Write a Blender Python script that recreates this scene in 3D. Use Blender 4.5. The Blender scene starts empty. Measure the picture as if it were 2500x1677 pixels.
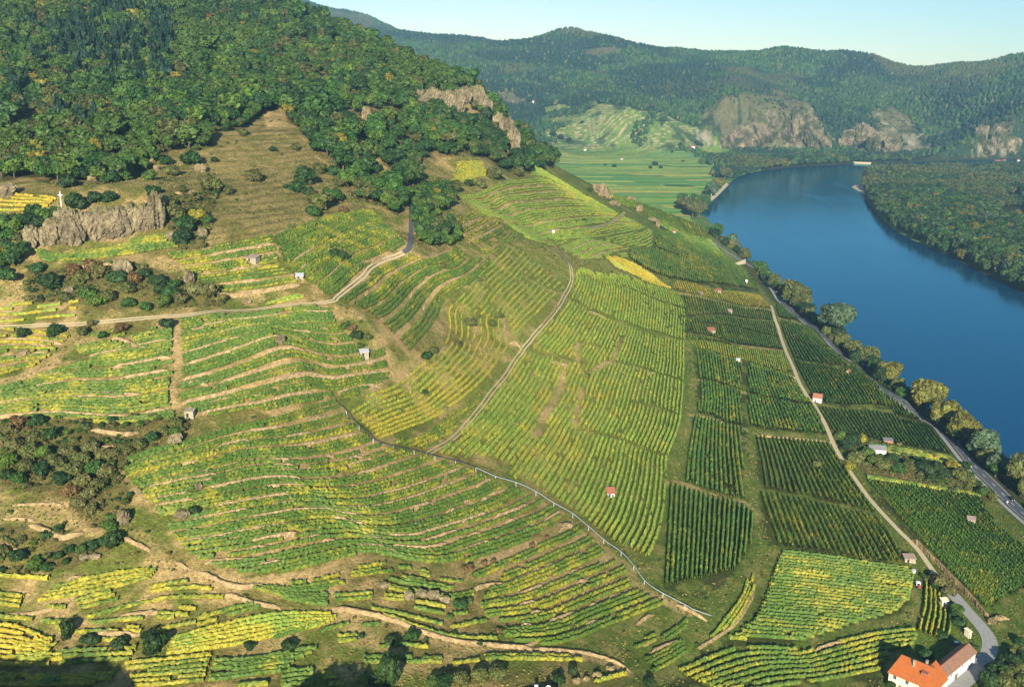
import bpy, math, random
import numpy as np
from mathutils import Vector, Matrix, Euler

# ------------------------------------------------------------------ camera, sky, sun, exposure
SC = bpy.context.scene
COL = SC.collection
FPX, CXP, CYP = 2430.0, 1250.0, 838.5            # focal length and centre in photo pixels
PITCH = math.atan((838.5 - 190.0) / FPX)
CAMZ = 230.0
cam_data = bpy.data.cameras.new("camera")
cam_data.sensor_width = 36.0
cam_data.lens = FPX / 2500.0 * 36.0
cam_data.clip_start = 1.0
cam_data.clip_end = 30000.0
cam = bpy.data.objects.new("camera", cam_data)
COL.objects.link(cam)
cam.location = (0, 0, CAMZ)
cam.rotation_euler = (math.pi / 2 - PITCH, 0, 0)
SC.camera = cam

SUN_DIR = Vector((0.0374, 0.945, -0.335)).normalized()     # direction the light travels
SUN_ELEV = math.asin(-SUN_DIR.z)
world = bpy.data.worlds.new("World")
SC.world = world
world.use_nodes = True
nt = world.node_tree
bg = nt.nodes["Background"]
sky = nt.nodes.new("ShaderNodeTexSky")
sky.sky_type = 'NISHITA'
sky.sun_disc = False
sky.sun_elevation = SUN_ELEV
sky.sun_rotation = math.radians(180.0)
sky.air_density = 1.0
sky.dust_density = 0.0
sky.ozone_density = 3.0
# a clear autumn sky, paler over the left ridge and deeper blue towards the right
tc = nt.nodes.new("ShaderNodeTexCoord"); sx = nt.nodes.new("ShaderNodeSeparateXYZ"); nt.links.new(tc.outputs["Generated"], sx.inputs[0])
mr = nt.nodes.new("ShaderNodeMapRange"); mr.inputs["From Min"].default_value = -0.05; mr.inputs["From Max"].default_value = 0.55
nt.links.new(sx.outputs["X"], mr.inputs["Value"])
tint = nt.nodes.new("ShaderNodeMix"); tint.data_type = 'RGBA'
tint.inputs["A"].default_value = (1.12, 1.06, 1.0, 1); tint.inputs["B"].default_value = (0.74, 0.90, 0.97, 1)
nt.links.new(mr.outputs["Result"], tint.inputs["Factor"])
mul = nt.nodes.new("ShaderNodeMix"); mul.data_type = 'RGBA'; mul.blend_type = 'MULTIPLY'; mul.inputs["Factor"].default_value = 1.0
nt.links.new(sky.outputs[0], mul.inputs["A"]); nt.links.new(tint.outputs["Result"], mul.inputs["B"])
nt.links.new(mul.outputs["Result"], bg.inputs[0])
bg.inputs[1].default_value = 0.068
sun_data = bpy.data.lights.new("sun", 'SUN')
sun_data.energy = 5.0
sun_data.angle = math.radians(0.53)
sun_data.color = (1.0, 0.93, 0.80)
sun = bpy.data.objects.new("sun", sun_data)
COL.objects.link(sun)
sun.rotation_euler = SUN_DIR.to_track_quat('-Z', 'Y').to_euler()
sun.location = (0, -300, 600)
SC.view_settings.view_transform = 'Standard'
SC.view_settings.look = 'None'
SC.view_settings.exposure = 1.25
SC.view_settings.gamma = 1.0
SC.cycles.max_bounces = 5
SC.cycles.diffuse_bounces = 2
SC.cycles.glossy_bounces = 2
SC.cycles.transmission_bounces = 2
SC.cycles.transparent_max_bounces = 4
SC.cycles.volume_bounces = 0

rng = np.random.default_rng(7)
random.seed(7)

# ------------------------------------------------------------------ small numeric helpers
def ray(px, py):
    """Direction (per unit of camera depth) through a photo pixel."""
    xc = (np.asarray(px, float) - CXP) / FPX
    yc = (np.asarray(py, float) - CYP) / FPX
    return xc, math.cos(PITCH) - yc * math.sin(PITCH), -(yc * math.cos(PITCH) + math.sin(PITCH))

def to_px(x, y, z):
    x = np.asarray(x, float); y = np.asarray(y, float); z = np.asarray(z, float) - CAMZ
    f = y * math.cos(PITCH) - z * math.sin(PITCH)
    u = y * math.sin(PITCH) + z * math.cos(PITCH)
    f = np.maximum(f, 1e-3)
    return CXP + FPX * x / f, CYP - FPX * u / f, f

def _hash(ix, iy, seed):
    n = (ix.astype(np.int64) * 374761393 + iy.astype(np.int64) * 668265263 + seed * 974711) & 0xFFFFFFFF
    n = ((n ^ (n >> 13)) * 1274126177) & 0xFFFFFFFF
    return ((n ^ (n >> 16)) & 0xFFFFFF) / float(0xFFFFFF)

def vnoise(x, y, scale, seed=0):
    x = np.asarray(x, float) / scale; y = np.asarray(y, float) / scale
    ix = np.floor(x); iy = np.floor(y); fx = x - ix; fy = y - iy
    fx = fx * fx * (3 - 2 * fx); fy = fy * fy * (3 - 2 * fy)
    a = _hash(ix, iy, seed); b = _hash(ix + 1, iy, seed)
    c = _hash(ix, iy + 1, seed); d = _hash(ix + 1, iy + 1, seed)
    return (a * (1 - fx) + b * fx) * (1 - fy) + (c * (1 - fx) + d * fx) * fy

def fbm(x, y, scale, seed=0, octv=4):
    t = 0.0; a = 0.5; n = 0.0
    for k in range(octv):
        t = t + a * vnoise(x, y, scale / 2 ** k, seed + 17 * k); n += a; a *= 0.55
    return t / n

def inside(px, py, poly):
    """Even-odd test of many points in one polygon."""
    px = np.asarray(px, float); py = np.asarray(py, float)
    poly = np.asarray(poly, float)
    r = np.zeros(px.shape, bool)
    bb = (px >= poly[:, 0].min()) & (px <= poly[:, 0].max()) & (py >= poly[:, 1].min()) & (py <= poly[:, 1].max())
    if not bb.any():
        return r
    qx = px[bb]; qy = py[bb]; rr = np.zeros(qx.shape, bool)
    n = len(poly)
    for i in range(n):
        x1, y1 = poly[i]; x2, y2 = poly[(i + 1) % n]
        if y1 == y2:
            continue
        c = ((y1 > qy) != (y2 > qy)) & (qx < (x2 - x1) * (qy - y1) / (y2 - y1) + x1)
        rr ^= c
    r[bb] = rr
    return r

def seg_dist(px, py, line, closed=False):
    """Distance of many points to a polyline."""
    px = np.asarray(px, float); py = np.asarray(py, float)
    d = np.full(px.shape, 1e9)
    L = np.asarray(line, float)
    n = len(L)
    for i in range(n if closed else n - 1):
        a = L[i]; b = L[(i + 1) % n]; ab = b - a
        t = np.clip(((px - a[0]) * ab[0] + (py - a[1]) * ab[1]) / max(ab @ ab, 1e-9), 0, 1)
        d = np.minimum(d, np.hypot(px - a[0] - t * ab[0], py - a[1] - t * ab[1]))
    return d

def resample(P, n=None, ds=None, smooth=True):
    P = np.asarray(P, float)
    if smooth and len(P) > 2:                     # Catmull-Rom through the points
        Q = np.vstack([2 * P[0] - P[1], P, 2 * P[-1] - P[-2]])
        out = []
        for i in range(1, len(Q) - 2):
            p0, p1, p2, p3 = Q[i - 1], Q[i], Q[i + 1], Q[i + 2]
            for t in np.linspace(0, 1, 8, endpoint=False):
                out.append(0.5 * ((2 * p1) + (-p0 + p2) * t + (2 * p0 - 5 * p1 + 4 * p2 - p3) * t * t + (-p0 + 3 * p1 - 3 * p2 + p3) * t ** 3))
        out.append(P[-1]); P = np.array(out)
    s = np.concatenate([[0], np.cumsum(np.linalg.norm(np.diff(P[:, :2], axis=0), axis=1))])
    if n is None:
        n = max(2, int(s[-1] / ds) + 1)
    t = np.linspace(0, s[-1], n)
    return np.stack([np.interp(t, s, P[:, k]) for k in range(P.shape[1])], 1)

ZOFF = {1: (0, 0), 2: (825, 0), 3: (1650, 0), 4: (0, 400), 5: (825, 400), 6: (1650, 400),
        7: (0, 750), 8: (825, 750), 9: (1650, 750), 10: (0, 1107), 11: (825, 1107), 12: (1650, 1107)}
def Z(k, *pts):
    """Points read off enlargement k of the photograph, as photo pixels."""
    ox, oy = ZOFF[k]
    return [(ox + x / 2.7506, oy + y / 2.7506) for x, y in pts]
def V(*pts):
    return [(x * 1.0693, y * 1.0693) for x, y in pts]

# ------------------------------------------------------------------ terrain heights from surveyed points
class Surface:
    def __init__(self, P, c):
        P = np.asarray(P, float)
        self.xy = P[:, :2]; self.c = c
        n = len(P)
        d = np.hypot(*(self.xy[:, None, :] - self.xy[None]).transpose(2, 0, 1))
        A = np.zeros((n + 3, n + 3))
        A[:n, :n] = np.sqrt(d * d + c * c)
        A[:n, n] = 1; A[:n, n + 1:] = self.xy; A[n:, :n] = A[:n, n:].T
        A[:n, :n] += np.eye(n) * -0.05
        b = np.concatenate([P[:, 2], [0, 0, 0]])
        w = np.linalg.solve(A, b)
        self.w = w[:n]; self.a = w[n:]
    def __call__(self, x, y):
        x = np.asarray(x, float).ravel(); y = np.asarray(y, float).ravel()
        out = np.empty(x.shape)
        for i in range(0, len(x), 20000):
            s = slice(i, i + 20000)
            d2 = (x[s, None] - self.xy[None, :, 0]) ** 2 + (y[s, None] - self.xy[None, :, 1]) ** 2
            out[s] = np.sqrt(d2 + self.c ** 2) @ self.w + self.a[0] + self.a[1] * x[s] + self.a[2] * y[s]
        return out

def pz(px, py, z):                                # a pixel with known height
    dx, dy, dz = ray(px, py); s = (z - CAMZ) / dz
    return (float(dx * s), float(dy * s), z)
def ps(px, py, s):                                # a pixel with known depth
    dx, dy, dz = ray(px, py)
    return (float(dx * s), float(dy * s), float(CAMZ + dz * s))

NEAR = [pz(*p) for p in [
    (0, 1677, 62), (400, 1677, 60), (800, 1677, 56), (1200, 1677, 50), (1500, 1677, 38), (1700, 1677, 25), (1950, 1677, 17), (2200, 1677, 11), (2500, 1677, 9),
    (0, 1500, 70), (400, 1500, 68), (800, 1500, 62), (1200, 1500, 51), (1500, 1500, 37), (1740, 1505, 25.5), (2000, 1500, 17), (2250, 1500, 12), (2500, 1500, 8),
    (0, 1300, 83), (300, 1300, 82), (600, 1300, 78), (1000, 1300, 64), (1300, 1300, 51), (1500, 1350, 39), (1700, 1300, 29), (1900, 1300, 22), (2200, 1300, 14), (2450, 1300, 8),
    (0, 1100, 96), (400, 1100, 95), (800, 1100, 82), (1000, 1110, 72), (1170, 1150, 62), (1300, 1100, 58), (1500, 1100, 43), (1750, 1100, 30), (2000, 1100, 19), (2200, 1100, 13), (2380, 1160, 7),
    (0, 950, 107), (400, 950, 106), (828, 985, 90), (1000, 950, 84), (1200, 950, 73), (1400, 950, 59), (1600, 950, 44), (1800, 950, 31), (2000, 950, 19), (2200, 980, 10), (2290, 1050, 7),
    (0, 790, 121), (400, 770, 123), (600, 740, 123), (820, 735, 123), (700, 850, 114), (900, 800, 112), (1100, 790, 97), (1260, 850, 80), (1500, 790, 63), (1700, 790, 44), (1850, 790, 24), (1960, 800, 12), (2070, 890, 7),
    (0, 650, 141), (300, 650, 141), (600, 650, 137), (850, 650, 133), (1000, 600, 135), (1150, 600, 124), (1250, 650, 110), (1390, 650, 97), (1550, 680, 75), (1700, 650, 52), (1800, 680, 28), (1850, 690, 15), (1890, 730, 8),
    (250, 600, 147), (100, 600, 148), (150, 480, 169), (400, 480, 168), (550, 500, 161), (800, 520, 152), (1000, 480, 152), (1150, 500, 137), (1250, 500, 130), (1400, 500, 112), (1550, 530, 90), (1650, 570, 66),
    (1300, 560, 112), (1450, 600, 95), (1600, 620, 72), (1770, 620, 34),
    (0, 440, 173), (300, 420, 175), (500, 430, 172), (700, 430, 169), (900, 430, 164), (1100, 430, 152), (1250, 430, 143), (1370, 430, 131),
    (0, 350, 188), (300, 350, 189), (650, 350, 186), (900, 350, 182), (1100, 350, 175), (1250, 350, 165)]]
NEAR += [ps(*p) for p in [
    (0, 250, 780), (300, 250, 770), (600, 280, 760), (800, 250, 845), (1000, 250, 955), (1150, 250, 1055),
    (0, 150, 900), (350, 150, 930), (700, 150, 1000), (950, 150, 1100),
    (0, 50, 1000), (400, 50, 1080), (700, 60, 1150), (0, -60, 1090), (350, -40, 1180), (0, -150, 1220), (400, -120, 1270)]]
RIDGE = [(560, -30, 1250), (700, 20, 1245), (800, 57, 1230), (900, 110, 1215), (1050, 172, 1170), (1160, 217, 1140), (1230, 302, 1110), (1300, 372, 1090), (1370, 415, 1080),
         (1430, 445, 1085), (1500, 480, 1095), (1560, 502, 1110), (1620, 521, 1135), (1700, 549, 1180), (1760, 592, 1205), (1800, 622, 1210)]
for (a, b, s) in RIDGE:
    x, y, z = ps(a, b, s); NEAR.append((x, y, z))
    zz = (z - CAMZ) / s
    for ds_, drop in ((130, 16), (330, 70), (620, 150)):
        z2 = max(6.0, CAMZ + zz * (s + ds_) - drop)
        NEAR.append((x * (s + ds_) / s, y * (s + ds_) / s, z2))
for yy in (200, 350, 500, 650, 800, 950, 1100, 1250, 1400):
    NEAR += [(281, yy, 4.0)]
    NEAR += [(340, yy, 3.0)]
for yy in (1500, 1700):
    NEAR += [(240, yy, 8), (100, yy, 9), (340, yy, 4)]
NEAR += [(-700, 600, 235), (-700, 900, 320), (-700, 1200, 420), (-500, 300, 120), (-500, 500, 190), (-330, 200, 75), (-150, 160, 66), (0, 180, 50), (120, 180, 28), (200, 180, 15),
         (-300, 70, 126), (-180, 95, 117), (-60, 95, 108), (-110, 40, 120), (60, 80, 48), (200, 60, 16), (-300, -150, 130), (0, -150, 110), (150, -150, 50)]
surf_near = Surface(NEAR, 8.0)

FAR = [ps(*p) for p in [
    (1500, 300, 3100), (1330, 300, 3150), (1330, 256, 3400), (1600, 272, 3200), (1700, 350, 3080), (1230, 240, 3500), (1150, 215, 3650), (1240, 170, 3900), (1440, 205, 3650),
    (1390, 92, 4400), (1300, 112, 4500), (1180, 117, 4800), (1050, 102, 5300), (900, 52, 5600), (700, 12, 5800), (550, -20, 5900),
    (1550, 112, 4300), (1650, 128, 4320), (1800, 134, 4300), (1900, 128, 4300), (2000, 140, 4250), (2100, 152, 4200), (2180, 178, 4350), (2280, 196, 4650), (2350, 182, 4250), (2430, 165, 3950), (2500, 155, 3800), (2620, 145, 3650),
    (1800, 218, 3400), (1730, 250, 3320), (1880, 255, 3280), (1990, 325, 3130), (2025, 355, 3090), (1800, 350, 3120), (1700, 300, 3200), (1900, 345, 3140),
    (1550, 200, 3700), (1650, 190, 3700), (1950, 240, 3600), (2050, 205, 3900), (1850, 180, 3900), (2080, 300, 3220), (2200, 288, 3320), (2150, 235, 3600), (2260, 335, 3200), (2310, 335, 3350),
    (2400, 350, 2900), (2425, 308, 2980), (2500, 300, 2900), (2350, 265, 3400), (2450, 222, 3400), (2500, 240, 3200), (2600, 240, 3100), (2200, 215, 4000)]]
FAR += [pz(*p) for p in [(1500, 420, 9), (1600, 400, 9), (1450, 372, 13), (1400, 400, 10), (1690, 376, 11), (1560, 372, 14), (1900, 368, 8), (1800, 368, 9), (2040, 370, 7), (2100, 372, 8), (2260, 372, 8), (2190, 372, 8), (2500, 382, 12), (2400, 378, 9), (1680, 500, 7), (2300, 380, 7)]]
for (a, b, s) in [(1390, 92, 4400), (1180, 117, 4800), (1050, 102, 5300), (900, 52, 5600), (700, 12, 5800), (1550, 112, 4300), (1800, 134, 4300), (2000, 140, 4250), (2100, 152, 4200), (2280, 196, 4650), (2430, 165, 3950), (2620, 145, 3650)]:
    x, y, z = ps(a, b, s)
    FAR.append((x * 1.12, y * 1.12, z - 45)); FAR.append((x * 1.3, y * 1.3, z - 140))
for X in (400, 700, 1000, 1400, 2000, 2600):
    for Y in (300, 900, 1500, 2100):
        FAR.append((X, Y, 4.0))
FAR += [(1500, 2600, 4), (2100, 2600, 6), (0, 1600, 9), (100, 2100, 9), (-600, 1700, 30), (-600, 2400, 60), (-900, 3200, 160), (-200, 3000, 90), (-1400, 4500, 420), (-1500, 3200, 300), (-1500, 2200, 250),
        (-1500, 1000, 300), (-1000, 300, 200), (-800, -200, 190), (-200, -300, 120), (200, -300, 30), (300, 1200, 3), (0, 1200, 5), (-100, 1400, 8), (0, 800, 4), (0, 300, 2), (3200, 2600, 40), (3200, 1200, 30), (3300, 3600, 300)]
surf_far = Surface(FAR, 70.0)

# river outline
def w0(pts):
    return [pz(a, b, 0.0)[:2] for a, b in pts]
BANK_L = [(292, -400), (292, 200), (292, 560), (290, 820), (298, 1080), (309, 1380)] + w0([(1712, 520), (1738, 490), (1764, 462), (1800, 431), (1850, 418), (1960, 406), (2110, 399)]) + [(1500, 2950), (3300, 3150)]
BANK_R = [(3300, 2880), (1700, 2680), (1150, 2560)] + w0([(2112, 424), (2106, 455), (2113, 485), (2138, 520), (2180, 560), (2240, 592), (2350, 642), (2500, 718)]) + [(566, 900), (560, 500), (556, 100), (556, -400)]
RIVER = np.array(BANK_L + BANK_R)

def raw_height(x, y, near=True):
    x = np.asarray(x, float); y = np.asarray(y, float); sh = x.shape
    x = x.ravel(); y = y.ravel()
    zf = surf_far(x, y)
    hill = np.clip((y - 2300) / 900.0, 0, 1) * np.clip((zf - 12) / 60.0, 0, 1)
    rd = np.abs(fbm(x, y, 520, 3, 4) - 0.5) * 2
    zf = zf + hill * ((fbm(x, y, 420, 11, 4) - 0.5) * 76 - rd * 60 + 20)
    zf = np.maximum(zf, 3.2 + 1.5 * fbm(x, y, 200, 5, 3))
    if near:
        zn = surf_near(x, y)
        zn = zn + (fbm(x, y, 40, 21, 3) - 0.5) * np.clip((zn - 40) / 60, 0.0, 1.0) * 2.6
        wood = np.clip((zn - 150) / 60, 0, 1)
        zn = zn + (fbm(x, y, 90, 31, 4) - 0.5) * 7 * wood
        k = np.clip((1750 - y) / 250.0, 0, 1) * np.clip((560 - x) / 200, 0, 1)
        z = np.maximum(zf, zn * k + zf * (1 - k))
        z = np.where((y < 1450) & (x < 330), np.maximum(zn, 3.0), z)
        xr = np.interp(y, [560, 640, 690, 760, 850, 900, 950], [258, 262, 268, 274, 275, 272, 268])     # the plots end in a wall above the road
        ww = np.clip((y - 600) / 50, 0, 1) * np.clip((900 - y) / 50, 0, 1); t = np.clip((x - xr + 48) / 34, 0, 1)
        z = z + np.where(x < xr - 5.2, 5.0 * t * t * (3 - 2 * t) * ww, 0.0)
    else:
        z = zf
    d = seg_dist(x, y, RIVER, True)
    inn = inside(x, y, RIVER)
    z = np.where(inn, np.maximum(-5.0, -0.35 * d), np.minimum(z, 0.4 + 0.45 * d + 4.0 * np.maximum(d - 14, 0)))
    return z.reshape(sh)

class Grid:
    def __init__(self, x0, x1, y0, y1, step, near):
        self.x0, self.y0, self.h = x0, y0, step
        self.nx = int((x1 - x0) / step) + 1; self.ny = int((y1 - y0) / step) + 1
        self.x1 = x0 + (self.nx - 1) * step; self.y1 = y0 + (self.ny - 1) * step
        gx, gy = np.meshgrid(x0 + step * np.arange(self.nx), y0 + step * np.arange(self.ny))
        self.gx, self.gy = gx, gy
        self.z = raw_height(gx, gy, near)
    def has(self, x, y):
        return (x >= self.x0) & (x <= self.x1) & (y >= self.y0) & (y <= self.y1)
    def __call__(self, x, y):
        u = np.clip((x - self.x0) / self.h, 0, self.nx - 1.001); v = np.clip((y - self.y0) / self.h, 0, self.ny - 1.001)
        i = u.astype(int); j = v.astype(int); fu = u - i; fv = v - j
        z = self.z
        return (z[j, i] * (1 - fu) + z[j, i + 1] * fu) * (1 - fv) + (z[j + 1, i] * (1 - fu) + z[j + 1, i + 1] * fu) * fv

GN = Grid(-720, 330, 120, 1480, 2.0, True)
GF = Grid(-1900, 3300, -420, 7000, 16.0, True)

def H(x, y):
    x = np.asarray(x, float); y = np.asarray(y, float)
    return np.where(GN.has(x, y), GN(x, y), GF(x, y))

_sN = np.arange(150, 1500, 2.0)
_sF = np.arange(1500, 6600, 8.0)
_sA = np.concatenate([_sN, _sF])
def hit(px, py, far=False, near=False):
    """Ground point seen through each photo pixel (first hit of the ray with the terrain)."""
    px = np.atleast_1d(np.asarray(px, float)); py = np.atleast_1d(np.asarray(py, float))
    S = _sF if far else (_sN if near else _sA)
    out = np.zeros((len(px), 3))
    dx, dy, dz = ray(px, py)
    for i in range(len(px)):
        x = dx[i] * S; y = dy[i] * S; z = CAMZ + dz[i] * S
        c = z - H(x, y)
        b = np.nonzero(c < 0)[0]
        if len(b) and b[0] > 0:
            k = b[0]; t = c[k - 1] / (c[k - 1] - c[k]); s = S[k - 1] + t * (S[k] - S[k - 1])
        elif len(b):
            s = S[0]
        else:
            s = S[int(np.argmin(c))] if near or far else S[int(np.argmin(c / S))]
        out[i] = (dx[i] * s, dy[i] * s, CAMZ + dz[i] * s)
    return out
def at(px, py, **k):
    p = hit([px], [py], **k)[0]
    return Vector((p[0], p[1], float(H(p[0], p[1]))))
def gxy(pts, **k):
    pts = np.asarray(pts, float)
    return hit(pts[:, 0], pts[:, 1], **k)[:, :2]
# ------------------------------------------------------------------ materials
def lin(r, g, b, k=1.0):
    f = lambda c: ((c / 255.0) / 12.92 if c / 255.0 <= 0.04045 else ((c / 255.0 + 0.055) / 1.055) ** 2.4)
    return (f(r) * k, f(g) * k, f(b) * k)

def new_mat(name):
    m = bpy.data.materials.new(name); m.use_nodes = True
    p = m.node_tree.nodes["Principled BSDF"]
    return m, m.node_tree, p

def _coord(t, kind):
    if kind == 'world':
        return t.nodes.new("ShaderNodeNewGeometry").outputs["Position"]
    return t.nodes.new("ShaderNodeTexCoord").outputs["Object"]

def _noise(t, vec, scale, detail=3.0, rough=0.6):
    n = t.nodes.new("ShaderNodeTexNoise"); n.inputs["Scale"].default_value = scale
    n.inputs["Detail"].default_value = detail; n.inputs["Roughness"].default_value = rough
    t.links.new(vec, n.inputs["Vector"]); return n.outputs["Fac"]

def _ramp(t, fac, lo, hi, a, b):
    r = t.nodes.new("ShaderNodeMapRange"); r.clamp = True
    r.inputs["From Min"].default_value = lo; r.inputs["From Max"].default_value = hi
    r.inputs["To Min"].default_value = a; r.inputs["To Max"].default_value = b
    t.links.new(fac, r.inputs["Value"]); return r.outputs["Result"]

def _scale(t, col, fac):
    m = t.nodes.new("ShaderNodeMix"); m.data_type = 'RGBA'; m.blend_type = 'MULTIPLY'
    m.inputs["Factor"].default_value = 1.0
    t.links.new(col, m.inputs["A"]); t.links.new(fac, m.inputs["B"]); return m.outputs["Result"]

def _bump(t, p, fac, strength, dist):
    b = t.nodes.new("ShaderNodeBump"); b.inputs["Strength"].default_value = strength; b.inputs["Distance"].default_value = dist
    t.links.new(fac, b.inputs["Height"]); t.links.new(b.outputs[0], p.inputs["Normal"])

def attr_mat(name, rough=0.85, spec=0.2, layers=((0.5, 0.7, 1.3),), bump=None, obj_col=False, coord='world'):
    """Surface colour from the mesh's own 'col' attribute, varied by noise of several scales."""
    m, t, p = new_mat(name)
    a = t.nodes.new("ShaderNodeAttribute"); a.attribute_name = "col"
    c = a.outputs["Color"]
    v = _coord(t, coord)
    for sc, lo, hi in layers:
        c = _scale(t, c, _ramp(t, _noise(t, v, sc), 0.3, 0.7, lo, hi))
    if obj_col:
        oi = t.nodes.new("ShaderNodeObjectInfo"); c = _scale(t, c, oi.outputs["Color"])
    t.links.new(c, p.inputs["Base Color"])
    p.inputs["Roughness"].default_value = rough
    p.inputs["Specular IOR Level"].default_value = spec
    if bump:
        _bump(t, p, _noise(t, v, bump[0], 4.0), bump[1], bump[2])
    return m

def plain_mat(name, col, rough=0.8, spec=0.3, scale=1.5, lo=0.8, hi=1.2, metal=0.0, bump=None, coord='world', col2=None):
    m, t, p = new_mat(name)
    v = _coord(t, coord)
    rgb = t.nodes.new("ShaderNodeRGB"); rgb.outputs[0].default_value = (*col, 1)
    c = rgb.outputs[0]
    if col2:
        mx = t.nodes.new("ShaderNodeMix"); mx.data_type = 'RGBA'
        t.links.new(c, mx.inputs["A"]); mx.inputs["B"].default_value = (*col2, 1)
        t.links.new(_ramp(t, _noise(t, v, scale * 0.37), 0.42, 0.62, 0, 1), mx.inputs["Factor"]); c = mx.outputs["Result"]
    c = _scale(t, c, _ramp(t, _noise(t, v, scale), 0.3, 0.7, lo, hi))
    t.links.new(c, p.inputs["Base Color"])
    p.inputs["Roughness"].default_value = rough; p.inputs["Specular IOR Level"].default_value = spec
    p.inputs["Metallic"].default_value = metal
    if bump:
        _bump(t, p, _noise(t, v, bump[0], 4.0), bump[1], bump[2])
    return m

M = {}
M['ground'] = attr_mat("ground", 0.95, 0.1, ((0.75, 0.62, 1.38), (0.22, 0.82, 1.18), (2.2, 0.72, 1.28)), (1.4, 0.8, 0.6))
M['far_ground'] = attr_mat("far_ground", 0.95, 0.1, ((0.12, 0.75, 1.25), (0.03, 0.85, 1.15)), (0.10, 0.5, 5.0))
M['leaf'] = attr_mat("leaf", 0.6, 0.25, ((1.1, 0.8, 1.2),), None, True, 'object')
M['vine'] = attr_mat("vine_leaf", 0.6, 0.25, ((1.6, 0.72, 1.28), (0.35, 0.85, 1.15)))
M['bark'] = plain_mat("bark", (0.10, 0.085, 0.065), 0.9, 0.1, 2.0, 0.7, 1.3, coord='object')
M['pale_bark'] = plain_mat("pale_bark", (0.42, 0.40, 0.34), 0.9, 0.1, 1.0, 0.7, 1.2, coord='object')
M['rock'] = attr_mat("rock", 0.9, 0.15, ((0.35, 0.65, 1.35), (1.5, 0.7, 1.25), (0.08, 0.8, 1.2)), (0.8, 0.9, 1.2))
M['dry_wall'] = attr_mat("dry_stone", 0.92, 0.1, ((2.2, 0.6, 1.35), (0.5, 0.8, 1.2)), (2.5, 0.9, 0.35))
M['asphalt'] = plain_mat("asphalt", (0.075, 0.078, 0.085), 0.85, 0.2, 1.2, 0.85, 1.15)
M['concrete'] = plain_mat("concrete_paving", (0.27, 0.255, 0.23), 0.85, 0.2, 0.8, 0.85, 1.15)
M['gravel'] = plain_mat("pale_gravel", (0.47, 0.37, 0.22), 0.95, 0.1, 1.5, 0.75, 1.2)
M['paint'] = plain_mat("white_paint", (0.75, 0.75, 0.72), 0.6, 0.3, 3.0, 0.9, 1.05)

def tag(o, label=None, cat=None, group=None, kind=None):
    if label: o['label'] = label
    if cat: o['category'] = cat
    if group: o['group'] = group
    if kind: o['kind'] = kind
    return o

def mesh_np(name, Vt, faces, mat, col=None, smooth=False, parent=None, link=True, mats=None, midx=None):
    """Link one mesh object from arrays; faces is a list of (n, k) index arrays."""
    me = bpy.data.meshes.new(name)
    Vt = np.ascontiguousarray(Vt, np.float32)
    me.vertices.add(len(Vt)); me.vertices.foreach_set("co", Vt.ravel())
    faces = [np.asarray(f, np.int32) for f in faces if len(f)]
    idx = np.concatenate([f.ravel() for f in faces]); tot = np.concatenate([np.full(len(f), f.shape[1], np.int32) for f in faces])
    st = np.concatenate([[0], np.cumsum(tot)[:-1]]).astype(np.int32)
    me.loops.add(len(idx)); me.loops.foreach_set("vertex_index", idx.astype(np.int32))
    me.polygons.add(len(tot)); me.polygons.foreach_set("loop_start", st)
    try:
        me.polygons.foreach_set("loop_total", tot)
    except Exception:
        pass
    me.polygons.foreach_set("use_smooth", np.full(len(tot), smooth, bool))
    for m in (mats or [mat]):
        me.materials.append(m)
    if midx is not None:
        me.polygons.foreach_set("material_index", np.asarray(midx, np.int32))
    me.update(calc_edges=True)
    if col is not None:
        c = np.ones((len(Vt), 4), np.float32); c[:, :3] = col
        a = me.attributes.new("col", 'FLOAT_COLOR', 'POINT'); a.data.foreach_set("color", c.ravel())
    me.validate()
    o = bpy.data.objects.new(name, me)
    if link: COL.objects.link(o)
    if parent is not None: o.parent = parent
    return o

def grid_faces(nx, ny):
    i = np.arange(nx * ny).reshape(ny, nx)
    return np.stack([i[:-1, :-1], i[:-1, 1:], i[1:, 1:], i[1:, :-1]], -1).reshape(-1, 4)

# ------------------------------------------------------------------ roads and lanes (photo traces laid on the ground)
ROADS = {
    'lane_asphalt': (Z(5, (485, 150), (492, 330), (490, 480), (478, 560), (440, 598)), 2.8),
    'lane_gravel': (Z(5, (440, 598), (300, 650), (215, 700), (165, 760), (0, 892)) + Z(4, (2225, 925), (2000, 946), (1600, 985), (1200, 1022), (800, 1052), (500, 1078), (0, 1098), (-150, 1103)), 3.4),
    'spur_track': (Z(5, (1425, 520), (1480, 585), (1540, 650), (1568, 720), (1565, 800), (1530, 870), (1480, 960), (1400, 1060), (1320, 1150), (1240, 1250)), 3.4),
    'slope_track': (Z(8, (1240, 290), (1180, 370), (1110, 480), (1040, 560), (960, 670), (850, 800), (740, 905), (600, 985)), 2.4),
    'river_path': (Z(6, (640, 950), (665, 1040), (690, 1110), (740, 1260), (790, 1370), (825, 1460), (880, 1555)) + Z(9, (925, 650), (1000, 780), (1060, 920), (1120, 1030), (1170, 1105), (1230, 1190), (1300, 1285)) + Z(12, (1400, 415), (1500, 520), (1620, 640), (1700, 750), (1770, 850)), 2.7),
    'farm_lane': (Z(12, (1770, 850), (1860, 945), (1960, 1060), (2050, 1160), (2105, 1250), (2100, 1340), (2020, 1450), (1900, 1560), (1750, 1680)), 6.0),
    'bowl_track': (Z(5, (1930, 325), (1860, 380), (1780, 415), (1680, 440)), 3.0),
}
MAIN_ROAD = np.array(gxy(Z(6, (250, 515)), near=True).tolist() + gxy(Z(6, (505, 680), (600, 780), (700, 895))).tolist() + [(275, 850), (274, 760), (268, 690)] + gxy(Z(9, (1740, 790), (1850, 900), (2000, 1060), (2140, 1200), (2330, 1385))).tolist())
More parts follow.
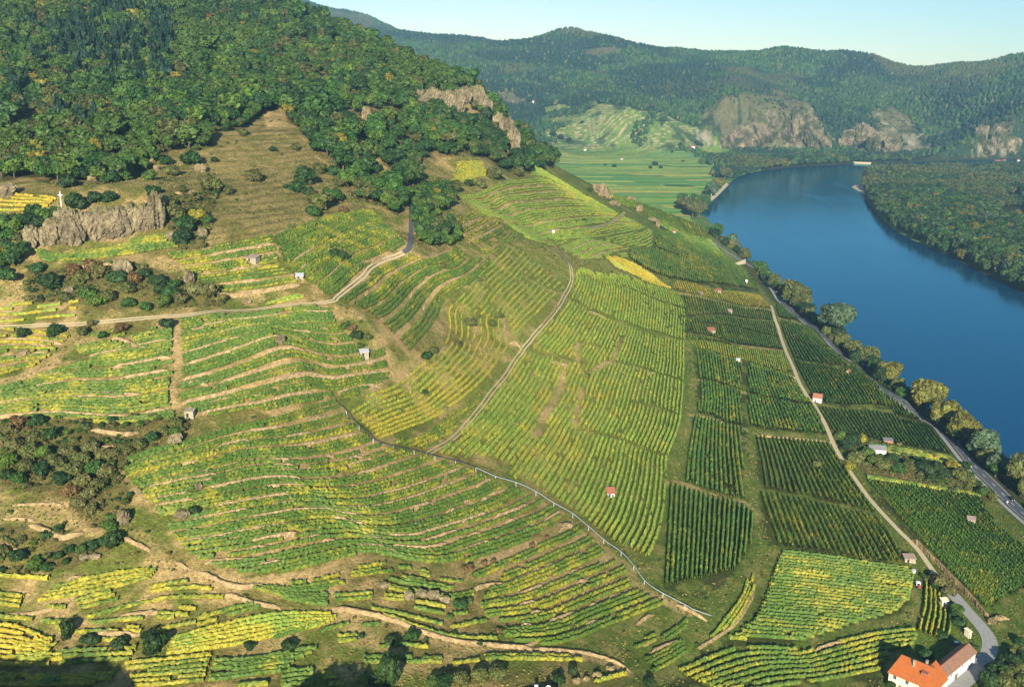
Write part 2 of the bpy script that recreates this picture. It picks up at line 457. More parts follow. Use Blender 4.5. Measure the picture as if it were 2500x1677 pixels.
_b = MAIN_ROAD[-1] - MAIN_ROAD[-2]; MAIN_ROAD = np.vstack([MAIN_ROAD, MAIN_ROAD[-1] + _b / np.linalg.norm(_b) * 260])
MAIN_ROAD = resample(MAIN_ROAD, ds=6.0)
_T = np.gradient(MAIN_ROAD, axis=0); _T /= np.linalg.norm(_T, axis=1, keepdims=True); _N = np.stack([-_T[:, 1], _T[:, 0]], 1)
_sd = 1.0 if (_N[:, 0].mean() < 0) else -1.0                # _N * _sd points to the vineyard side
CLEAR = []        # (x, y, radius): huts, rocks and bushes that the vine rows leave room for
ROAD_XY = {k: resample(gxy(v, near=True), ds=3.0) for k, (v, w) in ROADS.items()}

# ------------------------------------------------------------------ ground colours
def P_near(pts):
    return gxy(pts, near=True)
MEADOW = [P_near(V((470, 300), (540, 300), (600, 265), (650, 275), (680, 310), (720, 360), (780, 400), (800, 460), (860, 480), (700, 490), (640, 530), (590, 560), (400, 560), (385, 500), (375, 450), (350, 440), (380, 400), (430, 380), (490, 340))),
          P_near(V((0, 310), (60, 265), (110, 275), (90, 310), (30, 340))),
          P_near(V((0, 420), (140, 430), (145, 520), (60, 520), (0, 520)))]
SCRUB = [P_near(V((60, 610), (280, 600), (440, 640), (470, 680), (520, 690), (500, 700), (380, 705), (200, 715), (180, 690), (60, 690))),
         P_near(V((0, 960), (240, 950), (430, 960), (420, 1000), (280, 1060), (300, 1130), (270, 1210), (200, 1210), (140, 1130), (0, 1110))),
         P_near(V((0, 1200), (150, 1210), (260, 1250), (180, 1290), (60, 1310), (0, 1310))),
         P_near(V((360, 440), (500, 440), (480, 520), (470, 570), (400, 570))),
         P_near(V((1920, 1010), (2000, 1000), (2200, 1060), (2280, 1130), (2250, 1150), (2100, 1110), (1970, 1080))),
         P_near(V((2100, 1310), (2160, 1300), (2200, 1360), (2160, 1390)))]
WOOD_POLY_PX = V((0, -40), (640, -40), (700, 10), (760, 38), (860, 78), (980, 128), (1090, 183), (1150, 240), (1200, 310), (1262, 345), (1272, 378), (1215, 396), (1150, 392), (1120, 365), (1060, 358), (1010, 360), (960, 372), (962, 420), (935, 440), (930, 480), (905, 495), (870, 470), (800, 455), (780, 395), (715, 350), (690, 300), (650, 272), (600, 262), (545, 298), (470, 292), (492, 335), (445, 348), (420, 330), (370, 360), (330, 395), (260, 420), (180, 420), (130, 425), (60, 405), (0, 415))
WOOD = P_near(WOOD_POLY_PX)
BARE_PX = [V((0, 312), (55, 268), (115, 268), (95, 312), (40, 340)),
           V((945, 225), (1000, 212), (1060, 205), (1120, 225), (1128, 262), (1080, 268), (1040, 262), (990, 262), (955, 250)),
           V((1128, 278), (1165, 272), (1190, 320), (1184, 355), (1165, 355), (1150, 320)),
           V((820, 310), (850, 345), (880, 380), (905, 410), (890, 412), (850, 375), (815, 340)),
           V((890, 220), (900, 270), (880, 270)), V((600, 260), (650, 245), (660, 290), (610, 295)),
           V((720, 170), (740, 165), (790, 230), (770, 240)), V((1085, 145), (1110, 150), (1150, 205), (1120, 200))]
BARE = [P_near(p) for p in BARE_PX]

def mixc(a, b, f):
    f = np.asarray(f)[..., None]
    return a * (1 - f) + np.asarray(b) * f

C_GRASS = np.array(lin(118, 128, 52)) * 0.52
C_TAN = np.array(lin(212, 176, 118)) * 0.60
C_OLIVE = np.array(lin(140, 128, 66)) * 0.52
C_MEADOW = np.array(lin(172, 150, 92)) * 0.55
C_SCRUB = np.array(lin(122, 112, 64)) * 0.5
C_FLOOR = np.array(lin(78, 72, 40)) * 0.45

def near_colour(x, y, z):
    n1 = fbm(x, y, 26, 41, 4); n2 = fbm(x, y, 7, 43, 3); n3 = fbm(x, y, 60, 47, 3)
    right = np.clip((x - 10) / 60, 0, 1)
    c = mixc(np.tile(C_GRASS, (len(x), 1)), C_OLIVE, np.clip((n1 - 0.42) * 5, 0, 1) * (1 - 0.7 * right))
    c = mixc(c, np.array(lin(104, 130, 46)) * 0.5, right * 0.6)
    cen = np.clip(1 - np.abs(x - 20) / 90, 0, 1) * np.clip((y - 400) / 80, 0, 1)
    c = mixc(c, np.array(lin(142, 146, 62)) * 0.52, cen * 0.75)
    left = np.clip((60 - x) / 120, 0, 1)
    c = mixc(c, C_TAN, np.clip((n2 - 0.52 + 0.10 * left) * 4, 0, 1) * (0.25 + 0.45 * left))
    for poly in MEADOW:
        k = inside(x, y, poly).astype(float)
        c = mixc(c, mixc(np.tile(C_MEADOW, (len(x), 1)), C_OLIVE, np.clip((n2 - 0.45) * 4, 0, 1)), k)
    ledge = np.mod(z / 2.6 + 1.2 * n1 + 0.5 * n2, 1.0)
    for poly in MEADOW:
        c = mixc(c, np.array(lin(108, 104, 54)) * 0.5, inside(x, y, poly) * (ledge < 0.33) * np.clip((n3 - 0.3) * 5, 0, 1) * 0.75)
    for poly in SCRUB:
        k = inside(x, y, poly).astype(float)
        c = mixc(c, mixc(np.tile(C_SCRUB, (len(x), 1)), C_OLIVE, np.clip((n2 - 0.5) * 5, 0, 1)), k)
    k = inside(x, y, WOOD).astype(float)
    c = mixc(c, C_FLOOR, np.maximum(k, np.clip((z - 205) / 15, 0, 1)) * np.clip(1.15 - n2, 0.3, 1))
    for poly in BARE:
        c = mixc(c, mixc(np.tile(C_MEADOW, (len(x), 1)), C_TAN, np.clip((n2 - 0.4) * 4, 0, 1)), inside(x, y, poly).astype(float))
    bank = np.clip((x - 262) / 10, 0, 1)
    c = mixc(c, np.array(lin(88, 92, 44)) * 0.45, bank)
    return c

FIELD_PX = [[(1330, 262), (1420, 260), (1560, 272), (1640, 288), (1720, 320), (1800, 372), (1760, 385), (1700, 500), (1640, 560), (1350, 420), (1330, 340)]]
FIELDS = [gxy(V(*[(a / 1.0693, b / 1.0693) for a, b in FIELD_PX[0]]), far=True)]
CLIFF_PX = [V((1680, 240), (1720, 218), (1760, 205), (1830, 235), (1880, 290), (1895, 335), (1880, 345), (1850, 340), (1700, 330), (1640, 320), (1600, 290), (1590, 250)),
            V((1930, 340), (1950, 300), (1985, 290), (2020, 300), (2050, 360), (1960, 355)),
            V((1985, 262), (2040, 245), (2100, 300), (2130, 345), (2060, 355), (2000, 300)),
            V((2225, 345), (2240, 290), (2262, 285), (2320, 330), (2330, 350), (2260, 358)),
            V((1330, 110), (1420, 112), (1420, 128), (1340, 130)), V((1140, 212), (1200, 225), (1215, 240), (1150, 240))]
CLIFFS = [gxy(p, far=True) for p in CLIFF_PX]
C_FORESTF = np.array(lin(58, 78, 48)) * 0.5
C_ROCKF = np.array(lin(172, 160, 132)) * 0.55
C_SLOPE = np.array(lin(122, 118, 78)) * 0.5

def field_colour(x, y, z, n1, n2):
    ca, sa = math.cos(0.10), math.sin(0.10)
    u = x * ca + y * sa; v = -x * sa + y * ca
    band = np.floor(v / 34.0 + 0.9 * vnoise(u, v, 260, 71)); band2 = np.floor(u / 210.0 + band * 0.37)
    h1 = _hash(band, band2, 5); h2 = _hash(band, band2, 9)
    g = mixc(np.tile(np.array(lin(78, 130, 56)) * 0.55, (len(x), 1)), np.array(lin(164, 172, 74)) * 0.56, h1 * 0.75)
    g = mixc(g, np.array(lin(172, 162, 78)) * 0.5, (h2 > 0.86) * 0.8)
    row = np.floor(v / 9.0 + 0.3 * vnoise(u, v, 150, 72)); h3 = _hash(row, band2, 13)
    g = mixc(g, np.array(lin(70, 108, 52)) * 0.5, (h3 > 0.62) * 0.5)
    terr = np.mod(z / 6.5 + 0.5 * n2, 1.0)
    up = np.clip((z - 16) / 12, 0, 1)
    g = mixc(g, np.array(lin(128, 152, 70)) * 0.5, up * 0.6)
    g = mixc(g, np.array(lin(196, 176, 132)) * 0.6, up * (terr < 0.22) * np.clip((n1 - 0.25) * 6, 0, 1))
    g = mixc(g, np.array(lin(66, 92, 50)) * 0.5, up * np.clip((n2 - 0.56) * 9, 0, 1) * 0.85)
    return g

def far_colour(x, y, z, slope):
    n1 = fbm(x, y, 120, 61, 4); n2 = fbm(x, y, 34, 63, 3)
    c = np.tile(C_FORESTF, (len(x), 1))
    flat = (z < 26) & (x < 640) & (y > 1350) & (y < 3400)
    fld = inside(x, y, FIELDS[0]) | flat
    # strips of vines on the plain, terraces on the slope behind
    g = field_colour(x, y, z, n1, n2)
    c = mixc(c, g, fld.astype(float))
    for i, poly in enumerate(CLIFFS):
        k = np.clip((6 - np.where(inside(x, y, poly), -seg_dist(x, y, poly, True), seg_dist(x, y, poly, True)) + (n2 - 0.5) * 160) / 12, 0, 1)
        rk = mixc(np.tile(C_SLOPE, (len(x), 1)), C_ROCKF, np.clip((n2 - 0.52) * 6 + (n1 - 0.5) * 3 + (40 - z) / 60, 0, 0.85))
        c = mixc(c, rk, k)
    isl = (x > 560) & (z < 7) & ~fld
    c = mixc(c, np.array(lin(72, 80, 44)) * 0.4, isl.astype(float))
    return c

def slope_of(g):
    dzy, dzx = np.gradient(g.z, g.h)
    return np.hypot(dzx, dzy)

GM = Grid(-620, 1750, 1470, 3760, 6.0, True)
# broken crags on the far cliffs
_cl = np.zeros(GM.z.shape, bool)
for _p in CLIFFS[:4]:
    _cl |= inside(GM.gx, GM.gy, _p)
GM.z = GM.z + _cl * ((np.abs(fbm(GM.gx, GM.gy, 90, 81, 4) - 0.5) * 2 - 0.35) * -22 + (np.abs(fbm(GM.gx, GM.gy, 30, 82, 3) - 0.5) * 2 - 0.3) * -22)
gz = GN.z
tn = mesh_np("hillside_ground", np.stack([GN.gx, GN.gy, GN.z], -1).reshape(-1, 3), [grid_faces(GN.nx, GN.ny)], M['ground'],
             near_colour(GN.gx.ravel(), GN.gy.ravel(), GN.z.ravel()), True)
tag(tn, kind='structure')
tm = mesh_np("valley_ground", np.stack([GM.gx, GM.gy, GM.z], -1).reshape(-1, 3), [grid_faces(GM.nx, GM.ny)], M['far_ground'],
             far_colour(GM.gx.ravel(), GM.gy.ravel(), GM.z.ravel(), slope_of(GM).ravel()), True)
tag(tm, kind='structure')
_m = (GF.gx > GN.x0 + 18) & (GF.gx < GN.x1 - 18) & (GF.gy > GN.y0 + 18) & (GF.gy < GN.y1 - 18)
_m |= (GF.gx > GM.x0 + 18) & (GF.gx < GM.x1 - 18) & (GF.gy > GM.y0 + 18) & (GF.gy < GM.y1 - 18)
_zf = np.where(_m, GF.z - 9.0, GF.z - 0.25)
_c = far_colour(GF.gx.ravel(), GF.gy.ravel(), GF.z.ravel(), slope_of(GF).ravel())
_nb = (GF.gy.ravel() < 1480) & (GF.gx.ravel() < 330)
_c[_nb] = near_colour(GF.gx.ravel()[_nb], GF.gy.ravel()[_nb], GF.z.ravel()[_nb])
tf = mesh_np("hills", np.stack([GF.gx, GF.gy, _zf], -1).reshape(-1, 3), [grid_faces(GF.nx, GF.ny)], M['far_ground'], _c, True)
tag(tf, kind='structure')

# ------------------------------------------------------------------ the river
mw, t, p = new_mat("river_water")
p.inputs["Base Color"].default_value = (0.0004, 0.058, 0.128, 1)
p.inputs["Roughness"].default_value = 0.06
p.inputs["IOR"].default_value = 1.30
p.inputs["Specular Tint"].default_value = (0.07, 0.55, 0.85, 1)
v = _coord(t, 'world')
mp = t.nodes.new("ShaderNodeMapping"); mp.inputs["Scale"].default_value = (0.35, 0.22, 1); t.links.new(v, mp.inputs["Vector"])
mp2 = t.nodes.new("ShaderNodeMapping"); mp2.inputs["Scale"].default_value = (0.030, 0.006, 1); mp2.inputs["Rotation"].default_value = (0, 0, 0.2); t.links.new(v, mp2.inputs["Vector"])
t.links.new(_ramp(t, _noise(t, mp2.outputs[0], 1.0, 4.0), 0.35, 0.7, 0.02, 0.15), p.inputs["Roughness"])      # wind streaks
_bump(t, p, _noise(t, mp.outputs[0], 1.0, 6.0, 0.7), 0.16, 0.5)
# what the surface mirrors is tinted by the clear green-blue water under it
df = t.nodes.new("ShaderNodeBsdfDiffuse"); df.inputs["Color"].default_value = (0.001, 0.038, 0.088, 1)
gl = t.nodes.new("ShaderNodeBsdfGlossy"); gl.inputs["Color"].default_value = (0.34, 0.70, 0.84, 1)
fr = t.nodes.new("ShaderNodeFresnel"); fr.inputs["IOR"].default_value = 1.33
mxs = t.nodes.new("ShaderNodeMixShader")
for nd in (gl, fr): t.links.new(p.inputs["Normal"].links[0].from_socket, nd.inputs["Normal"])
t.links.new(p.inputs["Roughness"].links[0].from_socket, gl.inputs["Roughness"])
t.links.new(fr.outputs[0], mxs.inputs[0]); t.links.new(df.outputs[0], mxs.inputs[1]); t.links.new(gl.outputs[0], mxs.inputs[2])
t.links.new(mxs.outputs[0], t.nodes["Material Output"].inputs["Surface"]); t.nodes.remove(p)
mesh_np("river_water", np.array([(250, -420, 0), (3300, -420, 0), (3300, 3400, 0), (250, 3400, 0)], float), [np.array([[0, 1, 2, 3]])], mw)
tag(bpy.data.objects["river_water"], kind='structure')

def ribbon(name, line, width, mat, lift=0.14, n_cross=3, hfun=None, kind='structure'):
    L = np.asarray(line, float)
    T = np.gradient(L, axis=0); T /= np.maximum(np.linalg.norm(T, axis=1, keepdims=True), 1e-9)
    N = np.stack([-T[:, 1], T[:, 0]], 1)
    offs = np.linspace(-width / 2, width / 2, n_cross)
    zc = H(L[:, 0], L[:, 1])
    Vt = np.zeros((len(L), n_cross, 3))
    for j, o in enumerate(offs):
        q = L + N * o
        Vt[:, j, :2] = q; Vt[:, j, 2] = np.maximum(H(q[:, 0], q[:, 1]), zc - 0.4) + lift
    o = mesh_np(name, Vt.reshape(-1, 3), [grid_faces(n_cross, len(L))], mat, smooth=True)
    if kind: tag(o, kind=kind)
    return o
# ------------------------------------------------------------------ trees and bushes
def crown_unit(seed, lobes=9, leaves=300, size=0.2, asp=1.0, kind='broad'):
    """A crown of leaf sprays around the origin, horizontal radius about 1: vertices, quads, colours."""
    r = np.random.default_rng(seed)
    if kind == 'broad':
        cs, rs = [(0, 0, 0.05)], [0.62]
        for k in range(lobes):
            a = r.uniform(0, 2 * math.pi); e = r.uniform(-0.6, 0.9)
            d = r.uniform(0.42, 0.66)
            cs.append((math.cos(a) * math.cos(e) * d, math.sin(a) * math.cos(e) * d, math.sin(e) * d)); rs.append(r.uniform(0.28, 0.46))
        cs = np.array(cs); rs = np.array(rs)
        P, Nn = [], []
        while len(P) < leaves:
            k = r.choice(len(cs), p=rs ** 2 / (rs ** 2).sum()); d = r.normal(0, 1, 3); d /= np.linalg.norm(d)
            if d[2] < -0.55 and r.random() < 0.6: continue
            q = cs[k] + d * rs[k] * r.uniform(0.88, 1.10)
            dd = np.linalg.norm(cs - q, axis=1) / rs
            dd[k] = 9
            if dd.min() < 0.80: continue
            P.append(q); Nn.append(d)
    else:                                             # a conifer: whorls on a cone
        P, Nn = [], []
        while len(P) < leaves:
            t = r.random() ** 0.7
            lay = np.floor(t * 9) / 9.0; w = (1.0 - t) * 0.0 + (t) * 0.95 + 0.05
            a = r.uniform(0, 2 * math.pi); rad = w * r.uniform(0.55, 1.05) * (0.72 + 0.28 * math.cos(9 * t * 6.283))
            P.append((math.cos(a) * rad, math.sin(a) * rad, 1.0 - 2.0 * t)); Nn.append((math.cos(a), math.sin(a), 0.5))
        cs = np.array([(0, 0, -0.5), (0, 0, -0.05), (0, 0, 0.4)]); rs = np.array([0.55, 0.38, 0.2])
    P = np.array(P); Nn = np.array(Nn)
    n = len(P)
    Nn = Nn + r.normal(0, 0.45, (n, 3)) + np.array([0, 0, 0.15]); Nn /= np.linalg.norm(Nn, axis=1, keepdims=True)
    A = np.cross(Nn, r.normal(0, 1, (n, 3))); A /= np.linalg.norm(A, axis=1, keepdims=True)
    B = np.cross(Nn, A)
    s = size * r.uniform(0.6, 1.35, (n, 1)); e = r.uniform(0.5, 1.0, (n, 1))
    Vt = np.stack([P - A * s - B * s * e * 0.5, P + A * s * 0.25 - B * s * e, P + A * s, P - A * s * 0.2 + B * s * e], 1)
    Vt = Vt + Nn[:, None, :] * r.normal(0, size * 0.25, (n, 4, 1))
    F = np.arange(n * 4).reshape(n, 4)
    tone = r.normal(1.0, 0.16, (n, 1)).clip(0.6, 1.5)
    lum = 0.72 + 0.45 * vnoise(P[:, 0] * 10 + 50, P[:, 1] * 10 + P[:, 2] * 7 + 50, 5.5, seed)[:, None]
    c = np.repeat((tone * lum * np.array([1, 1, 1]))[:, None, :], 4, 1).reshape(-1, 3)
    c = c * np.repeat(1 + r.normal(0, 0.10, (n, 3)) * np.array([0.8, 0.5, 0.6]), 4, 0)
    # inner mass so that the crown is not see-through
    Vc, Fc = [], []
    ic = ICO[1]
    b = len(Vt) * 4
    for k in range(len(cs)):
        Vc.append(ic[0] * rs[k] * 0.84 * (1 + r.normal(0, 0.08, (len(ic[0]), 1))) + cs[k]); Fc.append(ic[1] + b); b += len(ic[0])
    Vc = np.concatenate(Vc); Fc = np.concatenate(Fc)
    Vt = np.concatenate([Vt.reshape(-1, 3), Vc]); c = np.concatenate([c, np.full((len(Vc), 3), 0.85) * (1 + r.normal(0, 0.08, (len(Vc), 1)))])
    Vt[:, 2] *= asp
    return Vt, [F, Fc], c.clip(0.2, 2.0)

def _ico(sub):
    import bmesh
    bm = bmesh.new(); bmesh.ops.create_icosphere(bm, subdivisions=sub, radius=1.0)
    V_ = np.array([v.co[:] for v in bm.verts]); bm.verts.index_update()
    F_ = np.array([[v.index for v in f.verts] for f in bm.faces]); bm.free()
    return V_, F_
ICO = {k: _ico(k) for k in (1, 2, 3, 4)}

def merged(name, T, pos, scl, rot, cols, mat):
    """Many copies of one template as a single mesh: T = (verts, faces, colours)."""
    Vt, Fl, c = T
    n = len(pos); m = len(Vt)
    ca, sa = np.cos(rot)[:, None], np.sin(rot)[:, None]
    X = Vt[None, :, 0] * scl[:, 0:1]; Y = Vt[None, :, 1] * scl[:, 1:2]; Zz = Vt[None, :, 2] * scl[:, 2:3]
    W = np.stack([X * ca - Y * sa, X * sa + Y * ca, Zz], -1) + pos[:, None, :]
    F = [(f[None] + (np.arange(n) * m)[:, None, None]).reshape(-1, f.shape[1]) for f in Fl]
    C = (c[None] * cols[:, None, :]).reshape(-1, 3)
    return W.reshape(-1, 3), F, C

def join(parts):
    Vs, Fs, Cs, b = [], {}, [], 0
    for Vt, F, C in parts:
        for f in F:
            Fs.setdefault(f.shape[1], []).append(f + b)
        Vs.append(Vt); Cs.append(C); b += len(Vt)
    return np.concatenate(Vs), [np.concatenate(f) for f in Fs.values()], np.concatenate(Cs)

def sees(x, y, z, slack=0.0, n=70):
    """True where a point is in view of the camera over the terrain, or hidden by less than slack metres."""
    ok = np.ones(len(x), bool)
    for t in np.linspace(0.12, 0.985, n):
        zz = CAMZ + (z - CAMZ) * t
        ok &= (H(x * t, y * t) - zz) < slack
    return ok
def in_frame(x, y, z, m=40):
    a, b, f = to_px(x, y, z)
    return (a > -m) & (a < 2500 + m) & (b > -m) & (b < 1677 + m)

GREENS = [np.array(lin(*c)) * np.array([0.60, 0.48, 0.33]) for c in [(52, 94, 44), (62, 108, 46), (76, 116, 48), (44, 80, 42), (88, 124, 50), (56, 98, 52)]]
C_CONIF = np.array(lin(36, 72, 46)) * 0.42
C_YEL = np.array(lin(168, 156, 50)) * 0.46; C_ORA = np.array(lin(160, 118, 56)) * 0.46; C_OLI = np.array(lin(112, 118, 56)) * 0.46
C_PALE = np.array(lin(108, 134, 92)) * 0.44; C_RED = np.array(lin(130, 104, 60)) * 0.52; C_BRN = np.array(lin(118, 116, 62)) * 0.52

BROAD_HI = [crown_unit(100 + k, 12, 1100, 0.105, 1.0) for k in range(4)]
BROAD_MD = [crown_unit(120 + k, 9, 320, 0.175, 1.0) for k in range(5)]
CONIF_MD = [crown_unit(140 + k, 0, 200, 0.26, 1.0, 'conifer') for k in range(2)]
BUSH_MD = [crown_unit(160 + k, 9, 420, 0.145, 1.0) for k in range(4)]
BROAD_LO = [crown_unit(180 + k, 7, 80, 0.33, 1.0) for k in range(4)]

def tube(pts, rad, sides=6):
    P = np.asarray(pts, float); n = len(P)
    T = np.gradient(P, axis=0); T /= np.linalg.norm(T, axis=1, keepdims=True)
    up = np.where(np.abs(T[:, 2:3]) > 0.9, np.array([[1.0, 0, 0]]), np.array([[0, 0, 1.0]]))
    A = np.cross(T, up); A /= np.linalg.norm(A, axis=1, keepdims=True); B = np.cross(T, A)
    a = np.arange(sides) * 2 * math.pi / sides
    R = np.broadcast_to(np.asarray(rad, float), (n,))
    Vt = P[:, None, :] + (A[:, None, :] * np.cos(a)[None, :, None] + B[:, None, :] * np.sin(a)[None, :, None]) * R[:, None, None]
    i = np.arange(n * sides).reshape(n, sides)
    F = np.stack([i[:-1], np.roll(i[:-1], -1, 1), np.roll(i[1:], -1, 1), i[1:]], -1).reshape(-1, 4)
    return Vt.reshape(-1, 3), F, [i[0, ::-1], i[-1]]
def tubes(lst, sides=6):
    Vs, Fs, Cp, b = [], [], [], 0
    for p, rd in lst:
        Vt, F, cp = tube(p, rd, sides); Vs.append(Vt); Fs.append(F + b); Cp += [c + b for c in cp]; b += len(Vt)
    return np.concatenate(Vs), [np.concatenate(Fs), np.array(Cp)]

def trunk_mesh(seed, mat):                            # unit trunk: from -0.1 to 1.0, limbs in the upper half
    r = np.random.default_rng(seed)
    lst = [([(0, 0, -0.1), (0.02, 0.0, 0.3), (0.0, 0.03, 0.65), (0.03, 0, 1.0)], [0.055, 0.042, 0.03, 0.012])]
    for k in range(5):
        a = k * 1.3 + r.uniform(0, 0.8); z0 = r.uniform(0.35, 0.7); d = r.uniform(0.16, 0.30)
        lst.append(([(0.01, 0.01, z0), (math.cos(a) * d * 0.5, math.sin(a) * d * 0.5, z0 + 0.10), (math.cos(a) * d, math.sin(a) * d, z0 + 0.24)], [0.022, 0.014, 0.006]))
    Vt, F = tubes(lst, 5)
    o = mesh_np("trunk", Vt, F, mat, smooth=True, link=False)
    return o.data
TRUNKS = [trunk_mesh(k, M['bark']) for k in range(2)]; TRUNK_PALE = trunk_mesh(9, M['pale_bark'])
def data_of(T, nm):
    o = mesh_np(nm, T[0], T[1], M['leaf'], T[2], link=False); return o.data
D_HI = [data_of(T, "crown") for T in BROAD_HI]; D_MD = [data_of(T, "crown") for T in BROAD_MD]; D_CO = [data_of(T, "crown") for T in CONIF_MD]; D_BU = [data_of(T, "bush") for T in BUSH_MD]

def tree(x, y, h, r, col, label, group, name="tree", cat="tree", data=None, low=0.22, trunk=None, flat=1.0, z=None):
    """One tree: an Empty on the ground with its trunk and crown."""
    z = float(H(x, y)) if z is None else z
    root = bpy.data.objects.new(name, None); COL.objects.link(root)
    root.location = (x, y, z); root.rotation_euler = (0, 0, rng.uniform(0, 6.28)); root.empty_display_size = 0.5
    tag(root, label, cat, group)
    t = bpy.data.objects.new("trunk", trunk or TRUNKS[int(rng.integers(2))]); COL.objects.link(t); t.parent = root
    t.scale = (h * 0.8, h * 0.8, h * 0.86)
    c = bpy.data.objects.new("crown", data or D_MD[int(rng.integers(len(D_MD)))]); COL.objects.link(c); c.parent = root
    ch = h * (1 - low) / 2
    c.location = (0, 0, h * low + ch); c.scale = (r, r * flat, ch)
    c.color = (*col, 1)
    return root

LMARK = [(210, 560, "by the grey rock outcrop"), (690, 420, "on the dry meadow"), (400, 730, "on the scrubby bank above the gravel lane"), (130, 1080, "on the overgrown slope at the left edge"),
         (1020, 540, "beside the tarred lane"), (290, 1290, "by the footpath junction"), (130, 1580, "in the bottom left corner"), (420, 1580, "on the bottom terraces"), (700, 1580, "on the golden bottom terrace"), (2150, 1110, "around the dark roofed cottage"),
         (2300, 1430, "beside the farm road"), (2450, 1620, "right of the farm road's bend"), (1180, 800, "in the golden slope"), (860, 810, "on the bank beside the white roofed hut"), (2020, 970, "beside the red roofed house"),
         (1150, 430, "below the crags"), (950, 1640, "at the bottom edge left of the chimney"), (1400, 1620, "at the bottom edge right of the chimney"), (80, 800, "below the gravel lane's left end"), (420, 800, "below the gravel lane"), (250, 420, "between the wood and the grey rock"),
         (530, 460, "beside the old stone ruin"), (2090, 880, "by the curved garden terrace"), (1030, 880, "at the foot of the curving rows"), (1100, 1480, "on the stony lower bank")]
def where(px, py):
    return min(LMARK, key=lambda m: (m[0] - px) ** 2 + (m[1] - py) ** 2)[2]

BUSHES = []
def B(k, *lst):
    for it in lst:
        x, y, w = it[:3]; BUSHES.append((*Z(k, (x, y))[0], w / 2.7506, it[3] if len(it) > 3 else 'g', it[4] if len(it) > 4 else 0.8))
B(1, (1115, 1110, 100), (1270, 1110, 160), (730, 1230, 140), (840, 1210, 120), (460, 1260, 150, 'd'), (1000, 1210, 110), (1525, 880, 90), (1410, 1290, 170, 'o'), (1530, 1300, 110, 'o'), (2060, 1240, 170, 'd', 1.0), (1990, 1290, 130), (2060, 1310, 100, 'd'), (1920, 1265, 50, 'd'), (1640, 910, 80, 'o'), (1830, 1020, 60, 'd'), (1980, 1010, 80, 'o'), (1700, 1220, 140, 'b'), (2150, 1160, 110, 'o'), (2250, 1180, 120), (2290, 1260, 140, 'o'), (2150, 1400, 200, 'o'), (2230, 1350, 150), (2310, 1430, 80, 'r'), (2110, 1450, 120), (1440, 1090, 60, 'd'), (1220, 1290, 80, 'o'), (1150, 1180, 120, 'o'), (600, 780, 110, 'o'), (440, 800, 120, 'r'), (350, 740, 160, 'o'), (280, 780, 90, 'y'))
B(4, (510, 300, 150, 'd', 1.0), (640, 260, 130), (740, 255, 120), (1030, 215, 120), (1180, 370, 170, 'o'), (1250, 450, 170), (1330, 380, 130, 'y'), (1230, 530, 150), (1390, 400, 90), (1150, 300, 130, 'o'), (330, 840, 190, 'd'), (240, 730, 120), (960, 760, 100), (1060, 820, 130, 'd'), (1085, 870, 110, 'd'), (1400, 890, 170, 'b'), (1310, 880, 150, 'b'), (980, 980, 100), (650, 960, 140), (720, 920, 130, 'o'), (600, 900, 130), (450, 920, 110, 'o'), (560, 800, 140, 'o'), (680, 760, 150, 'b'), (780, 800, 150), (860, 860, 130, 'o'), (900, 800, 120, 'r'), (500, 740, 130, 'r'), (620, 720, 140, 'r'), (1150, 900, 130), (1220, 930, 120, 'b'), (1100, 950, 120), (860, 960, 110), (1500, 920, 90, 'b'), (1170, 830, 100), (375, 1150, 130, 'd'), (165, 1160, 105, 'd'), (1125, 1100, 110), (820, 1130, 110, 'r'), (560, 1150, 100, 'o'), (690, 1170, 80), (620, 1090, 80, 'b'), (2255, 620, 90, 'd'), (220, 340, 120), (180, 420, 150), (260, 430, 120, 'd'), (300, 370, 130), (380, 350, 110), (120, 400, 120))
B(5, (40, 640, 95, 'd'), (50, 1110, 80), (125, 1170, 90, 'd'), (90, 1120, 80, 'r'), (200, 1180, 70, 'o'), (890, 1090, 95, 'o'), (1035, 1090, 75, 'o'), (1085, 1035, 75, 'o'), (800, 1225, 75, 'b'), (950, 1035, 40, 'o'), (590, 1310, 90), (640, 1270, 80, 'o'), (150, 1235, 60), (585, 1545, 52, 'd'), (880, 150, 75, 'd'), (1050, 110, 150, 'o'), (700, 160, 120, 'o'), (640, 190, 120), (780, 180, 120, 'o'), (960, 160, 110, 'o'), (1200, 80, 110, 'o'), (560, 190, 100), (1190, 415, 40, 'b'), (1780, 480, 40, 'o'), (1650, 390, 40, 'd'), (1690, 185, 45, 'd'), (2030, 305, 45, 'b'), (950, 790, 50, 'o'), (700, 700, 60, 'o'))
B(8, (1088, 1085, 38), (1020, 1110, 25, 'b'), (1680, 465, 36, 'd'), (1900, 860, 45, 'o'))
B(10, (455, 1230, 110, 'd', 1.5), (590, 1270, 110, 'd'), (650, 1270, 90, 'd'), (790, 1300, 130, 'd'), (1040, 1310, 210, 'd'), (1680, 1310, 90, 'd'), (1950, 1310, 115, 'd'), (740, 510, 120), (745, 620, 180, 'd'), (640, 640, 110), (550, 660, 100), (460, 670, 90), (1315, 400, 90, 'd'), (400, 700, 90), (20, 680, 120, 'o'), (120, 720, 130), (240, 760, 120), (320, 780, 90))
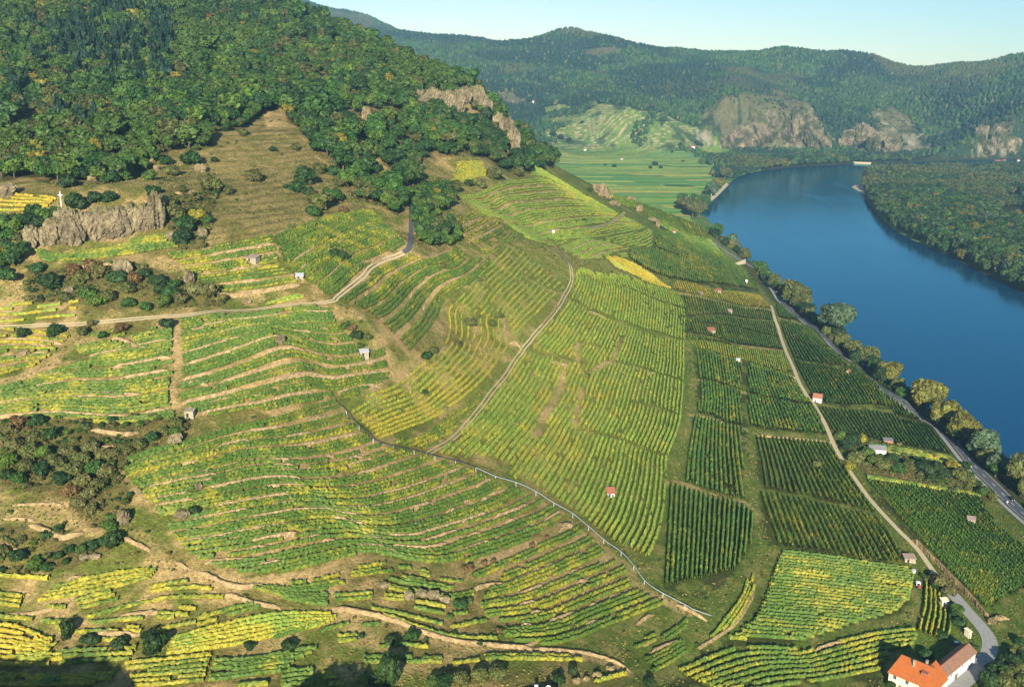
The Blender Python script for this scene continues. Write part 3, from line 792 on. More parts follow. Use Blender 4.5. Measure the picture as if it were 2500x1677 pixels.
B(7, (60, 850, 120, 'b'), (130, 800, 130, 'r'), (260, 790, 120), (350, 880, 130), (250, 900, 140, 'o'), (100, 950, 140, 'b'), (200, 1000, 150, 'o'), (60, 1060, 150), (170, 1100, 150, 'o'), (300, 1000, 140), (290, 1120, 150), (380, 1080, 150, 'o'), (470, 1000, 140, 'b'), (560, 1050, 150, 'o'), (620, 980, 130, 'b'), (700, 1020, 130, 'b'), (640, 1110, 140), (500, 1130, 160, 'o'), (420, 1180, 140), (560, 1200, 150, 'b'), (480, 1260, 130, 'r'), (520, 1340, 120, 'b'), (600, 1280, 140, 'b'), (680, 1220, 130, 'o'), (720, 1130, 130, 'b'), (780, 1010, 120, 'b'), (850, 970, 120, 'o'), (940, 940, 110, 'o'), (1020, 900, 110), (1100, 850, 100, 'o'), (1180, 810, 120, 'o'), (1180, 860, 100), (120, 1180, 130), (40, 1150, 110, 'd'), (620, 1380, 110, 'b'))
B(11, (340, 1560, 190, 'd', 1.7), (250, 1567, 120, 'd', 1.2), (1580, 1490, 70, 'd', 1.4), (820, 1040, 110), (880, 1010, 70, 'o'), (500, 1250, 120), (350, 1270, 100, 'd'), (780, 1215, 50), (750, 1110, 60), (950, 1285, 55), (870, 790, 80, 'r'), (980, 745, 50, 'r'), (1040, 730, 45, 'r'), (1400, 575, 45, 'r'), (1300, 625, 45, 'r'), (1080, 1200, 55, 'r'), (700, 1567, 160), (830, 1540, 150, 'o'), (960, 1520, 150, 'o'), (1080, 1500, 140, 'o'), (1480, 1540, 110, 'd'), (640, 1560, 120), (2090, 1560, 90, 'd'), (160, 1230, 50, 'd'))
B(9, (1035, 640, 75, 'd'), (1200, 910, 120), (1145, 960, 110, 'd'), (1200, 1040, 140, 'o'), (1280, 1010, 120), (1240, 910, 100, 'y'), (1330, 1060, 130), (1390, 1090, 140, 'o'), (1470, 1110, 120), (1560, 1090, 120, 'o'), (1700, 1130, 190, 'd'), (1640, 1060, 110), (1800, 1150, 130), (1900, 1160, 140, 'o'), (1970, 1190, 120, 'o'), (2060, 1260, 100), (1200, 380, 80, 'd'), (1100, 880, 90), (1160, 1090, 100, 'y'), (1450, 1030, 90), (1850, 1080, 90, 'y'), (1950, 1080, 80, 'd'), (510, 1010, 50, 'b'), (950, 1070, 70, 'o'), (2130, 1290, 90, 'o'), (2080, 1390, 55, 'd'), (1190, 900, 90, 'o'))
B(12, (1780, 900, 150, 'b', 0.9), (1830, 940, 110, 'b'), (1720, 860, 90, 'b'), (1685, 1370, 110), (1880, 1080, 120), (1900, 1160, 110), (1860, 1100, 90, 'd'), (2240, 1420, 160, 'd'), (2150, 1480, 170, 'd'), (2260, 1500, 150, 'o'), (2300, 1280, 90), (2110, 1567, 180, 'd'), (2330, 1560, 150, 'o'), (1790, 1240, 90, 'd'), (2010, 1310, 50, 'd'), (2200, 1600, 160, 'o'), (2330, 1400, 120, 'd'), (2270, 1350, 100, 'o'), (1450, 1567, 90, 'd'))
CC = {'g': lambda: GREENS[int(rng.integers(6))], 'd': lambda: GREENS[3] * np.array([1.25, 1.08, 0.9]), 'o': lambda: C_OLI, 'y': lambda: C_YEL, 'r': lambda: C_RED, 'b': lambda: C_BRN}
for (px, py, w) in [(1478, 404, 9), (1500, 408, 14), (1588, 411, 12), (1600, 404, 18), (1613, 411, 12), (1668, 395, 9), (1640, 372, 8), (1700, 352, 16), (1712, 356, 14), (1420, 300, 10), (1560, 330, 14), (1350, 330, 20), (1368, 338, 18), (1388, 345, 16)]:
    p = at(px, py + 2, far=True); f = to_px(p.x, p.y, p.z)[2]; r = w / 2 * f / FPX
    o = bpy.data.objects.new("tree_clump", D_BU[int(rng.integers(4))]); COL.objects.link(o)
    o.location = (p.x, p.y, p.z + r * 0.6); o.scale = (r, r, r * 0.85); o.rotation_euler = (0, 0, rng.uniform(0, 6.28)); o.color = (*(GREENS[3] * 0.8), 1)
    tag(o, "dark tree clump among the far valley vineyards", "tree clump", "tree clumps among the far valley vineyards")
CN = {'g': 'green', 'd': 'dark green', 'o': 'olive', 'y': 'yellow', 'r': 'reddish brown', 'b': 'brownish'}
for (px, py, w, ck, asp) in BUSHES:
    p = at(px, min(py, 1676), near=True)
    f = to_px(p.x, p.y, p.z)[2]
    r = w / 2 * f / FPX
    o = bpy.data.objects.new("bush", D_BU[int(rng.integers(4))]); COL.objects.link(o)
    o.location = (p.x, p.y, p.z + r * asp * 0.62); o.scale = (r, r, r * asp); o.rotation_euler = (0, 0, rng.uniform(0, 6.28))
    o.color = (*(CC[ck]() * rng.uniform(0.85, 1.15)), 1)
    sz = "small" if r < 2.2 else ("large" if r > 4.2 else "rounded")
    if asp > 1.1: sz = "tall upright"
    wh = where(px, py)
    tag(o, "%s %s bush %s" % (sz, CN[ck], wh), "bush", "%s %s bushes %s" % (sz, CN[ck], wh))
    CLEAR.append((p.x, p.y, r * 0.8))

# ------------------------------------------------------------------ rocks
def lump(cx, cy, cz, rx, ry, rz, seed, sub=4, rough=0.30):
    r = np.random.default_rng(seed)
    Vt, F = ICO[sub]
    d = Vt.copy(); o = r.uniform(0, 60, 3)
    n = fbm(d[:, 0] * 3 + d[:, 2] * 1.7 + o[0], d[:, 1] * 3 - d[:, 2] * 2.3 + o[1], 2.2, seed, 4) - 0.5
    cr = np.abs(fbm(d[:, 0] * 4 + o[2], d[:, 2] * 1.4 + d[:, 1] * 4 + o[1], 1.5, seed + 5, 3) - 0.5) * 2      # upright clefts
    k = 1 + rough * 2.0 * n - 0.34 * np.clip(0.30 - cr, 0, 1) / 0.30
    st = np.round(d[:, 2] * 4 + n * 2) / 4 * 0.25 + d[:, 2] * 0.75
    W = np.stack([d[:, 0] * k, d[:, 1] * k, st * k], 1)
    q = np.maximum(np.abs(W[:, 0]), np.abs(W[:, 1])); W[:, :2] *= (1 + 0.16 * (1 - np.clip(q, 0, 1)))[:, None]
    a = r.uniform(0, 6.28); W[:, :2] = W[:, :2] @ np.array([[math.cos(a), math.sin(a)], [-math.sin(a), math.cos(a)]])
    W = W * np.array([rx, ry, rz]) + np.array([cx, cy, cz])
    t = np.clip(0.5 + n * 1.6, 0, 1)[:, None]
    return W, F, t
ROCK_A = np.array(lin(124, 112, 86)) * 0.54; ROCK_B = np.array(lin(178, 160, 122)) * 0.58; ROCK_T = np.array(lin(196, 168, 120)) * 0.58; MOSS = np.array(lin(112, 112, 62)) * 0.5
def rock(name, label, group, k, lumps, tone='grey', sub=4, grow=1.0, cat="rock"):
    if group:                                     # separate stones: one thing each
        for l in lumps: rock(name, label, None, k, [l], tone, sub, grow, cat)['group'] = group
        return
    parts = []
    for i, (x, y, w, h) in enumerate(lumps):
        px, py = Z(k, (x, y))[0] if k else (x * 1.0693, y * 1.0693)
        w_, h_ = (w / 2.7506, h / 2.7506) if k else (w * 1.0693, h * 1.0693)
        p = at(px, py + h_ * 0.40, near=True); f = to_px(p.x, p.y, p.z)[2]
        rx = w_ / 2 * f / FPX * 1.12 * grow; rz = h_ / 2 * f / FPX * 1.15 * grow
        ry = max(rx, rz) * 0.62
        W, F, t = lump(p.x, p.y + ry * 0.55, p.z + rz * 0.78, rx, ry, rz, int(px * 13 + py), sub)
        b = ROCK_T if tone == 'tan' else ROCK_B
        c = ROCK_A * (1 - t) + b * t
        up = np.clip((W[:, 2:3] - (p.z + rz * 1.35)) / max(rz, 0.1) * 2, 0, 0.6)
        c = c * (1 - up) + MOSS * up
        parts.append((W, [F], c))
        CLEAR.append((p.x, p.y, rx * 0.9))
    Vt, F, C = join(parts)
    o0 = np.array([Vt[:, 0].mean(), Vt[:, 1].mean(), Vt[:, 2].min()])
    o = mesh_np(name, Vt - o0, F, M['rock'], C); o.location = o0
    return tag(o, label, cat, group)
rock("rock_outcrop", "broad grey rock outcrop with deep clefts below the white cross", None, 4, [(300, 505, 90, 130), (370, 480, 150, 180), (470, 470, 170, 210), (430, 375, 130, 130), (540, 440, 110, 200), (625, 430, 170, 220), (720, 430, 190, 220), (815, 415, 170, 220), (890, 385, 110, 190), (960, 385, 120, 190), (1040, 350, 110, 250), (1085, 300, 60, 160)], 'grey', 4, 1.0, "rock outcrop")
rock("rock_pillar", "squat grey rock pillar left of the broad outcrop", None, 4, [(205, 505, 85, 150), (190, 545, 80, 90)])
rock("rock_pinnacle", "small dark pinnacle on top of the broad outcrop's right end", None, 4, [(1075, 245, 40, 70)])
rock("crag", "pale crag in the broken row high on the wooded ridge", "pale crags high on the wooded ridge", 0, [(962, 232, 36, 44), (990, 226, 40, 40), (1015, 234, 40, 44), (1040, 240, 40, 50), (1062, 222, 32, 40), (1095, 232, 30, 46), (1110, 248, 28, 44), (1085, 214, 34, 30)], 'grey', 4, 1.0, "crag")
rock("crag", "steep brown crag at the right end of the wooded ridge", None, 0, [(1140, 290, 26, 46), (1156, 305, 34, 60), (1170, 325, 30, 58), (1178, 345, 20, 36)], 'grey', 4, 1.05, "crag")
rock("crag", "pale rock knob at the top edge of the wood", None, 1, [(950, 30, 80, 60)], 'tan')
rock("crag", "small rock tooth at the top of the wood near the skyline", None, 1, [(1678, 45, 30, 50)], 'tan')
rock("crag", "upright rock slab in the wood below the pale crag", None, 2, [(190, 775, 60, 90)], 'tan')
rock("boulder", "grey boulder at the left edge behind the white cross", None, 4, [(40, 185, 120, 100)])
rock("boulder", "large grey boulder under the vine strip of the outcrop", None, 4, [(825, 705, 100, 105), (790, 690, 60, 80)])
rock("boulder", "tall boulder at the left end of the shelter's terraces", None, 4, [(1268, 775, 60, 100)])
rock("boulder", "grey boulder at the right end of the outcrop's vine strip", None, 4, [(1150, 490, 70, 55)])
rock("boulder", "grey boulder on the meadow's edge right of the outcrop", None, 4, [(1355, 470, 60, 65)])
rock("boulder", "small pale boulder left on the scrubby bank", "boulders left on the scrubby bank", 4, [(462, 865, 60, 65), (420, 885, 50, 40)])
rock("boulder", "round pale boulder above the gravel lane", None, 4, [(1655, 930, 60, 36)], 'tan')
rock("rock_ledge", "pale broken rock ledge between wood and outcrop", "rock ledges between wood and outcrop", 1, [(555, 1165, 110, 70), (640, 1130, 80, 100), (620, 1200, 90, 50), (790, 1150, 60, 60)], 'tan', 3)
rock("boulder", "pale boulder under the bushes on the meadow", None, 1, [(1345, 1135, 80, 55)], 'tan', 3)
rock("boulder", "pale stone left of the meadow bushes", "stones left of the meadow bushes", 1, [(1020, 1075, 60, 40), (1050, 1130, 40, 40)], 'tan', 3)
rock("boulder", "grey boulder in the upper middle terraces", None, 7, [(1880, 225, 55, 65)])
rock("boulder", "flat tan boulder among the yellow rows at the left edge", None, 7, [(150, 310, 85, 45)], 'tan', 3)
rock("boulder", "grey boulder at the left end of the broad terraced slope", None, 7, [(1180, 890, 80, 70), (1150, 905, 50, 50)])
rock("boulder", "dark slab of rock beside the footpath junction", None, 10, [(825, 440, 85, 110)])
rock("boulder", "dark boulder in the lower rows of the broad terraced slope", None, 10, [(1215, 415, 100, 60)])
rock("boulder", "small grey boulder in the yellow row near the junction", None, 10, [(925, 255, 40, 36)])
rock("boulder", "grey boulder on the bank by the long terrace", None, 10, [(1330, 225, 50, 50)])
rock("boulder", "pale rock above the footpath at the left", "rocks above the footpath at the left", 10, [(560, 700, 80, 40), (640, 695, 70, 40)], 'grey', 3)
rock("quarried_rock", "pale quarried rock on the ridge vineyard", "quarried rocks on the ridge vineyard", 2, [(1740, 1270, 50, 70), (1775, 1290, 60, 90), (1810, 1310, 55, 80), (1850, 1365, 50, 36), (1880, 1375, 40, 30)], 'tan', 3, 1.0, "rock face")
rock("rock_ledge", "pale stone ledge on the ridge near the valley", None, 2, [(1970, 1305, 60, 30)], 'tan', 3)
rock("rock_ledge", "dark topped stone ledge on the ridge", None, 2, [(2025, 1405, 50, 50)], 'tan', 3)
rock("rock_ledge", "pale stone ledge at the lower end of the ridge", None, 2, [(2120, 1480, 70, 30), (2150, 1510, 30, 50)], 'tan', 3)
rock("boulder", "pale long rock by the pipe's middle posts", None, 11, [(1530, 490, 90, 40)], 'tan', 3)
rock("boulder", "broken pale rock on the stony lower bank", "rocks on the stony lower bank", 11, [(480, 960, 60, 70), (560, 945, 70, 60), (640, 960, 90, 70), (720, 985, 70, 50), (300, 890, 70, 40)], 'grey', 3)
rock("boulder", "tan rock on the bank at the bottom edge", "rocks on the bank at the bottom edge", 11, [(1670, 1515, 40, 40), (1740, 1490, 60, 40), (1600, 1530, 60, 50), (1830, 1445, 60, 30)], 'tan', 3)
rock("boulder", "pale rock above the farm road", "rocks above the farm road", 12, [(2130, 1130, 60, 40), (2180, 1110, 50, 30)], 'tan', 3)

def far_cliff(label, lumps, tone=1.0):
    parts = []
    for (px, py, w, h) in lumps:
        p = at(px, py + h * 0.42, far=True); f = to_px(p.x, p.y, p.z)[2]
        rx = w / 2 * f / FPX * 1.08; rz = h / 2 * f / FPX * 1.05; ry = rx * 0.75
        W, F, t = lump(p.x, p.y + ry * 0.55, p.z + rz * 0.80, rx, ry, rz, int(px * 7 + py), 4, 0.42)
        c = (ROCK_A * (1 - t) + ROCK_B * 1.0 * t) * 0.86 * tone
        up = np.clip((fbm(W[:, 0], W[:, 2] + W[:, 1], 26, int(px), 3) - 0.47) * 7, 0, 0.9)[:, None]
        parts.append((W, [F], c * (1 - up) + np.array(lin(84, 92, 50)) * 0.5 * up))
    Vt, F, C = join(parts)
    o0 = np.array([Vt[:, 0].mean(), Vt[:, 1].mean(), Vt[:, 2].min()])
    o = mesh_np("cliff", Vt - o0, F, M['far_rock'], C); o.location = o0
    return tag(o, label, "cliff")
M['far_rock'] = attr_mat("far_rock", 0.95, 0.1, ((0.06, 0.55, 1.4), (0.2, 0.75, 1.25)), (0.12, 0.9, 5.0))
far_cliff("broad pale cliff standing above the far river bend", [(1775, 345, 50, 40), (1812, 338, 60, 60), (1850, 325, 60, 80), (1885, 318, 55, 80), (1925, 320, 50, 70), (1962, 312, 56, 90), (1988, 335, 44, 60), (2018, 350, 28, 40)])
far_cliff("second pale cliff right of the broad one above the far bank", [(2075, 348, 50, 50), (2110, 340, 54, 66), (2148, 350, 54, 56), (2180, 362, 44, 44)])
far_cliff("pale quarry like cliff at the right edge of the far hills", [(2395, 335, 30, 60), (2412, 365, 44, 44), (2440, 345, 40, 60), (2470, 352, 44, 46)])

# ------------------------------------------------------------------ building helpers
def box(c, s, rz=0.0):
    x, y, z = s[0] / 2, s[1] / 2, s[2] / 2
    Vt = np.array([(-x, -y, -z), (x, -y, -z), (x, y, -z), (-x, y, -z), (-x, -y, z), (x, -y, z), (x, y, z), (-x, y, z)])
    ca, sa = math.cos(rz), math.sin(rz)
    Vt[:, :2] = Vt[:, :2] @ np.array([[ca, sa], [-sa, ca]])
    return Vt + np.array(c), [np.array([(0, 3, 2, 1), (4, 5, 6, 7), (0, 1, 5, 4), (1, 2, 6, 5), (2, 3, 7, 6), (3, 0, 4, 7)])]
def put(name, shapes, mat, parent, smooth=False):
    Vt, F, _ = join([(v, f, np.ones((len(v), 3))) for v, f in shapes])
    return mesh_np(name, Vt, F, mat, None, smooth, parent)
def gable(L, W, e, rise, over=0.4, th=0.22, hip=0.0):
    """A gabled roof along x with real thickness; e is the eave height."""
    l, w = L / 2 + over, W / 2 + over; k = rise / (W / 2); ze = e - over * k; zr = e + rise
    a = l - hip
    top = [(-l, -w, ze), (l, -w, ze), (a, 0, zr), (-a, 0, zr), (l, w, ze), (-l, w, ze)]
    bot = [(x, y, z - th) for x, y, z in top]
    Vt = np.array(top + bot)
    F4 = np.array([(0, 1, 2, 3), (4, 5, 3, 2), (6, 9, 8, 7), (10, 8, 9, 11), (0, 6, 7, 1), (4, 10, 11, 5)])
    F3 = []
    if hip > 0: F3 = [(1, 4, 2), (5, 0, 3)]
    F4 = np.vstack([F4, [(1, 7, 10, 4), (5, 11, 6, 0)]]) if hip > 0 else np.vstack([F4, [(1, 7, 8, 2), (2, 8, 10, 4), (0, 3, 9, 6), (3, 5, 11, 9)]])
    return Vt, [F4] + ([np.array(F3)] if len(F3) else [])
def gwall(L, W, e, rise, base=-1.2):
    l, w = L / 2, W / 2
    Vt = np.array([(-l, -w, base), (l, -w, base), (l, w, base), (-l, w, base), (-l, -w, e), (l, -w, e), (l, w, e), (-l, w, e), (-l, 0, e + rise - 0.12), (l, 0, e + rise - 0.12)])
    return Vt, [np.array([(0, 1, 5, 4), (2, 3, 7, 6)]), np.array([(1, 2, 6, 9, 5), (3, 0, 4, 8, 7)])]
W_WHITE = plain_mat("white_render", (0.52, 0.50, 0.46), 0.85, 0.2, 0.6, 0.9, 1.06, coord='object')
W_CREAM = plain_mat("cream_render", (0.72, 0.60, 0.38), 0.85, 0.2, 0.6, 0.92, 1.06, coord='object')
W_STONE = plain_mat("field_stone", (0.30, 0.25, 0.17), 0.95, 0.1, 1.8, 0.6, 1.3, bump=(2.0, 0.8, 0.3), coord='object')
W_BRICK = plain_mat("brick_wall", (0.30, 0.13, 0.075), 0.9, 0.1, 2.0, 0.75, 1.2, coord='object')
R_ORANGE = plain_mat("orange_tiles", (0.35, 0.092, 0.020), 0.75, 0.2, 1.6, 0.84, 1.14, coord='object', col2=(0.30, 0.085, 0.022))
R_RED = plain_mat("old_red_tiles", (0.27, 0.10, 0.055), 0.8, 0.2, 1.6, 0.75, 1.2, coord='object', col2=(0.26, 0.10, 0.06))
R_BROWN = plain_mat("brown_tiles", (0.25, 0.125, 0.072), 0.8, 0.2, 1.6, 0.78, 1.2, coord='object', col2=(0.20, 0.115, 0.075))
R_GREY = plain_mat("grey_roofing", (0.17, 0.165, 0.16), 0.8, 0.3, 1.4, 0.8, 1.2, coord='object')
R_DUSK = plain_mat("weathered_roofing", (0.27, 0.19, 0.15), 0.85, 0.2, 1.4, 0.8, 1.2, coord='object')
R_LIGHT = plain_mat("pale_sheet_roof", (0.42, 0.42, 0.42), 0.5, 0.4, 0.8, 0.9, 1.08, coord='object')
DARK = plain_mat("dark_opening", (0.015, 0.015, 0.017), 0.5, 0.4, 1.0, 0.9, 1.1, coord='object')
GLASS = plain_mat("window_glass", (0.02, 0.025, 0.03), 0.12, 0.6, 1.0, 0.9, 1.1, coord='object')
WOODM = plain_mat("weathered_wood", (0.16, 0.11, 0.07), 0.85, 0.2, 2.0, 0.75, 1.2, coord='object')
STEEL = plain_mat("galvanised_steel", (0.60, 0.63, 0.66), 0.45, 0.5, 2.0, 0.9, 1.08, coord='object')
PIPEM = plain_mat("grey_pipe", (0.24, 0.28, 0.28), 0.5, 0.4, 2.0, 0.85, 1.1, coord='object')
RUBBER = plain_mat("dark_hose", (0.035, 0.036, 0.035), 0.7, 0.3, 2.0, 0.85, 1.2, coord='object')

def empty(name, x, y, z, rz, label, cat, group=None):
    o = bpy.data.objects.new(name, None); COL.objects.link(o); o.location = (x, y, z); o.rotation_euler = (0, 0, rz); o.empty_display_size = 1
    return tag(o, label, cat, group)
def window(root, x, y, z, w, h, side, frame_mat=W_WHITE):
    """A framed window on one wall: side is the outward axis, '-y', '+y', '-x', '+x'."""
    ax = side[1]; sg = 1 if side[0] == '+' else -1
    if ax == 'y':
        f = put("window", [box((x - w / 2 - 0.05, y + sg * 0.03, z), (0.12, 0.12, h + 0.2)), box((x + w / 2 + 0.05, y + sg * 0.03, z), (0.12, 0.12, h + 0.2)), box((x, y + sg * 0.03, z + h / 2 + 0.05), (w - 0.02, 0.12, 0.11)), box((x, y + sg * 0.05, z - h / 2 - 0.05), (w - 0.02, 0.18, 0.11)), box((x, y + sg * 0.02, z), (0.06, 0.08, h - 0.02))], frame_mat, root)
        put("pane", [box((x, y + sg * 0.012, z), (w - 0.04, 0.03, h - 0.04))], GLASS, f)
    else:
        f = put("window", [box((x + sg * 0.03, y - w / 2 - 0.05, z), (0.12, 0.12, h + 0.2)), box((x + sg * 0.03, y + w / 2 + 0.05, z), (0.12, 0.12, h + 0.2)), box((x + sg * 0.03, y, z + h / 2 + 0.05), (0.12, w - 0.02, 0.11)), box((x + sg * 0.05, y, z - h / 2 - 0.05), (0.18, w - 0.02, 0.11)), box((x + sg * 0.02, y, z), (0.08, 0.06, h - 0.02))], frame_mat, root)
        put("pane", [box((x + sg * 0.012, y, z), (0.03, w - 0.04, h - 0.04))], GLASS, f)

# ------------------------------------------------------------------ the farmhouse and its neighbours
ax_ = math.atan2(-0.70, 0.714)
P0 = np.array(pz(2171, 1637, 17.6)); ca, sa = math.cos(ax_), math.sin(ax_)
Lh, Wh, Eh, Rh = 17.0, 10.6, 6.0, 5.2
ctr = P0[:2] + np.array([ca, sa]) * Lh / 2 + np.array([-sa, ca]) * Wh / 2
gz0 = float(H(*ctr)); gz0 = 17.6 - Eh
hroot = empty("farmhouse", ctr[0], ctr[1], gz0, ax_, "cream farmhouse with a bright orange tiled roof at the bottom right corner", "house")
put("wall", [gwall(Lh, Wh, Eh, 0.3, -3.0)], W_CREAM, hroot)
rf = put("roof", [gable(Lh, Wh, Eh, Rh, 0.45, 0.25, 2.2)], R_ORANGE, hroot)
put("ridge_tiles", [box((0, 0, Eh + Rh + 0.05), (Lh - 3.6, 0.3, 0.16))], R_RED, rf)
ch = put("chimney", [box((-1.2, -1.5, Eh + Rh - 0.6), (0.8, 0.8, 2.6)), box((-1.2, -1.5, Eh + Rh + 0.76), (1.0, 1.0, 0.14))], W_STONE, rf)
put("chimney", [box((2.2, 1.6, Eh + Rh - 0.5), (0.7, 0.9, 2.4)), box((2.2, 1.6, Eh + Rh + 0.76), (0.9, 1.1, 0.14))], W_STONE, rf)
# cross wing towards the lower right
wing = put("wing_wall", [(lambda v_f: (v_f[0][:, [1, 0, 2]] * np.array([1, 1, 1]) + np.array([3.6, 3.4, 0]), [f[:, ::-1] for f in v_f[1]]))(gwall(7.0, 8.0, Eh - 0.05, 0.3, -3.0))], W_CREAM, hroot)
wr = put("wing_roof", [(lambda v_f: (v_f[0][:, [1, 0, 2]] + np.array([3.6, 3.4, 0]), [f[:, ::-1] for f in v_f[1]]))(gable(7.0, 8.0, Eh - 0.05, 4.7, 0.45, 0.25, 1.0))], R_ORANGE, hroot)
put("dormer", [box((3.4, -2.3, Eh + 3.25), (2.2, 2.6, 0.9))], R_RED, wr)
for xx in (-6.2, -1.6):
    for zz in (1.6, 4.4): window(hroot, xx, -Wh / 2, zz, 1.2, 1.4, '-y')
for zz in (1.6, 4.4): window(hroot, -Lh / 2, 0.6, zz, 1.2, 1.4, '-x')
for xx in (3.4, 6.8): window(hroot, xx, -Wh / 2, 4.4, 1.1, 1.4, '-y')
dr = put("door", [box((-4.0, -Wh / 2 - 0.03, 1.0), (1.1, 0.1, 2.1))], WOODM, hroot)
put("handle", [box((-3.6, -Wh / 2 - 0.11, 1.0), (0.12, 0.06, 0.04))], STEEL, dr)
CLEAR.append((ctr[0], ctr[1], 12))
A_ = np.array(pz(2365, 1569, 17.5)); B_ = np.array(pz(2292, 1628, 17.5))
cc_ = (A_ + B_) / 2; la = float(np.linalg.norm((A_ - B_)[:2])); an = math.atan2(A_[1] - B_[1], A_[0] - B_[0])
zr_ = 17.5 - 5.0 - 2.2
aroot = empty("annex_building", cc_[0], cc_[1], zr_, an, "long white outbuilding with a brown tiled roof beside the farmhouse", "outbuilding")
put("wall", [gwall(la, 6.2, 5.0, 2.1, -3.0)], W_WHITE, aroot)
ar = put("roof", [gable(la, 6.2, 5.0, 2.1, 0.4, 0.22)], R_BROWN, aroot)
put("ridge_tiles", [box((0, 0, 7.16), (la + 0.6, 0.28, 0.14))], R_RED, ar)
for q in (-0.32, 0.05, 0.33): window(aroot, la * q, -3.1, 3.3, 1.0, 1.0, '-y')
d2 = put("door", [box((la * -0.14, -3.13, 0.9), (2.2, 0.1, 2.3))], WOODM, aroot); put("handle", [box((la * -0.14 + 0.8, -3.21, 0.9), (0.1, 0.06, 0.2))], STEEL, d2)

def hut(px, py, wpx, label, wall, roof, name="field_hut", cat="hut", rz=0.0, ratio=0.8, eh=2.2, rise=1.2, mono=False, door=True, far=False, win=False, group=None):
    p = at(px, py, near=not far, far=far); f = to_px(p.x, p.y, p.z)[2]
    L = max(wpx * f / FPX * (1.0 if far else 0.88), 1.2); W = L * ratio
    root = empty(name, p.x, p.y + W * 0.3, float(H(p.x, p.y + W * 0.3)), rz, label, cat, group)
    if mono:
        put("wall", [(lambda v: (np.array([(x, y, (-1.5 if z < 0 else (eh if y < 0 else eh + rise))) for x, y, z in v[0]]), v[1]))(box((0, 0, 0), (L, W, 2)))], wall, root)
        o = 0.3
        k = rise / W
        top = np.array([(-L / 2 - o, -W / 2 - o, eh - o * k), (L / 2 + o, -W / 2 - o, eh - o * k), (L / 2 + o, W / 2 + o, eh + rise + o * k), (-L / 2 - o, W / 2 + o, eh + rise + o * k)]) + np.array([0, 0, 0.16])
        bot = top - np.array([0, 0, 0.14]); Vt = np.vstack([bot, top])
        put("roof", [(Vt, box((0, 0, 0), (1, 1, 1))[1])], roof, root)
    else:
        put("wall", [gwall(L, W, eh, rise, -1.5)], wall, root)
        put("roof", [gable(L, W, eh, rise, 0.28, 0.16)], roof, root)
    if door:
        d = put("door", [box((-L * 0.18, -W / 2 - 0.03, min(eh * 0.45, 0.95)), (min(0.9, L * 0.3), 0.08, min(1.9, eh * 0.85)))], WOODM if not mono else DARK, root)
        put("handle", [box((-L * 0.18 + min(0.9, L * 0.3) * 0.35, -W / 2 - 0.09, min(eh * 0.45, 0.95)), (0.1, 0.05, 0.05))], STEEL, d)
    if win: window(root, L * 0.24, -W / 2, eh * 0.6, min(0.8, L * 0.2), 0.7, '-y')
    CLEAR.append((p.x, p.y + W * 0.3, L * 0.75))
    return root
HUTS = []
hut(1491, 1213, 21, "small tiled hut standing in the upright rows above the pipe", W_WHITE, R_RED, rz=0.05, mono=True, eh=2.0, rise=1.6, ratio=0.85, win=True)
hut(889, 873, 23, "little shelter with a flat white sheet roof below the curving rows", W_STONE, R_LIGHT, mono=True, eh=2.3, rise=0.7, rz=0.25)
hut(617, 641, 30, "low stone field shelter with a pale slab roof on the terraces", W_STONE, R_DUSK, mono=True, eh=2.0, rise=0.9, rz=-0.3)
hut(731, 682, 20, "grey sheet roofed lean-to at the foot of the shelter's terraces", W_STONE, R_LIGHT, mono=True, eh=1.4, rise=0.9, rz=0.2)
hut(463, 1020, 24, "square stone hut with an open dark front on the left terraces", W_STONE, W_STONE, mono=True, eh=2.6, rise=0.3)
hut(1737, 812, 20, "red tiled hut among the middle plots", W_STONE, R_RED, mono=True, eh=1.6, rise=1.5)
hut(1802, 885, 10, "tiny white box hut between two vine plots", W_WHITE, R_LIGHT, mono=True, eh=2.6, rise=0.2)
hut(2071, 913, 14, "small brown tiled hut deep in the riverside plot", W_STONE, R_RED, eh=1.8, rise=1.6, rz=1.0)
hut(1997, 982, 23, "small white house with a steep red tiled roof by the stony path", W_WHITE, R_RED, "vineyard_house", "house", rz=-0.45, eh=3.4, rise=2.4, win=True)
hut(2169, 1084, 24, "red brick hut with a grey flat roof at the bare soil plot", W_BRICK, R_GREY, mono=True, eh=2.4, rise=0.4, rz=-0.2)
hut(2143, 1106, 44, "white cottage with a wide dark grey roof among garden bushes", W_WHITE, R_GREY, "garden_cottage", "cottage", rz=-0.12, eh=2.6, rise=1.7, ratio=0.7, win=True)
hut(2372, 1278, 20, "grey roofed hut inside the large slanting plot", W_STONE, R_DUSK, mono=True, eh=2.2, rise=0.8, rz=-0.35)
hut(2221, 1372, 29, "brownish roofed shed at the top corner of the crosswise plot", W_STONE, R_DUSK, "field_shed", "shed", mono=True, eh=2.0, rise=0.6, rz=-0.08)
hut(2306, 1478, 18, "flat pale roofed garden shed beside the farm road", W_WHITE, W_CREAM, "garden_shed", "shed", mono=True, eh=2.4, rise=0.3, rz=0.05)
hut(2364, 1556, 8, "narrow cream garden shed near the outbuilding", W_CREAM, W_CREAM, "garden_shed", "shed", mono=True, eh=2.8, rise=0.2, ratio=2.2, rz=0.3)
hut(1351, 572, 7, "white hut with a grey roof behind the spur", W_WHITE, R_LIGHT, mono=True, eh=2.6, rise=0.5)
hut(1782, 764, 11, "grey roofed hut below the golden strip", W_STONE, R_DUSK, mono=True, eh=1.8, rise=0.9)
hut(1712, 720, 8, "dark little hut in the golden strip", WOODM, R_GREY, mono=True, eh=1.8, rise=0.5)
hut(1754, 714, 15, "reddish tiled hut in the golden strip", W_STONE, R_RED, mono=True, eh=1.6, rise=1.2, rz=-0.1)
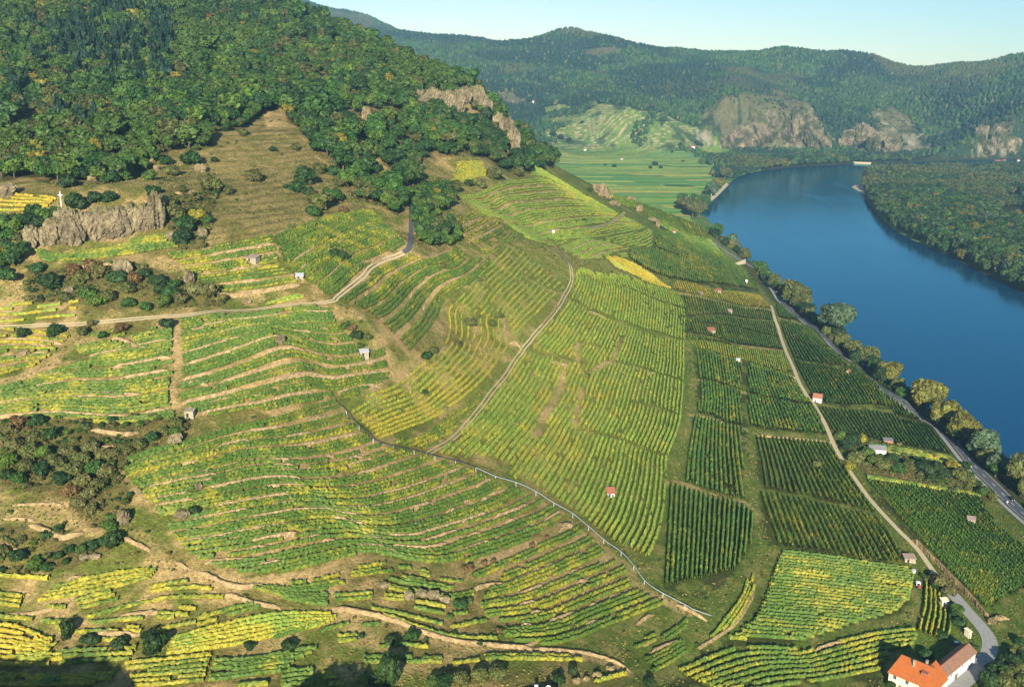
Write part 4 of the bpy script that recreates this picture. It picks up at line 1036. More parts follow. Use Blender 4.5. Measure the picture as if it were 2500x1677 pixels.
hut(1822, 694, 5, "white wayside shrine above the river road", W_WHITE, W_WHITE, "wayside_shrine", "shrine", eh=3.6, rise=1.0, door=False)
hut(1645, 569, 8, "tiny white walled hut with a red roof on the ridge slope", W_WHITE, R_RED, eh=1.8, rise=1.0)
hut(2231, 1398, 6, "white standing tank at the edge of the crosswise plot", W_WHITE, R_LIGHT, "water_tank", "tank", mono=True, eh=1.2, rise=0.1, door=False)
# houses far away
for (px, py, w, lb, rz, eh) in [(1098, 107, 9, "white farmhouse on the far skyline ridge", 0.1, 5), (1140, 118, 7, "small white house in the far ridge meadow", 0.2, 4), (1234, 209, 12, "pale house with a red roof at the far forest edge", 0.0, 5), (1247, 208, 8, "smaller house beside the pale one at the far forest edge", 0.3, 4),
                                (1436, 214, 14, "long low house below the middle of the far woods", 0.0, 4), (1302, 256, 6, "white tower house above the far vineyards", 0.0, 11), (1312, 256, 10, "white house next to the tower house above the far vineyards", 0.1, 5), (1692, 365, 10, "white house with a red roof at the foot of the far terraces", -0.2, 8),
                                (1836, 148, 7, "lone white house near the far hilltop", 0.0, 6), (2436, 398, 14, "long white house beyond the wooded flats", 0.0, 5), (2452, 397, 9, "white house at the end of the row beyond the wooded flats", 0.2, 5), (2486, 399, 6, "tall white house at the right edge beyond the wooded flats", 0.0, 9),
                                (1428, 368, 6, "small white hut on the near side of the far terraces", 0.1, 4), (1518, 392, 6, "white hut with a bush in the valley fields", 0.0, 5), (1942, 350, 5, "white hut at the foot of the far cliff", 0.0, 5)]:
    hut(px, py, w, lb, W_WHITE, R_RED, "far_house", "house", rz=rz, eh=eh, rise=3.0, far=True, door=False, ratio=0.75)
# pale retaining wall above the road
p1 = at(1775, 641, near=True); p2 = at(1819, 643, near=True)
L_ = math.hypot(p2.x - p1.x, p2.y - p1.y); rz_ = math.atan2(p2.y - p1.y, p2.x - p1.x)
wo = put("retaining_wall", [box((0, 0, 1.8), (L_, 1.2, 5.4)), box((0, -0.05, 4.62), (L_ + 0.4, 1.5, 0.24))], plain_mat("pale_wall", (0.52, 0.42, 0.26), 0.9, 0.1, 1.2, 0.8, 1.15, bump=(1.5, 0.6, 0.2), coord='object'), None)
wo.location = ((p1.x + p2.x) / 2, (p1.y + p2.y) / 2, float(min(p1.z, p2.z))); wo.rotation_euler = (0, 0, rz_)
tag(wo, "broad pale retaining wall above the river road", "retaining wall", None, "thing")

# ------------------------------------------------------------------ white cross on the rock
pc = at(152, 520, near=True)
f = to_px(pc.x, pc.y, pc.z)[2]; top = pz
cx_, cy_ = pc.x, pc.y
zb = pc.z
cr_ = empty("wayside_cross", cx_, cy_, zb, 0.0, "tall white cross standing on top of the grey rock", "cross")
hc = (520 - 470) * f / FPX / 0.97
put("post", [box((0, 0, hc / 2), (0.32, 0.32, hc))], M['paint'], cr_)
put("crossbar", [box((0, -0.03, hc * 0.84), (2.4, 0.26, 0.32))], M['paint'], cr_)

# ------------------------------------------------------------------ the pipe on posts
PIPE_PX = Z(8, (0, 615), (50, 690), (100, 760), (190, 840), (270, 908), (420, 945), (520, 965), (640, 1000), (780, 1030), (850, 1050), (960, 1095), (1060, 1140), (1200, 1180), (1330, 1240), (1440, 1310), (1570, 1385), (1640, 1440), (1700, 1490), (1800, 1575)) + Z(11, (1900, 665), (1980, 750), (2060, 855), (2160, 930), (2338, 1025)) + Z(12, (100, 1045), (235, 1105))
PL = resample(gxy([(x, y + 9) for x, y in PIPE_PX], near=True), ds=1.5)
zp = H(PL[:, 0], PL[:, 1]); zs = np.convolve(np.pad(zp, 6, mode='edge'), np.ones(13) / 13, 'valid') + 2.1
pipe_root = empty("pipe_run", PL[0, 0], PL[0, 1], zp[0], 0, "long white and dark pipe on thin posts running down the slope", "pipe")
cut = int(np.argmin(np.abs(to_px(PL[:, 0], PL[:, 1], zs)[0] - 1165)))
o0 = np.array([PL[0, 0], PL[0, 1], zp[0]])
P3 = np.column_stack([PL, zs]) - o0
for nm, seg, mt, rd in (("dark_pipe", P3[:cut + 1], RUBBER, 0.16), ("white_pipe", P3[cut:], PIPEM, 0.15)):
    Vt, F = tubes([(seg, np.full(len(seg), rd))], 8); mesh_np(nm, Vt, F, mt, None, True, pipe_root)
Vt, F = tubes([(P3 + np.array([0.0, 0.45, -0.15]), np.full(len(P3), 0.07))], 5); mesh_np("guide_rail", Vt, F, STEEL, None, True, pipe_root)
for i in range(4, len(PL) - 2, 6):
    hpost = zs[i] - zp[i] + 0.5
    put("post", [box(P3[i] - np.array([0, 0, hpost / 2]), (0.13, 0.13, hpost))], STEEL, pipe_root)

# ------------------------------------------------------------------ vehicles
def car(px, py, rz, label, body, name="parked_car", cat="car", z=None, xy=None, roofc=None, Lc=4.2):
    p = at(px, py, near=True) if xy is None else Vector((xy[0], xy[1], float(H(*xy))))
    root = empty(name, p.x, p.y, p.z + (0.30 if z is None else z), rz, label, cat)
    k = Lc / 4.2
    prof = [(-2.1, 0.35), (-2.1, 0.85), (-1.9, 0.95), (-1.35, 1.42), (0.35, 1.45), (1.0, 0.98), (2.0, 0.80), (2.1, 0.5), (2.1, 0.35)]
    n = len(prof)
    Vt = np.array([(x * k, s * (0.84 if z_ < 1.2 else 0.68), z_) for s in (-1, 1) for x, z_ in prof])
    i = np.arange(n)
    F4 = np.stack([i, (i + 1) % n, (i + 1) % n + n, i + n], 1)
    mat = plain_mat("car_paint", body, 0.35, 0.5, 0.4, 0.97, 1.03, coord='object')
    mesh_np("body", Vt, [F4, np.array([i[::-1], i + n])], mat, None, False, root)
    gl = [box((-1.64 * k, 0, 1.2), (0.50 * k, 1.36, 0.36)), box((0.70 * k, 0, 1.22), (0.52 * k, 1.34, 0.34)), box((-0.5 * k, 0, 1.2), (1.5 * k, 1.58, 0.30))]
    put("window", gl, GLASS, root)
    if roofc is not None: put("roof_panel", [box((-0.5 * k, 0, 1.47), (1.5 * k, 1.3, 0.05))], roofc, root)
    for sx in (-1.3, 1.3):
        for sy in (-0.78, 0.78):
            a = np.arange(12) * math.pi / 6
            r0 = np.array([(sx * k + 0.32 * math.cos(t), sy - 0.1, 0.32 + 0.32 * math.sin(t)) for t in a]); r1 = r0 + np.array([0, 0.2, 0])
            j = np.arange(12)
            mesh_np("wheel", np.vstack([r0, r1]), [np.stack([j, (j + 1) % 12, (j + 1) % 12 + 12, j + 12], 1), np.array([j[::-1], j + 12])], RUBBER, None, False, root)
    for sy in (-0.55, 0.55):
        put("headlight", [box((2.07 * k, sy, 0.68), (0.1, 0.34, 0.16))], M['paint'], root)
    return root
_q = gxy(Z(9, (2262, 1288)), near=True)[0]
_i = int(np.argmin(np.hypot(MAIN_ROAD[:, 0] - _q[0], MAIN_ROAD[:, 1] - _q[1])))
_t = MAIN_ROAD[_i] - MAIN_ROAD[_i - 1]; _t = _t / np.linalg.norm(_t)
_n = np.array([-_t[1], _t[0]]) * (-1.8 * _sd)
car(0, 0, math.atan2(_t[1], _t[0]), "black car driving on the river road at the right edge", (0.012, 0.013, 0.016), "car", "car", 0.32, MAIN_ROAD[_i] + _n)
_q = gxy(Z(6, (655, 862)), near=True)[0]
_i = int(np.argmin(np.hypot(MAIN_ROAD[:, 0] - _q[0], MAIN_ROAD[:, 1] - _q[1])))
_t = MAIN_ROAD[_i] - MAIN_ROAD[_i + 1]; _t = _t / np.linalg.norm(_t)
car(0, 0, math.atan2(_t[1], _t[0]), "small white car on the river road above the yellow tree", (0.6, 0.6, 0.6), "car", "car", 0.32, MAIN_ROAD[_i] + np.array([-_t[1], _t[0]]) * 1.8)
car(2337, 1574, 0.15, "dark blue car with a white bonnet parked behind the outbuilding", (0.02, 0.03, 0.07), "parked_car", "car", 0.05, roofc=M['paint'])
car(1327, 592, 0.3, "red car parked at the end of the spur track", (0.45, 0.02, 0.02), "parked_car", "car", 0.05)
car(1592, 1641, 0.7, "grey blue handcart like trailer by the stony bank", (0.10, 0.12, 0.17), "small_trailer", "trailer", 0.05, Lc=2.6) if False else None
# farm vehicle at the crosswise plot
pv_ = at(2241, 1432, near=True)
vt = empty("farm_vehicle", pv_.x, pv_.y, pv_.z + 0.05, math.radians(84), "white and red farm vehicle parked at the end of the crosswise rows", "farm vehicle")
put("chassis", [box((0, 0, 0.62), (5.0, 1.5, 0.3))], RUBBER, vt)
put("cab", [box((0.2, 0, 1.45), (1.5, 1.7, 1.4)), box((0.2, 0, 2.2), (1.6, 1.75, 0.12))], M['paint'], vt)
put("bed", [box((1.75, 0, 1.05), (1.4, 1.7, 0.7))], M['paint'], vt)
put("bonnet", [box((-1.55, 0, 1.0), (1.7, 1.2, 0.7))], plain_mat("red_paint", (0.40, 0.03, 0.02), 0.4, 0.5, 0.5, 0.95, 1.05, coord='object'), vt)
put("window", [box((-0.57, 0, 1.65), (0.05, 1.4, 0.7))], GLASS, vt)
for sx, rr0 in ((-1.7, 0.42), (1.4, 0.55)):
    for sy in (-0.8, 0.8):
        a = np.arange(12) * math.pi / 6
        r0 = np.array([(sx + rr0 * math.cos(t), sy - 0.14, rr0 + rr0 * math.sin(t)) for t in a]); r1 = r0 + np.array([0, 0.28, 0]); j = np.arange(12)
        mesh_np("wheel", np.vstack([r0, r1]), [np.stack([j, (j + 1) % 12, (j + 1) % 12 + 12, j + 12], 1), np.array([j[::-1], j + 12])], RUBBER, None, False, vt)
# signs and marker posts at the road
for (k, x, y, hh_, lb) in [(9, 2082, 1062, 2.6, "white round road sign on the river side of the road"), (9, 1982, 1082, 1.6, "white marker sign on the vineyard side of the road"), (9, 2225, 1322, 1.6, "white marker sign near the black car"), (6, 718, 925, 4.0, "thin road sign beside the road by the yellow tree")]:
    p = at(*Z(k, (x, y))[0], near=True)
    rt_ = empty("road_sign", p.x, p.y, p.z, 0.0, lb, "road sign")
    put("post", [box((0, 0, hh_ / 2), (0.09, 0.09, hh_))], STEEL, rt_)
    a = np.arange(14) * 2 * math.pi / 14
    r0 = np.array([(0.42 * math.cos(t), -0.08, hh_ - 0.1 + 0.42 * math.sin(t)) for t in a]); r1 = r0 + np.array([0, 0.04, 0]); j = np.arange(14)
    mesh_np("sign_plate", np.vstack([r0, r1]), [np.stack([j, (j + 1) % 14, (j + 1) % 14 + 14, j + 14], 1), np.array([j, (j + 14)[::-1]])], M['paint'], None, False, rt_)

# ------------------------------------------------------------------ house at the bottom edge: only chimney and dish reach into the picture
_g = at(1318, 1676, near=True); dx, dy, dz = ray(1318, 1684); s_ = to_px(_g.x, _g.y, _g.z)[2] * 0.985
hx, hy, hzr = float(dx * s_), float(dy * s_), float(CAMZ + dz * s_)
ehb = 5.0; gb = hzr - 7.3
bh = empty("slope_house", hx, hy, gb, 0.04, "dark roofed house at the bottom edge with a white topped chimney", "house")
put("wall", [gwall(10.5, 8.0, ehb, 3.0, -2.5)], W_WHITE, bh)
br_ = put("roof", [gable(10.5, 8.0, ehb, 3.0, 0.4, 0.22)], R_GREY, bh)
chb = put("chimney", [box((-1.1, 0.2, ehb + 2.6), (0.9, 0.9, 2.0))], W_STONE, br_)
put("cap", [box((-1.1, 0.2, ehb + 3.7), (1.15, 1.1, 0.22))], M['paint'], br_)
a = np.arange(20) * 2 * math.pi / 20
rings = [(0.0, 0.12), (0.35, 0.08), (0.6, 0.02), (0.72, -0.06)]
Vt = np.array([(rr * math.cos(t), -dp * -1.0, rr * math.sin(t)) for rr, dp in rings[1:] for t in a] + [(0, 0.12, 0)])
F = [np.array([[q * 20 + j, q * 20 + (j + 1) % 20, (q + 1) * 20 + (j + 1) % 20, (q + 1) * 20 + j] for q in range(2) for j in range(20)]), np.array([[60, (j + 1) % 20, j] for j in range(20)])]
sd_ = empty("satellite_dish", hx + 2.6, hy, gb + ehb + 1.6, 0.0, "white satellite dish on the roof at the bottom edge", "satellite dish")
Vd = Vt + np.array([0, -0.3, 1.95]); mesh_np("dish", Vd, F, M['paint'], None, True, sd_)
put("mast", [box((0, -0.1, 0.8), (0.09, 0.09, 2.4))], STEEL, sd_)

# ------------------------------------------------------------------ pale embankments and the gravel bar
def shore(pts, w, name, z0=0.5):
    L = resample(np.array(w0(pts)), ds=6.0)
    T = np.gradient(L, axis=0); T /= np.linalg.norm(T, axis=1, keepdims=True); N = np.stack([-T[:, 1], T[:, 0]], 1)
    Vt = np.zeros((len(L), 3, 3))
    for j, (o, zz) in enumerate(((-2.5, -0.4), (w * 0.35, 1.8 + 0.45 * w * 0.35), (w, 2.2 + 0.45 * w))):
        Vt[:, j, :2] = L + N * o; Vt[:, j, 2] = zz
    tag(mesh_np(name, Vt.reshape(-1, 3), [grid_faces(3, len(L))], M['gravel'], smooth=True), kind='structure')
shore(Z(3, (375, 1190), (430, 1160), (520, 1137), (640, 1125), (850, 1110)), 11.0, "embankment", 1.2)
shore(Z(3, (860, 1098), (1060, 1096), (1310, 1104)), 6.0, "embankment", 1.2)
shore(Z(3, (160, 1410), (215, 1365), (270, 1320), (350, 1240)), 4.0, "embankment", 0.9)
bar = np.array(w0(Z(3, (1175, 1255), (1210, 1235), (1250, 1228), (1310, 1250), (1330, 1300), (1300, 1330), (1250, 1300), (1210, 1275))))
bar = resample(np.vstack([bar, bar[:1]]), ds=7.0)[:-1]; bc = bar.mean(0); bar = bc + (bar - bc) * (0.85 + 0.3 * vnoise(bar[:, 0], bar[:, 1], 12, 9))[:, None]
ringv = [(x, y, -0.1) for x, y in bar] + [(*(bc + (np.array((x, y)) - bc) * 0.6), 0.7) for x, y in bar] + [(bc[0], bc[1], 0.9)]
nb_ = len(bar); j = np.arange(nb_)
tag(mesh_np("gravel_bar", np.array(ringv), [np.stack([j, (j + 1) % nb_, (j + 1) % nb_ + nb_, j + nb_], 1), np.stack([j + nb_, (j + 1) % nb_ + nb_, np.full(nb_, 2 * nb_)], 1)], M['gravel']), kind='structure')
# ------------------------------------------------------------------ vineyards
LANES = [  # grassy or earthen lanes between the plots: trace, width in metres, earthen
    (Z(9, (-60, 1175), (60, 1190), (210, 1255), (380, 1305), (460, 1320), (520, 1378)), 5, 1), (Z(9, (100, 725), (230, 742), (330, 787), (470, 818)), 4.5, 1),
    (Z(9, (130, 485), (250, 512), (380, 552), (470, 575)), 3, 1), (Z(9, (470, 585), (600, 615), (700, 635), (910, 668)), 2.6, 0),
    (Z(9, (110, 282), (250, 312), (440, 365), (600, 410), (780, 468)), 3, 0), (Z(9, (60, 178), (240, 205), (440, 258), (720, 290)), 2.8, 1),
    (Z(9, (200, 118), (400, 142), (700, 212)), 2.6, 0), (Z(6, (20, 1038), (350, 1024), (650, 1062)), 2.6, 0), (Z(6, (0, 872), (120, 885), (300, 928), (460, 965), (640, 982)), 2.6, 1),
    (Z(6, (0, 775), (130, 810), (270, 850), (560, 882)), 2.4, 0), (Z(6, (110, 1230), (130, 1350), (150, 1450)), 2.6, 0),
    (Z(9, (468, 380), (460, 560), (470, 820), (490, 1000), (512, 1200), (545, 1390), (590, 1600)), 4.5, 0), (Z(9, (590, 1232), (700, 1262), (850, 1290), (1000, 1325), (1200, 1372), (1380, 1420)), 4.5, 0),
    (Z(9, (910, 1085), (1000, 1110), (1160, 1150)), 2.4, 0), (Z(9, (540, 850), (700, 870), (900, 895), (1035, 910)), 5, 1),
    (Z(9, (105, 255), (130, 470), (150, 560), (130, 690), (85, 765), (70, 900), (20, 1050), (-60, 1130)), 3, 0),
    (Z(8, (1690, 850), (1880, 895), (2100, 985), (2338, 1035)), 4, 0), (Z(8, (1960, 645), (2150, 690), (2338, 745)), 2.2, 0), (Z(8, (1860, 378), (2040, 420), (2338, 512)), 2.6, 0),
    (Z(8, (1700, 445), (1780, 385), (1860, 370)), 2.6, 1), (Z(8, (1240, 292), (1400, 332), (1560, 362), (1660, 380)), 4, 0), (Z(8, (1680, 30), (1810, 80), (2000, 150), (2100, 188), (2338, 235)), 3.4, 0),
    (Z(8, (1505, 530), (1440, 655), (1380, 765), (1320, 870)), 4.5, 1), (Z(8, (1645, 550), (1600, 740), (1590, 800)), 2, 1), (Z(8, (1620, 240), (1600, 320), (1660, 470)), 1.6, 1),
    (Z(8, (1920, 210), (1870, 290), (1850, 370)), 2, 1), (Z(8, (1540, 360), (1500, 520)), 2, 1), (Z(8, (1120, 90), (1140, 240), (1240, 250)), 3, 1),
    (Z(5, (1250, 760), (1330, 800), (1400, 845), (1520, 880)), 2.6, 1), (Z(5, (700, 985), (695, 1100), (690, 1250), (560, 1300)), 3, 0),
    (Z(5, (1530, 920), (1590, 930), (1680, 985), (1815, 1035), (1900, 1075), (2070, 1125), (2338, 1200)), 3, 0),
    (Z(5, (1980, 855), (2150, 930), (2338, 985)), 2.2, 0), (Z(5, (2120, 440), (2130, 560), (2280, 620), (2338, 640)), 3, 0), (Z(5, (1960, 575), (2140, 580), (2338, 640)), 2.4, 0),
    (Z(7, (1185, 90), (1190, 300), (1195, 420), (1160, 560), (1180, 690)), 3.5, 1), (Z(7, (530, 200), (400, 330), (310, 430), (60, 490), (-20, 500)), 5, 1),
    (Z(10, (800, 545), (1000, 650), (1180, 740), (1290, 790), (1420, 870), (1600, 950), (1780, 1000), (1900, 1040), (2338, 1060)), 4, 0),
    (Z(10, (440, 330), (520, 450), (640, 520), (800, 545)), 3, 1), (Z(11, (0, 1075), (330, 1130), (560, 1220), (760, 1280), (1000, 1310), (1300, 1330), (1520, 1340), (1800, 1400), (1960, 1470)), 4, 1),
    (Z(10, (1480, 850), (1800, 860), (2338, 760)) + Z(11, (200, 700), (500, 755), (780, 795), (1000, 720), (1280, 620), (1580, 460)), 4.5, 1),
    (Z(11, (1730, 560), (1840, 690), (1960, 780), (2020, 900), (2200, 985), (2338, 1060)), 5, 1),
    (Z(12, (700, 640), (1000, 680), (1340, 735), (1530, 760)), 1.6, 0), (Z(12, (300, 1300), (600, 1275), (880, 1290), (1200, 1180), (1500, 1090), (1590, 1010)), 5, 0),
    (Z(12, (700, 640), (650, 740), (560, 990), (480, 1130), (200, 1300), (0, 1430)), 3.5, 0), (Z(5, (1780, 630), (1850, 690), (2080, 800), (2338, 870)), 2.4, 0),
]
LANES.append((PIPE_PX, 4.5, 0))
LANE_XY = [(resample(gxy(p, near=True), ds=4.0), w, e) for p, w, e in LANES]
KEEPOUT = [(ROAD_XY[k], ROADS[k][1] + 1.6) for k in ROADS] + [(MAIN_ROAD, 13.0)] + [(l, w) for l, w, e in LANE_XY]

TONE = {'dark': ((0.044, 0.100, 0.013), (0.082, 0.145, 0.018)), 'mid': ((0.046, 0.094, 0.011), (0.082, 0.130, 0.015)),
        'light': ((0.112, 0.175, 0.020), (0.185, 0.245, 0.030)), 'lush': ((0.040, 0.084, 0.010), (0.078, 0.125, 0.014))}
YEL = np.array((0.31, 0.25, 0.020)); GOLD = np.array((0.36, 0.21, 0.020))

ROWS = []; GAPS = []
SHADE_PLOTS = []; C_ROW_SHADE = np.array(lin(84, 90, 40)) * 0.42  # plots whose ground is painted darker to stand for shade between the rows
OCC = np.zeros(GN.z.shape, bool)
def _cell(x, y):
    return np.clip(np.round((y - GN.y0) / GN.h).astype(int), 0, GN.ny - 1), np.clip(np.round((x - GN.x0) / GN.h).astype(int), 0, GN.nx - 1)
def fam(A, B, poly, sp, tone, yel, label, group, pat=None, h=1.8, w=1.05, kr=(0, 1), gap=0.004, wob=0.0, gold=0.0, seed=0, wall=0.6, fill=False):
    r = np.random.default_rng(1000 + len(ROWS) + seed); n0 = len(ROWS)
    a = resample(gxy(A, near=True), n=48); b = resample(gxy(B, near=True), n=48)
    pg = gxy(poly, near=True) if poly is not None else None
    width = float(np.median(np.linalg.norm(a - b, axis=1)))
    if pg is not None and tone in ('dark', 'mid') and pg[:, 0].mean() > 40 and not fill: SHADE_PLOTS.append(pg)
    d0, d1 = kr[0] * width, kr[1] * width
    pos, gaps = [], []
    d = d0 + sp * 0.4
    while d < d1:
        if pat is None:
            pos.append(d); d += sp * r.uniform(0.93, 1.07)
        else:
            n = int(r.choice(pat[0]))
            for _ in range(n):
                if d < d1: pos.append(d)
                d += sp * r.uniform(0.9, 1.1)
            g = r.uniform(*pat[1]); gaps.append((d - sp + (g + sp) / 2, g)); d += g
    def line(dd, ds):
        k = dd / width
        L = resample(a * (1 - k) + b * k, ds=ds, smooth=False)
        if wob:
            L = L + np.stack([(vnoise(L[:, 0], L[:, 1], 14, 7) - 0.5) * wob, (vnoise(L[:, 0], L[:, 1], 14, 8) - 0.5) * wob], 1)
        return L
    def keep(L, grow=0.0):
        m = np.ones(len(L), bool)
        if pg is not None: m &= inside(L[:, 0], L[:, 1], pg)
        for kl, kw in KEEPOUT:
            bb = (L[:, 0].min() < kl[:, 0].max() + 8) and (L[:, 0].max() > kl[:, 0].min() - 8) and (L[:, 1].min() < kl[:, 1].max() + 8) and (L[:, 1].max() > kl[:, 1].min() - 8)
            if bb: m &= seg_dist(L[:, 0], L[:, 1], kl) > kw / 2 + grow
        if fill: m &= ~OCC[_cell(L[:, 0], L[:, 1])]
        for cx, cy, cr in CLEAR:
            m &= np.hypot(L[:, 0] - cx, L[:, 1] - cy) > cr
        return m
    def runs(m, L, least):
        i = 0; n = len(m)
        while i < n:
            if m[i]:
                j = i
                while j < n and m[j]: j += 1
                if j - i >= 3 and np.linalg.norm(L[j - 1] - L[i]) > least: yield i, j
                i = j
            else:
                i += 1
    for dd in pos:
        L = line(dd, 0.75)
        if len(L) < 4: continue
        dist = float(np.hypot(*L.mean(0)))
        if dist > 620: L = line(dd, 1.2)
        m = keep(L)
        step = np.linalg.norm(L[1] - L[0])
        i = 0
        while i < len(L):                          # missing plants
            if r.random() < gap * step:
                m[i:i + int(r.uniform(1.5, 5) / step)] = False
            i += 1
        jy = yel + r.normal(0, 0.10) + 0.5 * (fbm(L[:1, 0], L[:1, 1], 45, 333, 2)[0] - 0.5)
        for i, j in runs(m, L, 3.0):
            ROWS.append(dict(L=L[i:j], tone=tone, yel=jy, gold=gold, h=h * r.uniform(0.9, 1.1), w=w * r.uniform(0.9, 1.12), label=label, group=group, seed=int(r.integers(1e9))))
    for R in ROWS[n0:]:
        j, i = _cell(R['L'][:, 0], R['L'][:, 1])
        for dj in (-1, 0, 1):
            for di in (-1, 0, 1): OCC[np.clip(j + dj, 0, GN.ny - 1), np.clip(i + di, 0, GN.nx - 1)] = True
    for dd, g in gaps:
        if dd > d1: continue
        L = line(dd, 1.0)
        if len(L) < 5: continue
        m = keep(L, 0.5)
        on = vnoise(np.arange(len(L)), np.zeros(len(L)) + dd * 3.1, 11.0, 5) < wall
        for i, j in runs(m, L, 5):
            GAPS.append((L[i:j], g, None))
        for i, j in runs(m & on, L, 6):
            GAPS.append((L[i:j], g, group))

# --- right, along the river
fam(Z(12, (-79, 900), (-60, 560), (-39, 215)), Z(12, (480, 760), (505, 590), (525, 365)), Z(12, (-39, 215), (20, 236), (200, 292), (430, 342), (520, 378), (522, 570), (430, 745), (330, 875), (220, 935), (120, 978), (0, 942), (-82, 905)),
    2.5, 'dark', 0.06, "straight dark green vine row in the big plot above the pipe's lower bend", "rows of the dark plot above the pipe's lower bend", h=2.6, w=1.0)
fam(Z(9, (530, 860), (570, 1040), (595, 1235)), Z(9, (1050, 905), (1210, 1140), (1400, 1400)), Z(9, (545, 868), (1035, 912), (1190, 1140), (1310, 1290), (1390, 1400), (1200, 1352), (900, 1275), (590, 1218), (530, 1150)),
    2.8, 'mid', 0.22, "yellow flecked vine row in the plot left of the stony riverside path", "rows of the flecked plot left of the riverside path", h=2.3, w=1.0)
fam(Z(12, (560, 262), (620, 440), (690, 640)), Z(12, (1330, 405), (1430, 540), (1550, 745)), Z(12, (560, 270), (780, 300), (1000, 352), (1200, 398), (1330, 414), (1420, 512), (1520, 660), (1535, 738), (1340, 728), (1000, 665), (700, 630), (600, 580), (560, 420)),
    2.9, 'mid', 0.15, "green vine row running up and down above the crosswise plot", "rows of the plot above the crosswise plot", h=2.3, w=1.05)
fam(Z(12, (690, 655), (1000, 690), (1350, 745), (1620, 775)), Z(12, (250, 1250), (600, 1275), (1000, 1300), (1500, 1345)), Z(12, (705, 655), (1000, 690), (1350, 748), (1540, 765), (1600, 800), (1590, 900), (1570, 1000), (1500, 1080), (1250, 1130), (1010, 1210), (870, 1255), (520, 1300), (290, 1280), (440, 1190), (500, 1100), (560, 1000), (625, 870)),
    2.9, 'mid', 0.28, "crosswise vine row in the bright plot beside the parked white vehicle", "rows of the crosswise plot beside the white vehicle", h=1.8, w=1.5)
fam(Z(12, (-20, 1460), (330, 1320), (600, 1300), (800, 1310), (1050, 1235), (1350, 1165), (1620, 1140)), Z(12, (380, 1620), (700, 1560), (1000, 1520), (1390, 1440), (1620, 1380)), Z(12, (170, 1325), (600, 1300), (930, 1330), (1300, 1205), (1600, 1165), (1620, 1200), (1600, 1300), (1430, 1330), (1375, 1500), (1380, 1620), (-120, 1620), (0, 1500), (60, 1420)),
    2.9, 'mid', 0.45, "yellowing vine row on the slope left of the orange roofed house", "rows on the slope left of the orange roofed house", h=1.7, w=1.4, wob=0.6)
fam(Z(12, (1290, 195), (1500, 430), (1700, 640), (2100, 1050)), Z(12, (2060, 280), (2338, 590), (2560, 850)), Z(12, (1300, 185), (1400, 188), (1700, 246), (2060, 302), (2085, 400), (2180, 510), (2360, 650), (2560, 820), (2560, 900), (2338, 905), (2160, 1010), (2100, 1050), (1870, 830), (1700, 650), (1500, 500), (1400, 390), (1290, 260)),
    2.5, 'dark', 0.05, "dark vine row in the large slanting plot between path and road", "rows of the large slanting plot by the road", h=2.2, w=0.9)
fam(Z(12, (1280, 150), (1700, 220), (2060, 280)), Z(12, (1290, 175), (1700, 242), (2070, 298)), None, 2.4, 'mid', 0.42, "yellow vine row along the upper edge of the slanting plot", "rows edging the slanting plot", h=1.5, w=1.4)
fam(Z(12, (1670, 860), (1660, 1020), (1620, 1190)), Z(12, (1850, 1040), (1870, 1150), (1850, 1280)), Z(12, (1665, 860), (1765, 940), (1795, 1050), (1860, 1120), (1860, 1270), (1690, 1290), (1620, 1180), (1650, 1000)),
    2.6, 'light', 0.55, "sparse yellow vine row in the garden behind the orange roofed house", "rows in the garden behind the house", h=1.8, w=0.9)
fam(Z(9, (945, 668), (1000, 745), (1070, 855)), Z(9, (1700, 790), (1770, 870), (1860, 990)), Z(9, (950, 668), (1100, 690), (1500, 752), (1690, 785), (1760, 832), (1840, 960), (1835, 988), (1500, 922), (1230, 866), (1080, 846), (1030, 828)),
    2.5, 'dark', 0.12, "thin vine row on bare soil below the small red roofed house", "rows on bare soil below the red roofed house", h=1.7, w=0.75)
fam(Z(9, (790, 350), (860, 490), (940, 640)), Z(9, (1310, 410), (1520, 590), (1720, 775)), Z(9, (800, 360), (860, 375), (1000, 395), (1100, 425), (1200, 405), (1350, 455), (1500, 565), (1690, 742), (1700, 772), (1500, 732), (1200, 688), (1000, 648), (940, 640), (860, 490)),
    2.5, 'dark', 0.07, "dark vine row on the plot behind the small red roofed house", "rows of the plot behind the red roofed house", h=2.3, w=0.95)
fam(Z(9, (695, 90), (740, 220), (795, 350)), Z(9, (900, 150), (1020, 270), (1190, 405)), Z(9, (705, 98), (780, 88), (880, 152), (1030, 205), (1085, 250), (1060, 290), (1130, 380), (1180, 402), (1090, 412), (950, 378), (800, 348), (760, 260), (720, 160)),
    2.7, 'dark', 0.08, "dark vine row right of the upper stony path", "rows right of the upper stony path", h=2.3, w=1.0)
fam(Z(6, (665, 940), (680, 985), (700, 1040)), Z(6, (850, 965), (890, 1010), (940, 1065)), Z(6, (672, 944), (750, 948), (880, 992), (922, 1050), (870, 1068), (760, 1048), (690, 1030)),
    2.9, 'dark', 0.1, "short dark vine row above the riverside trees", "rows above the riverside trees", h=1.8, w=1.0)
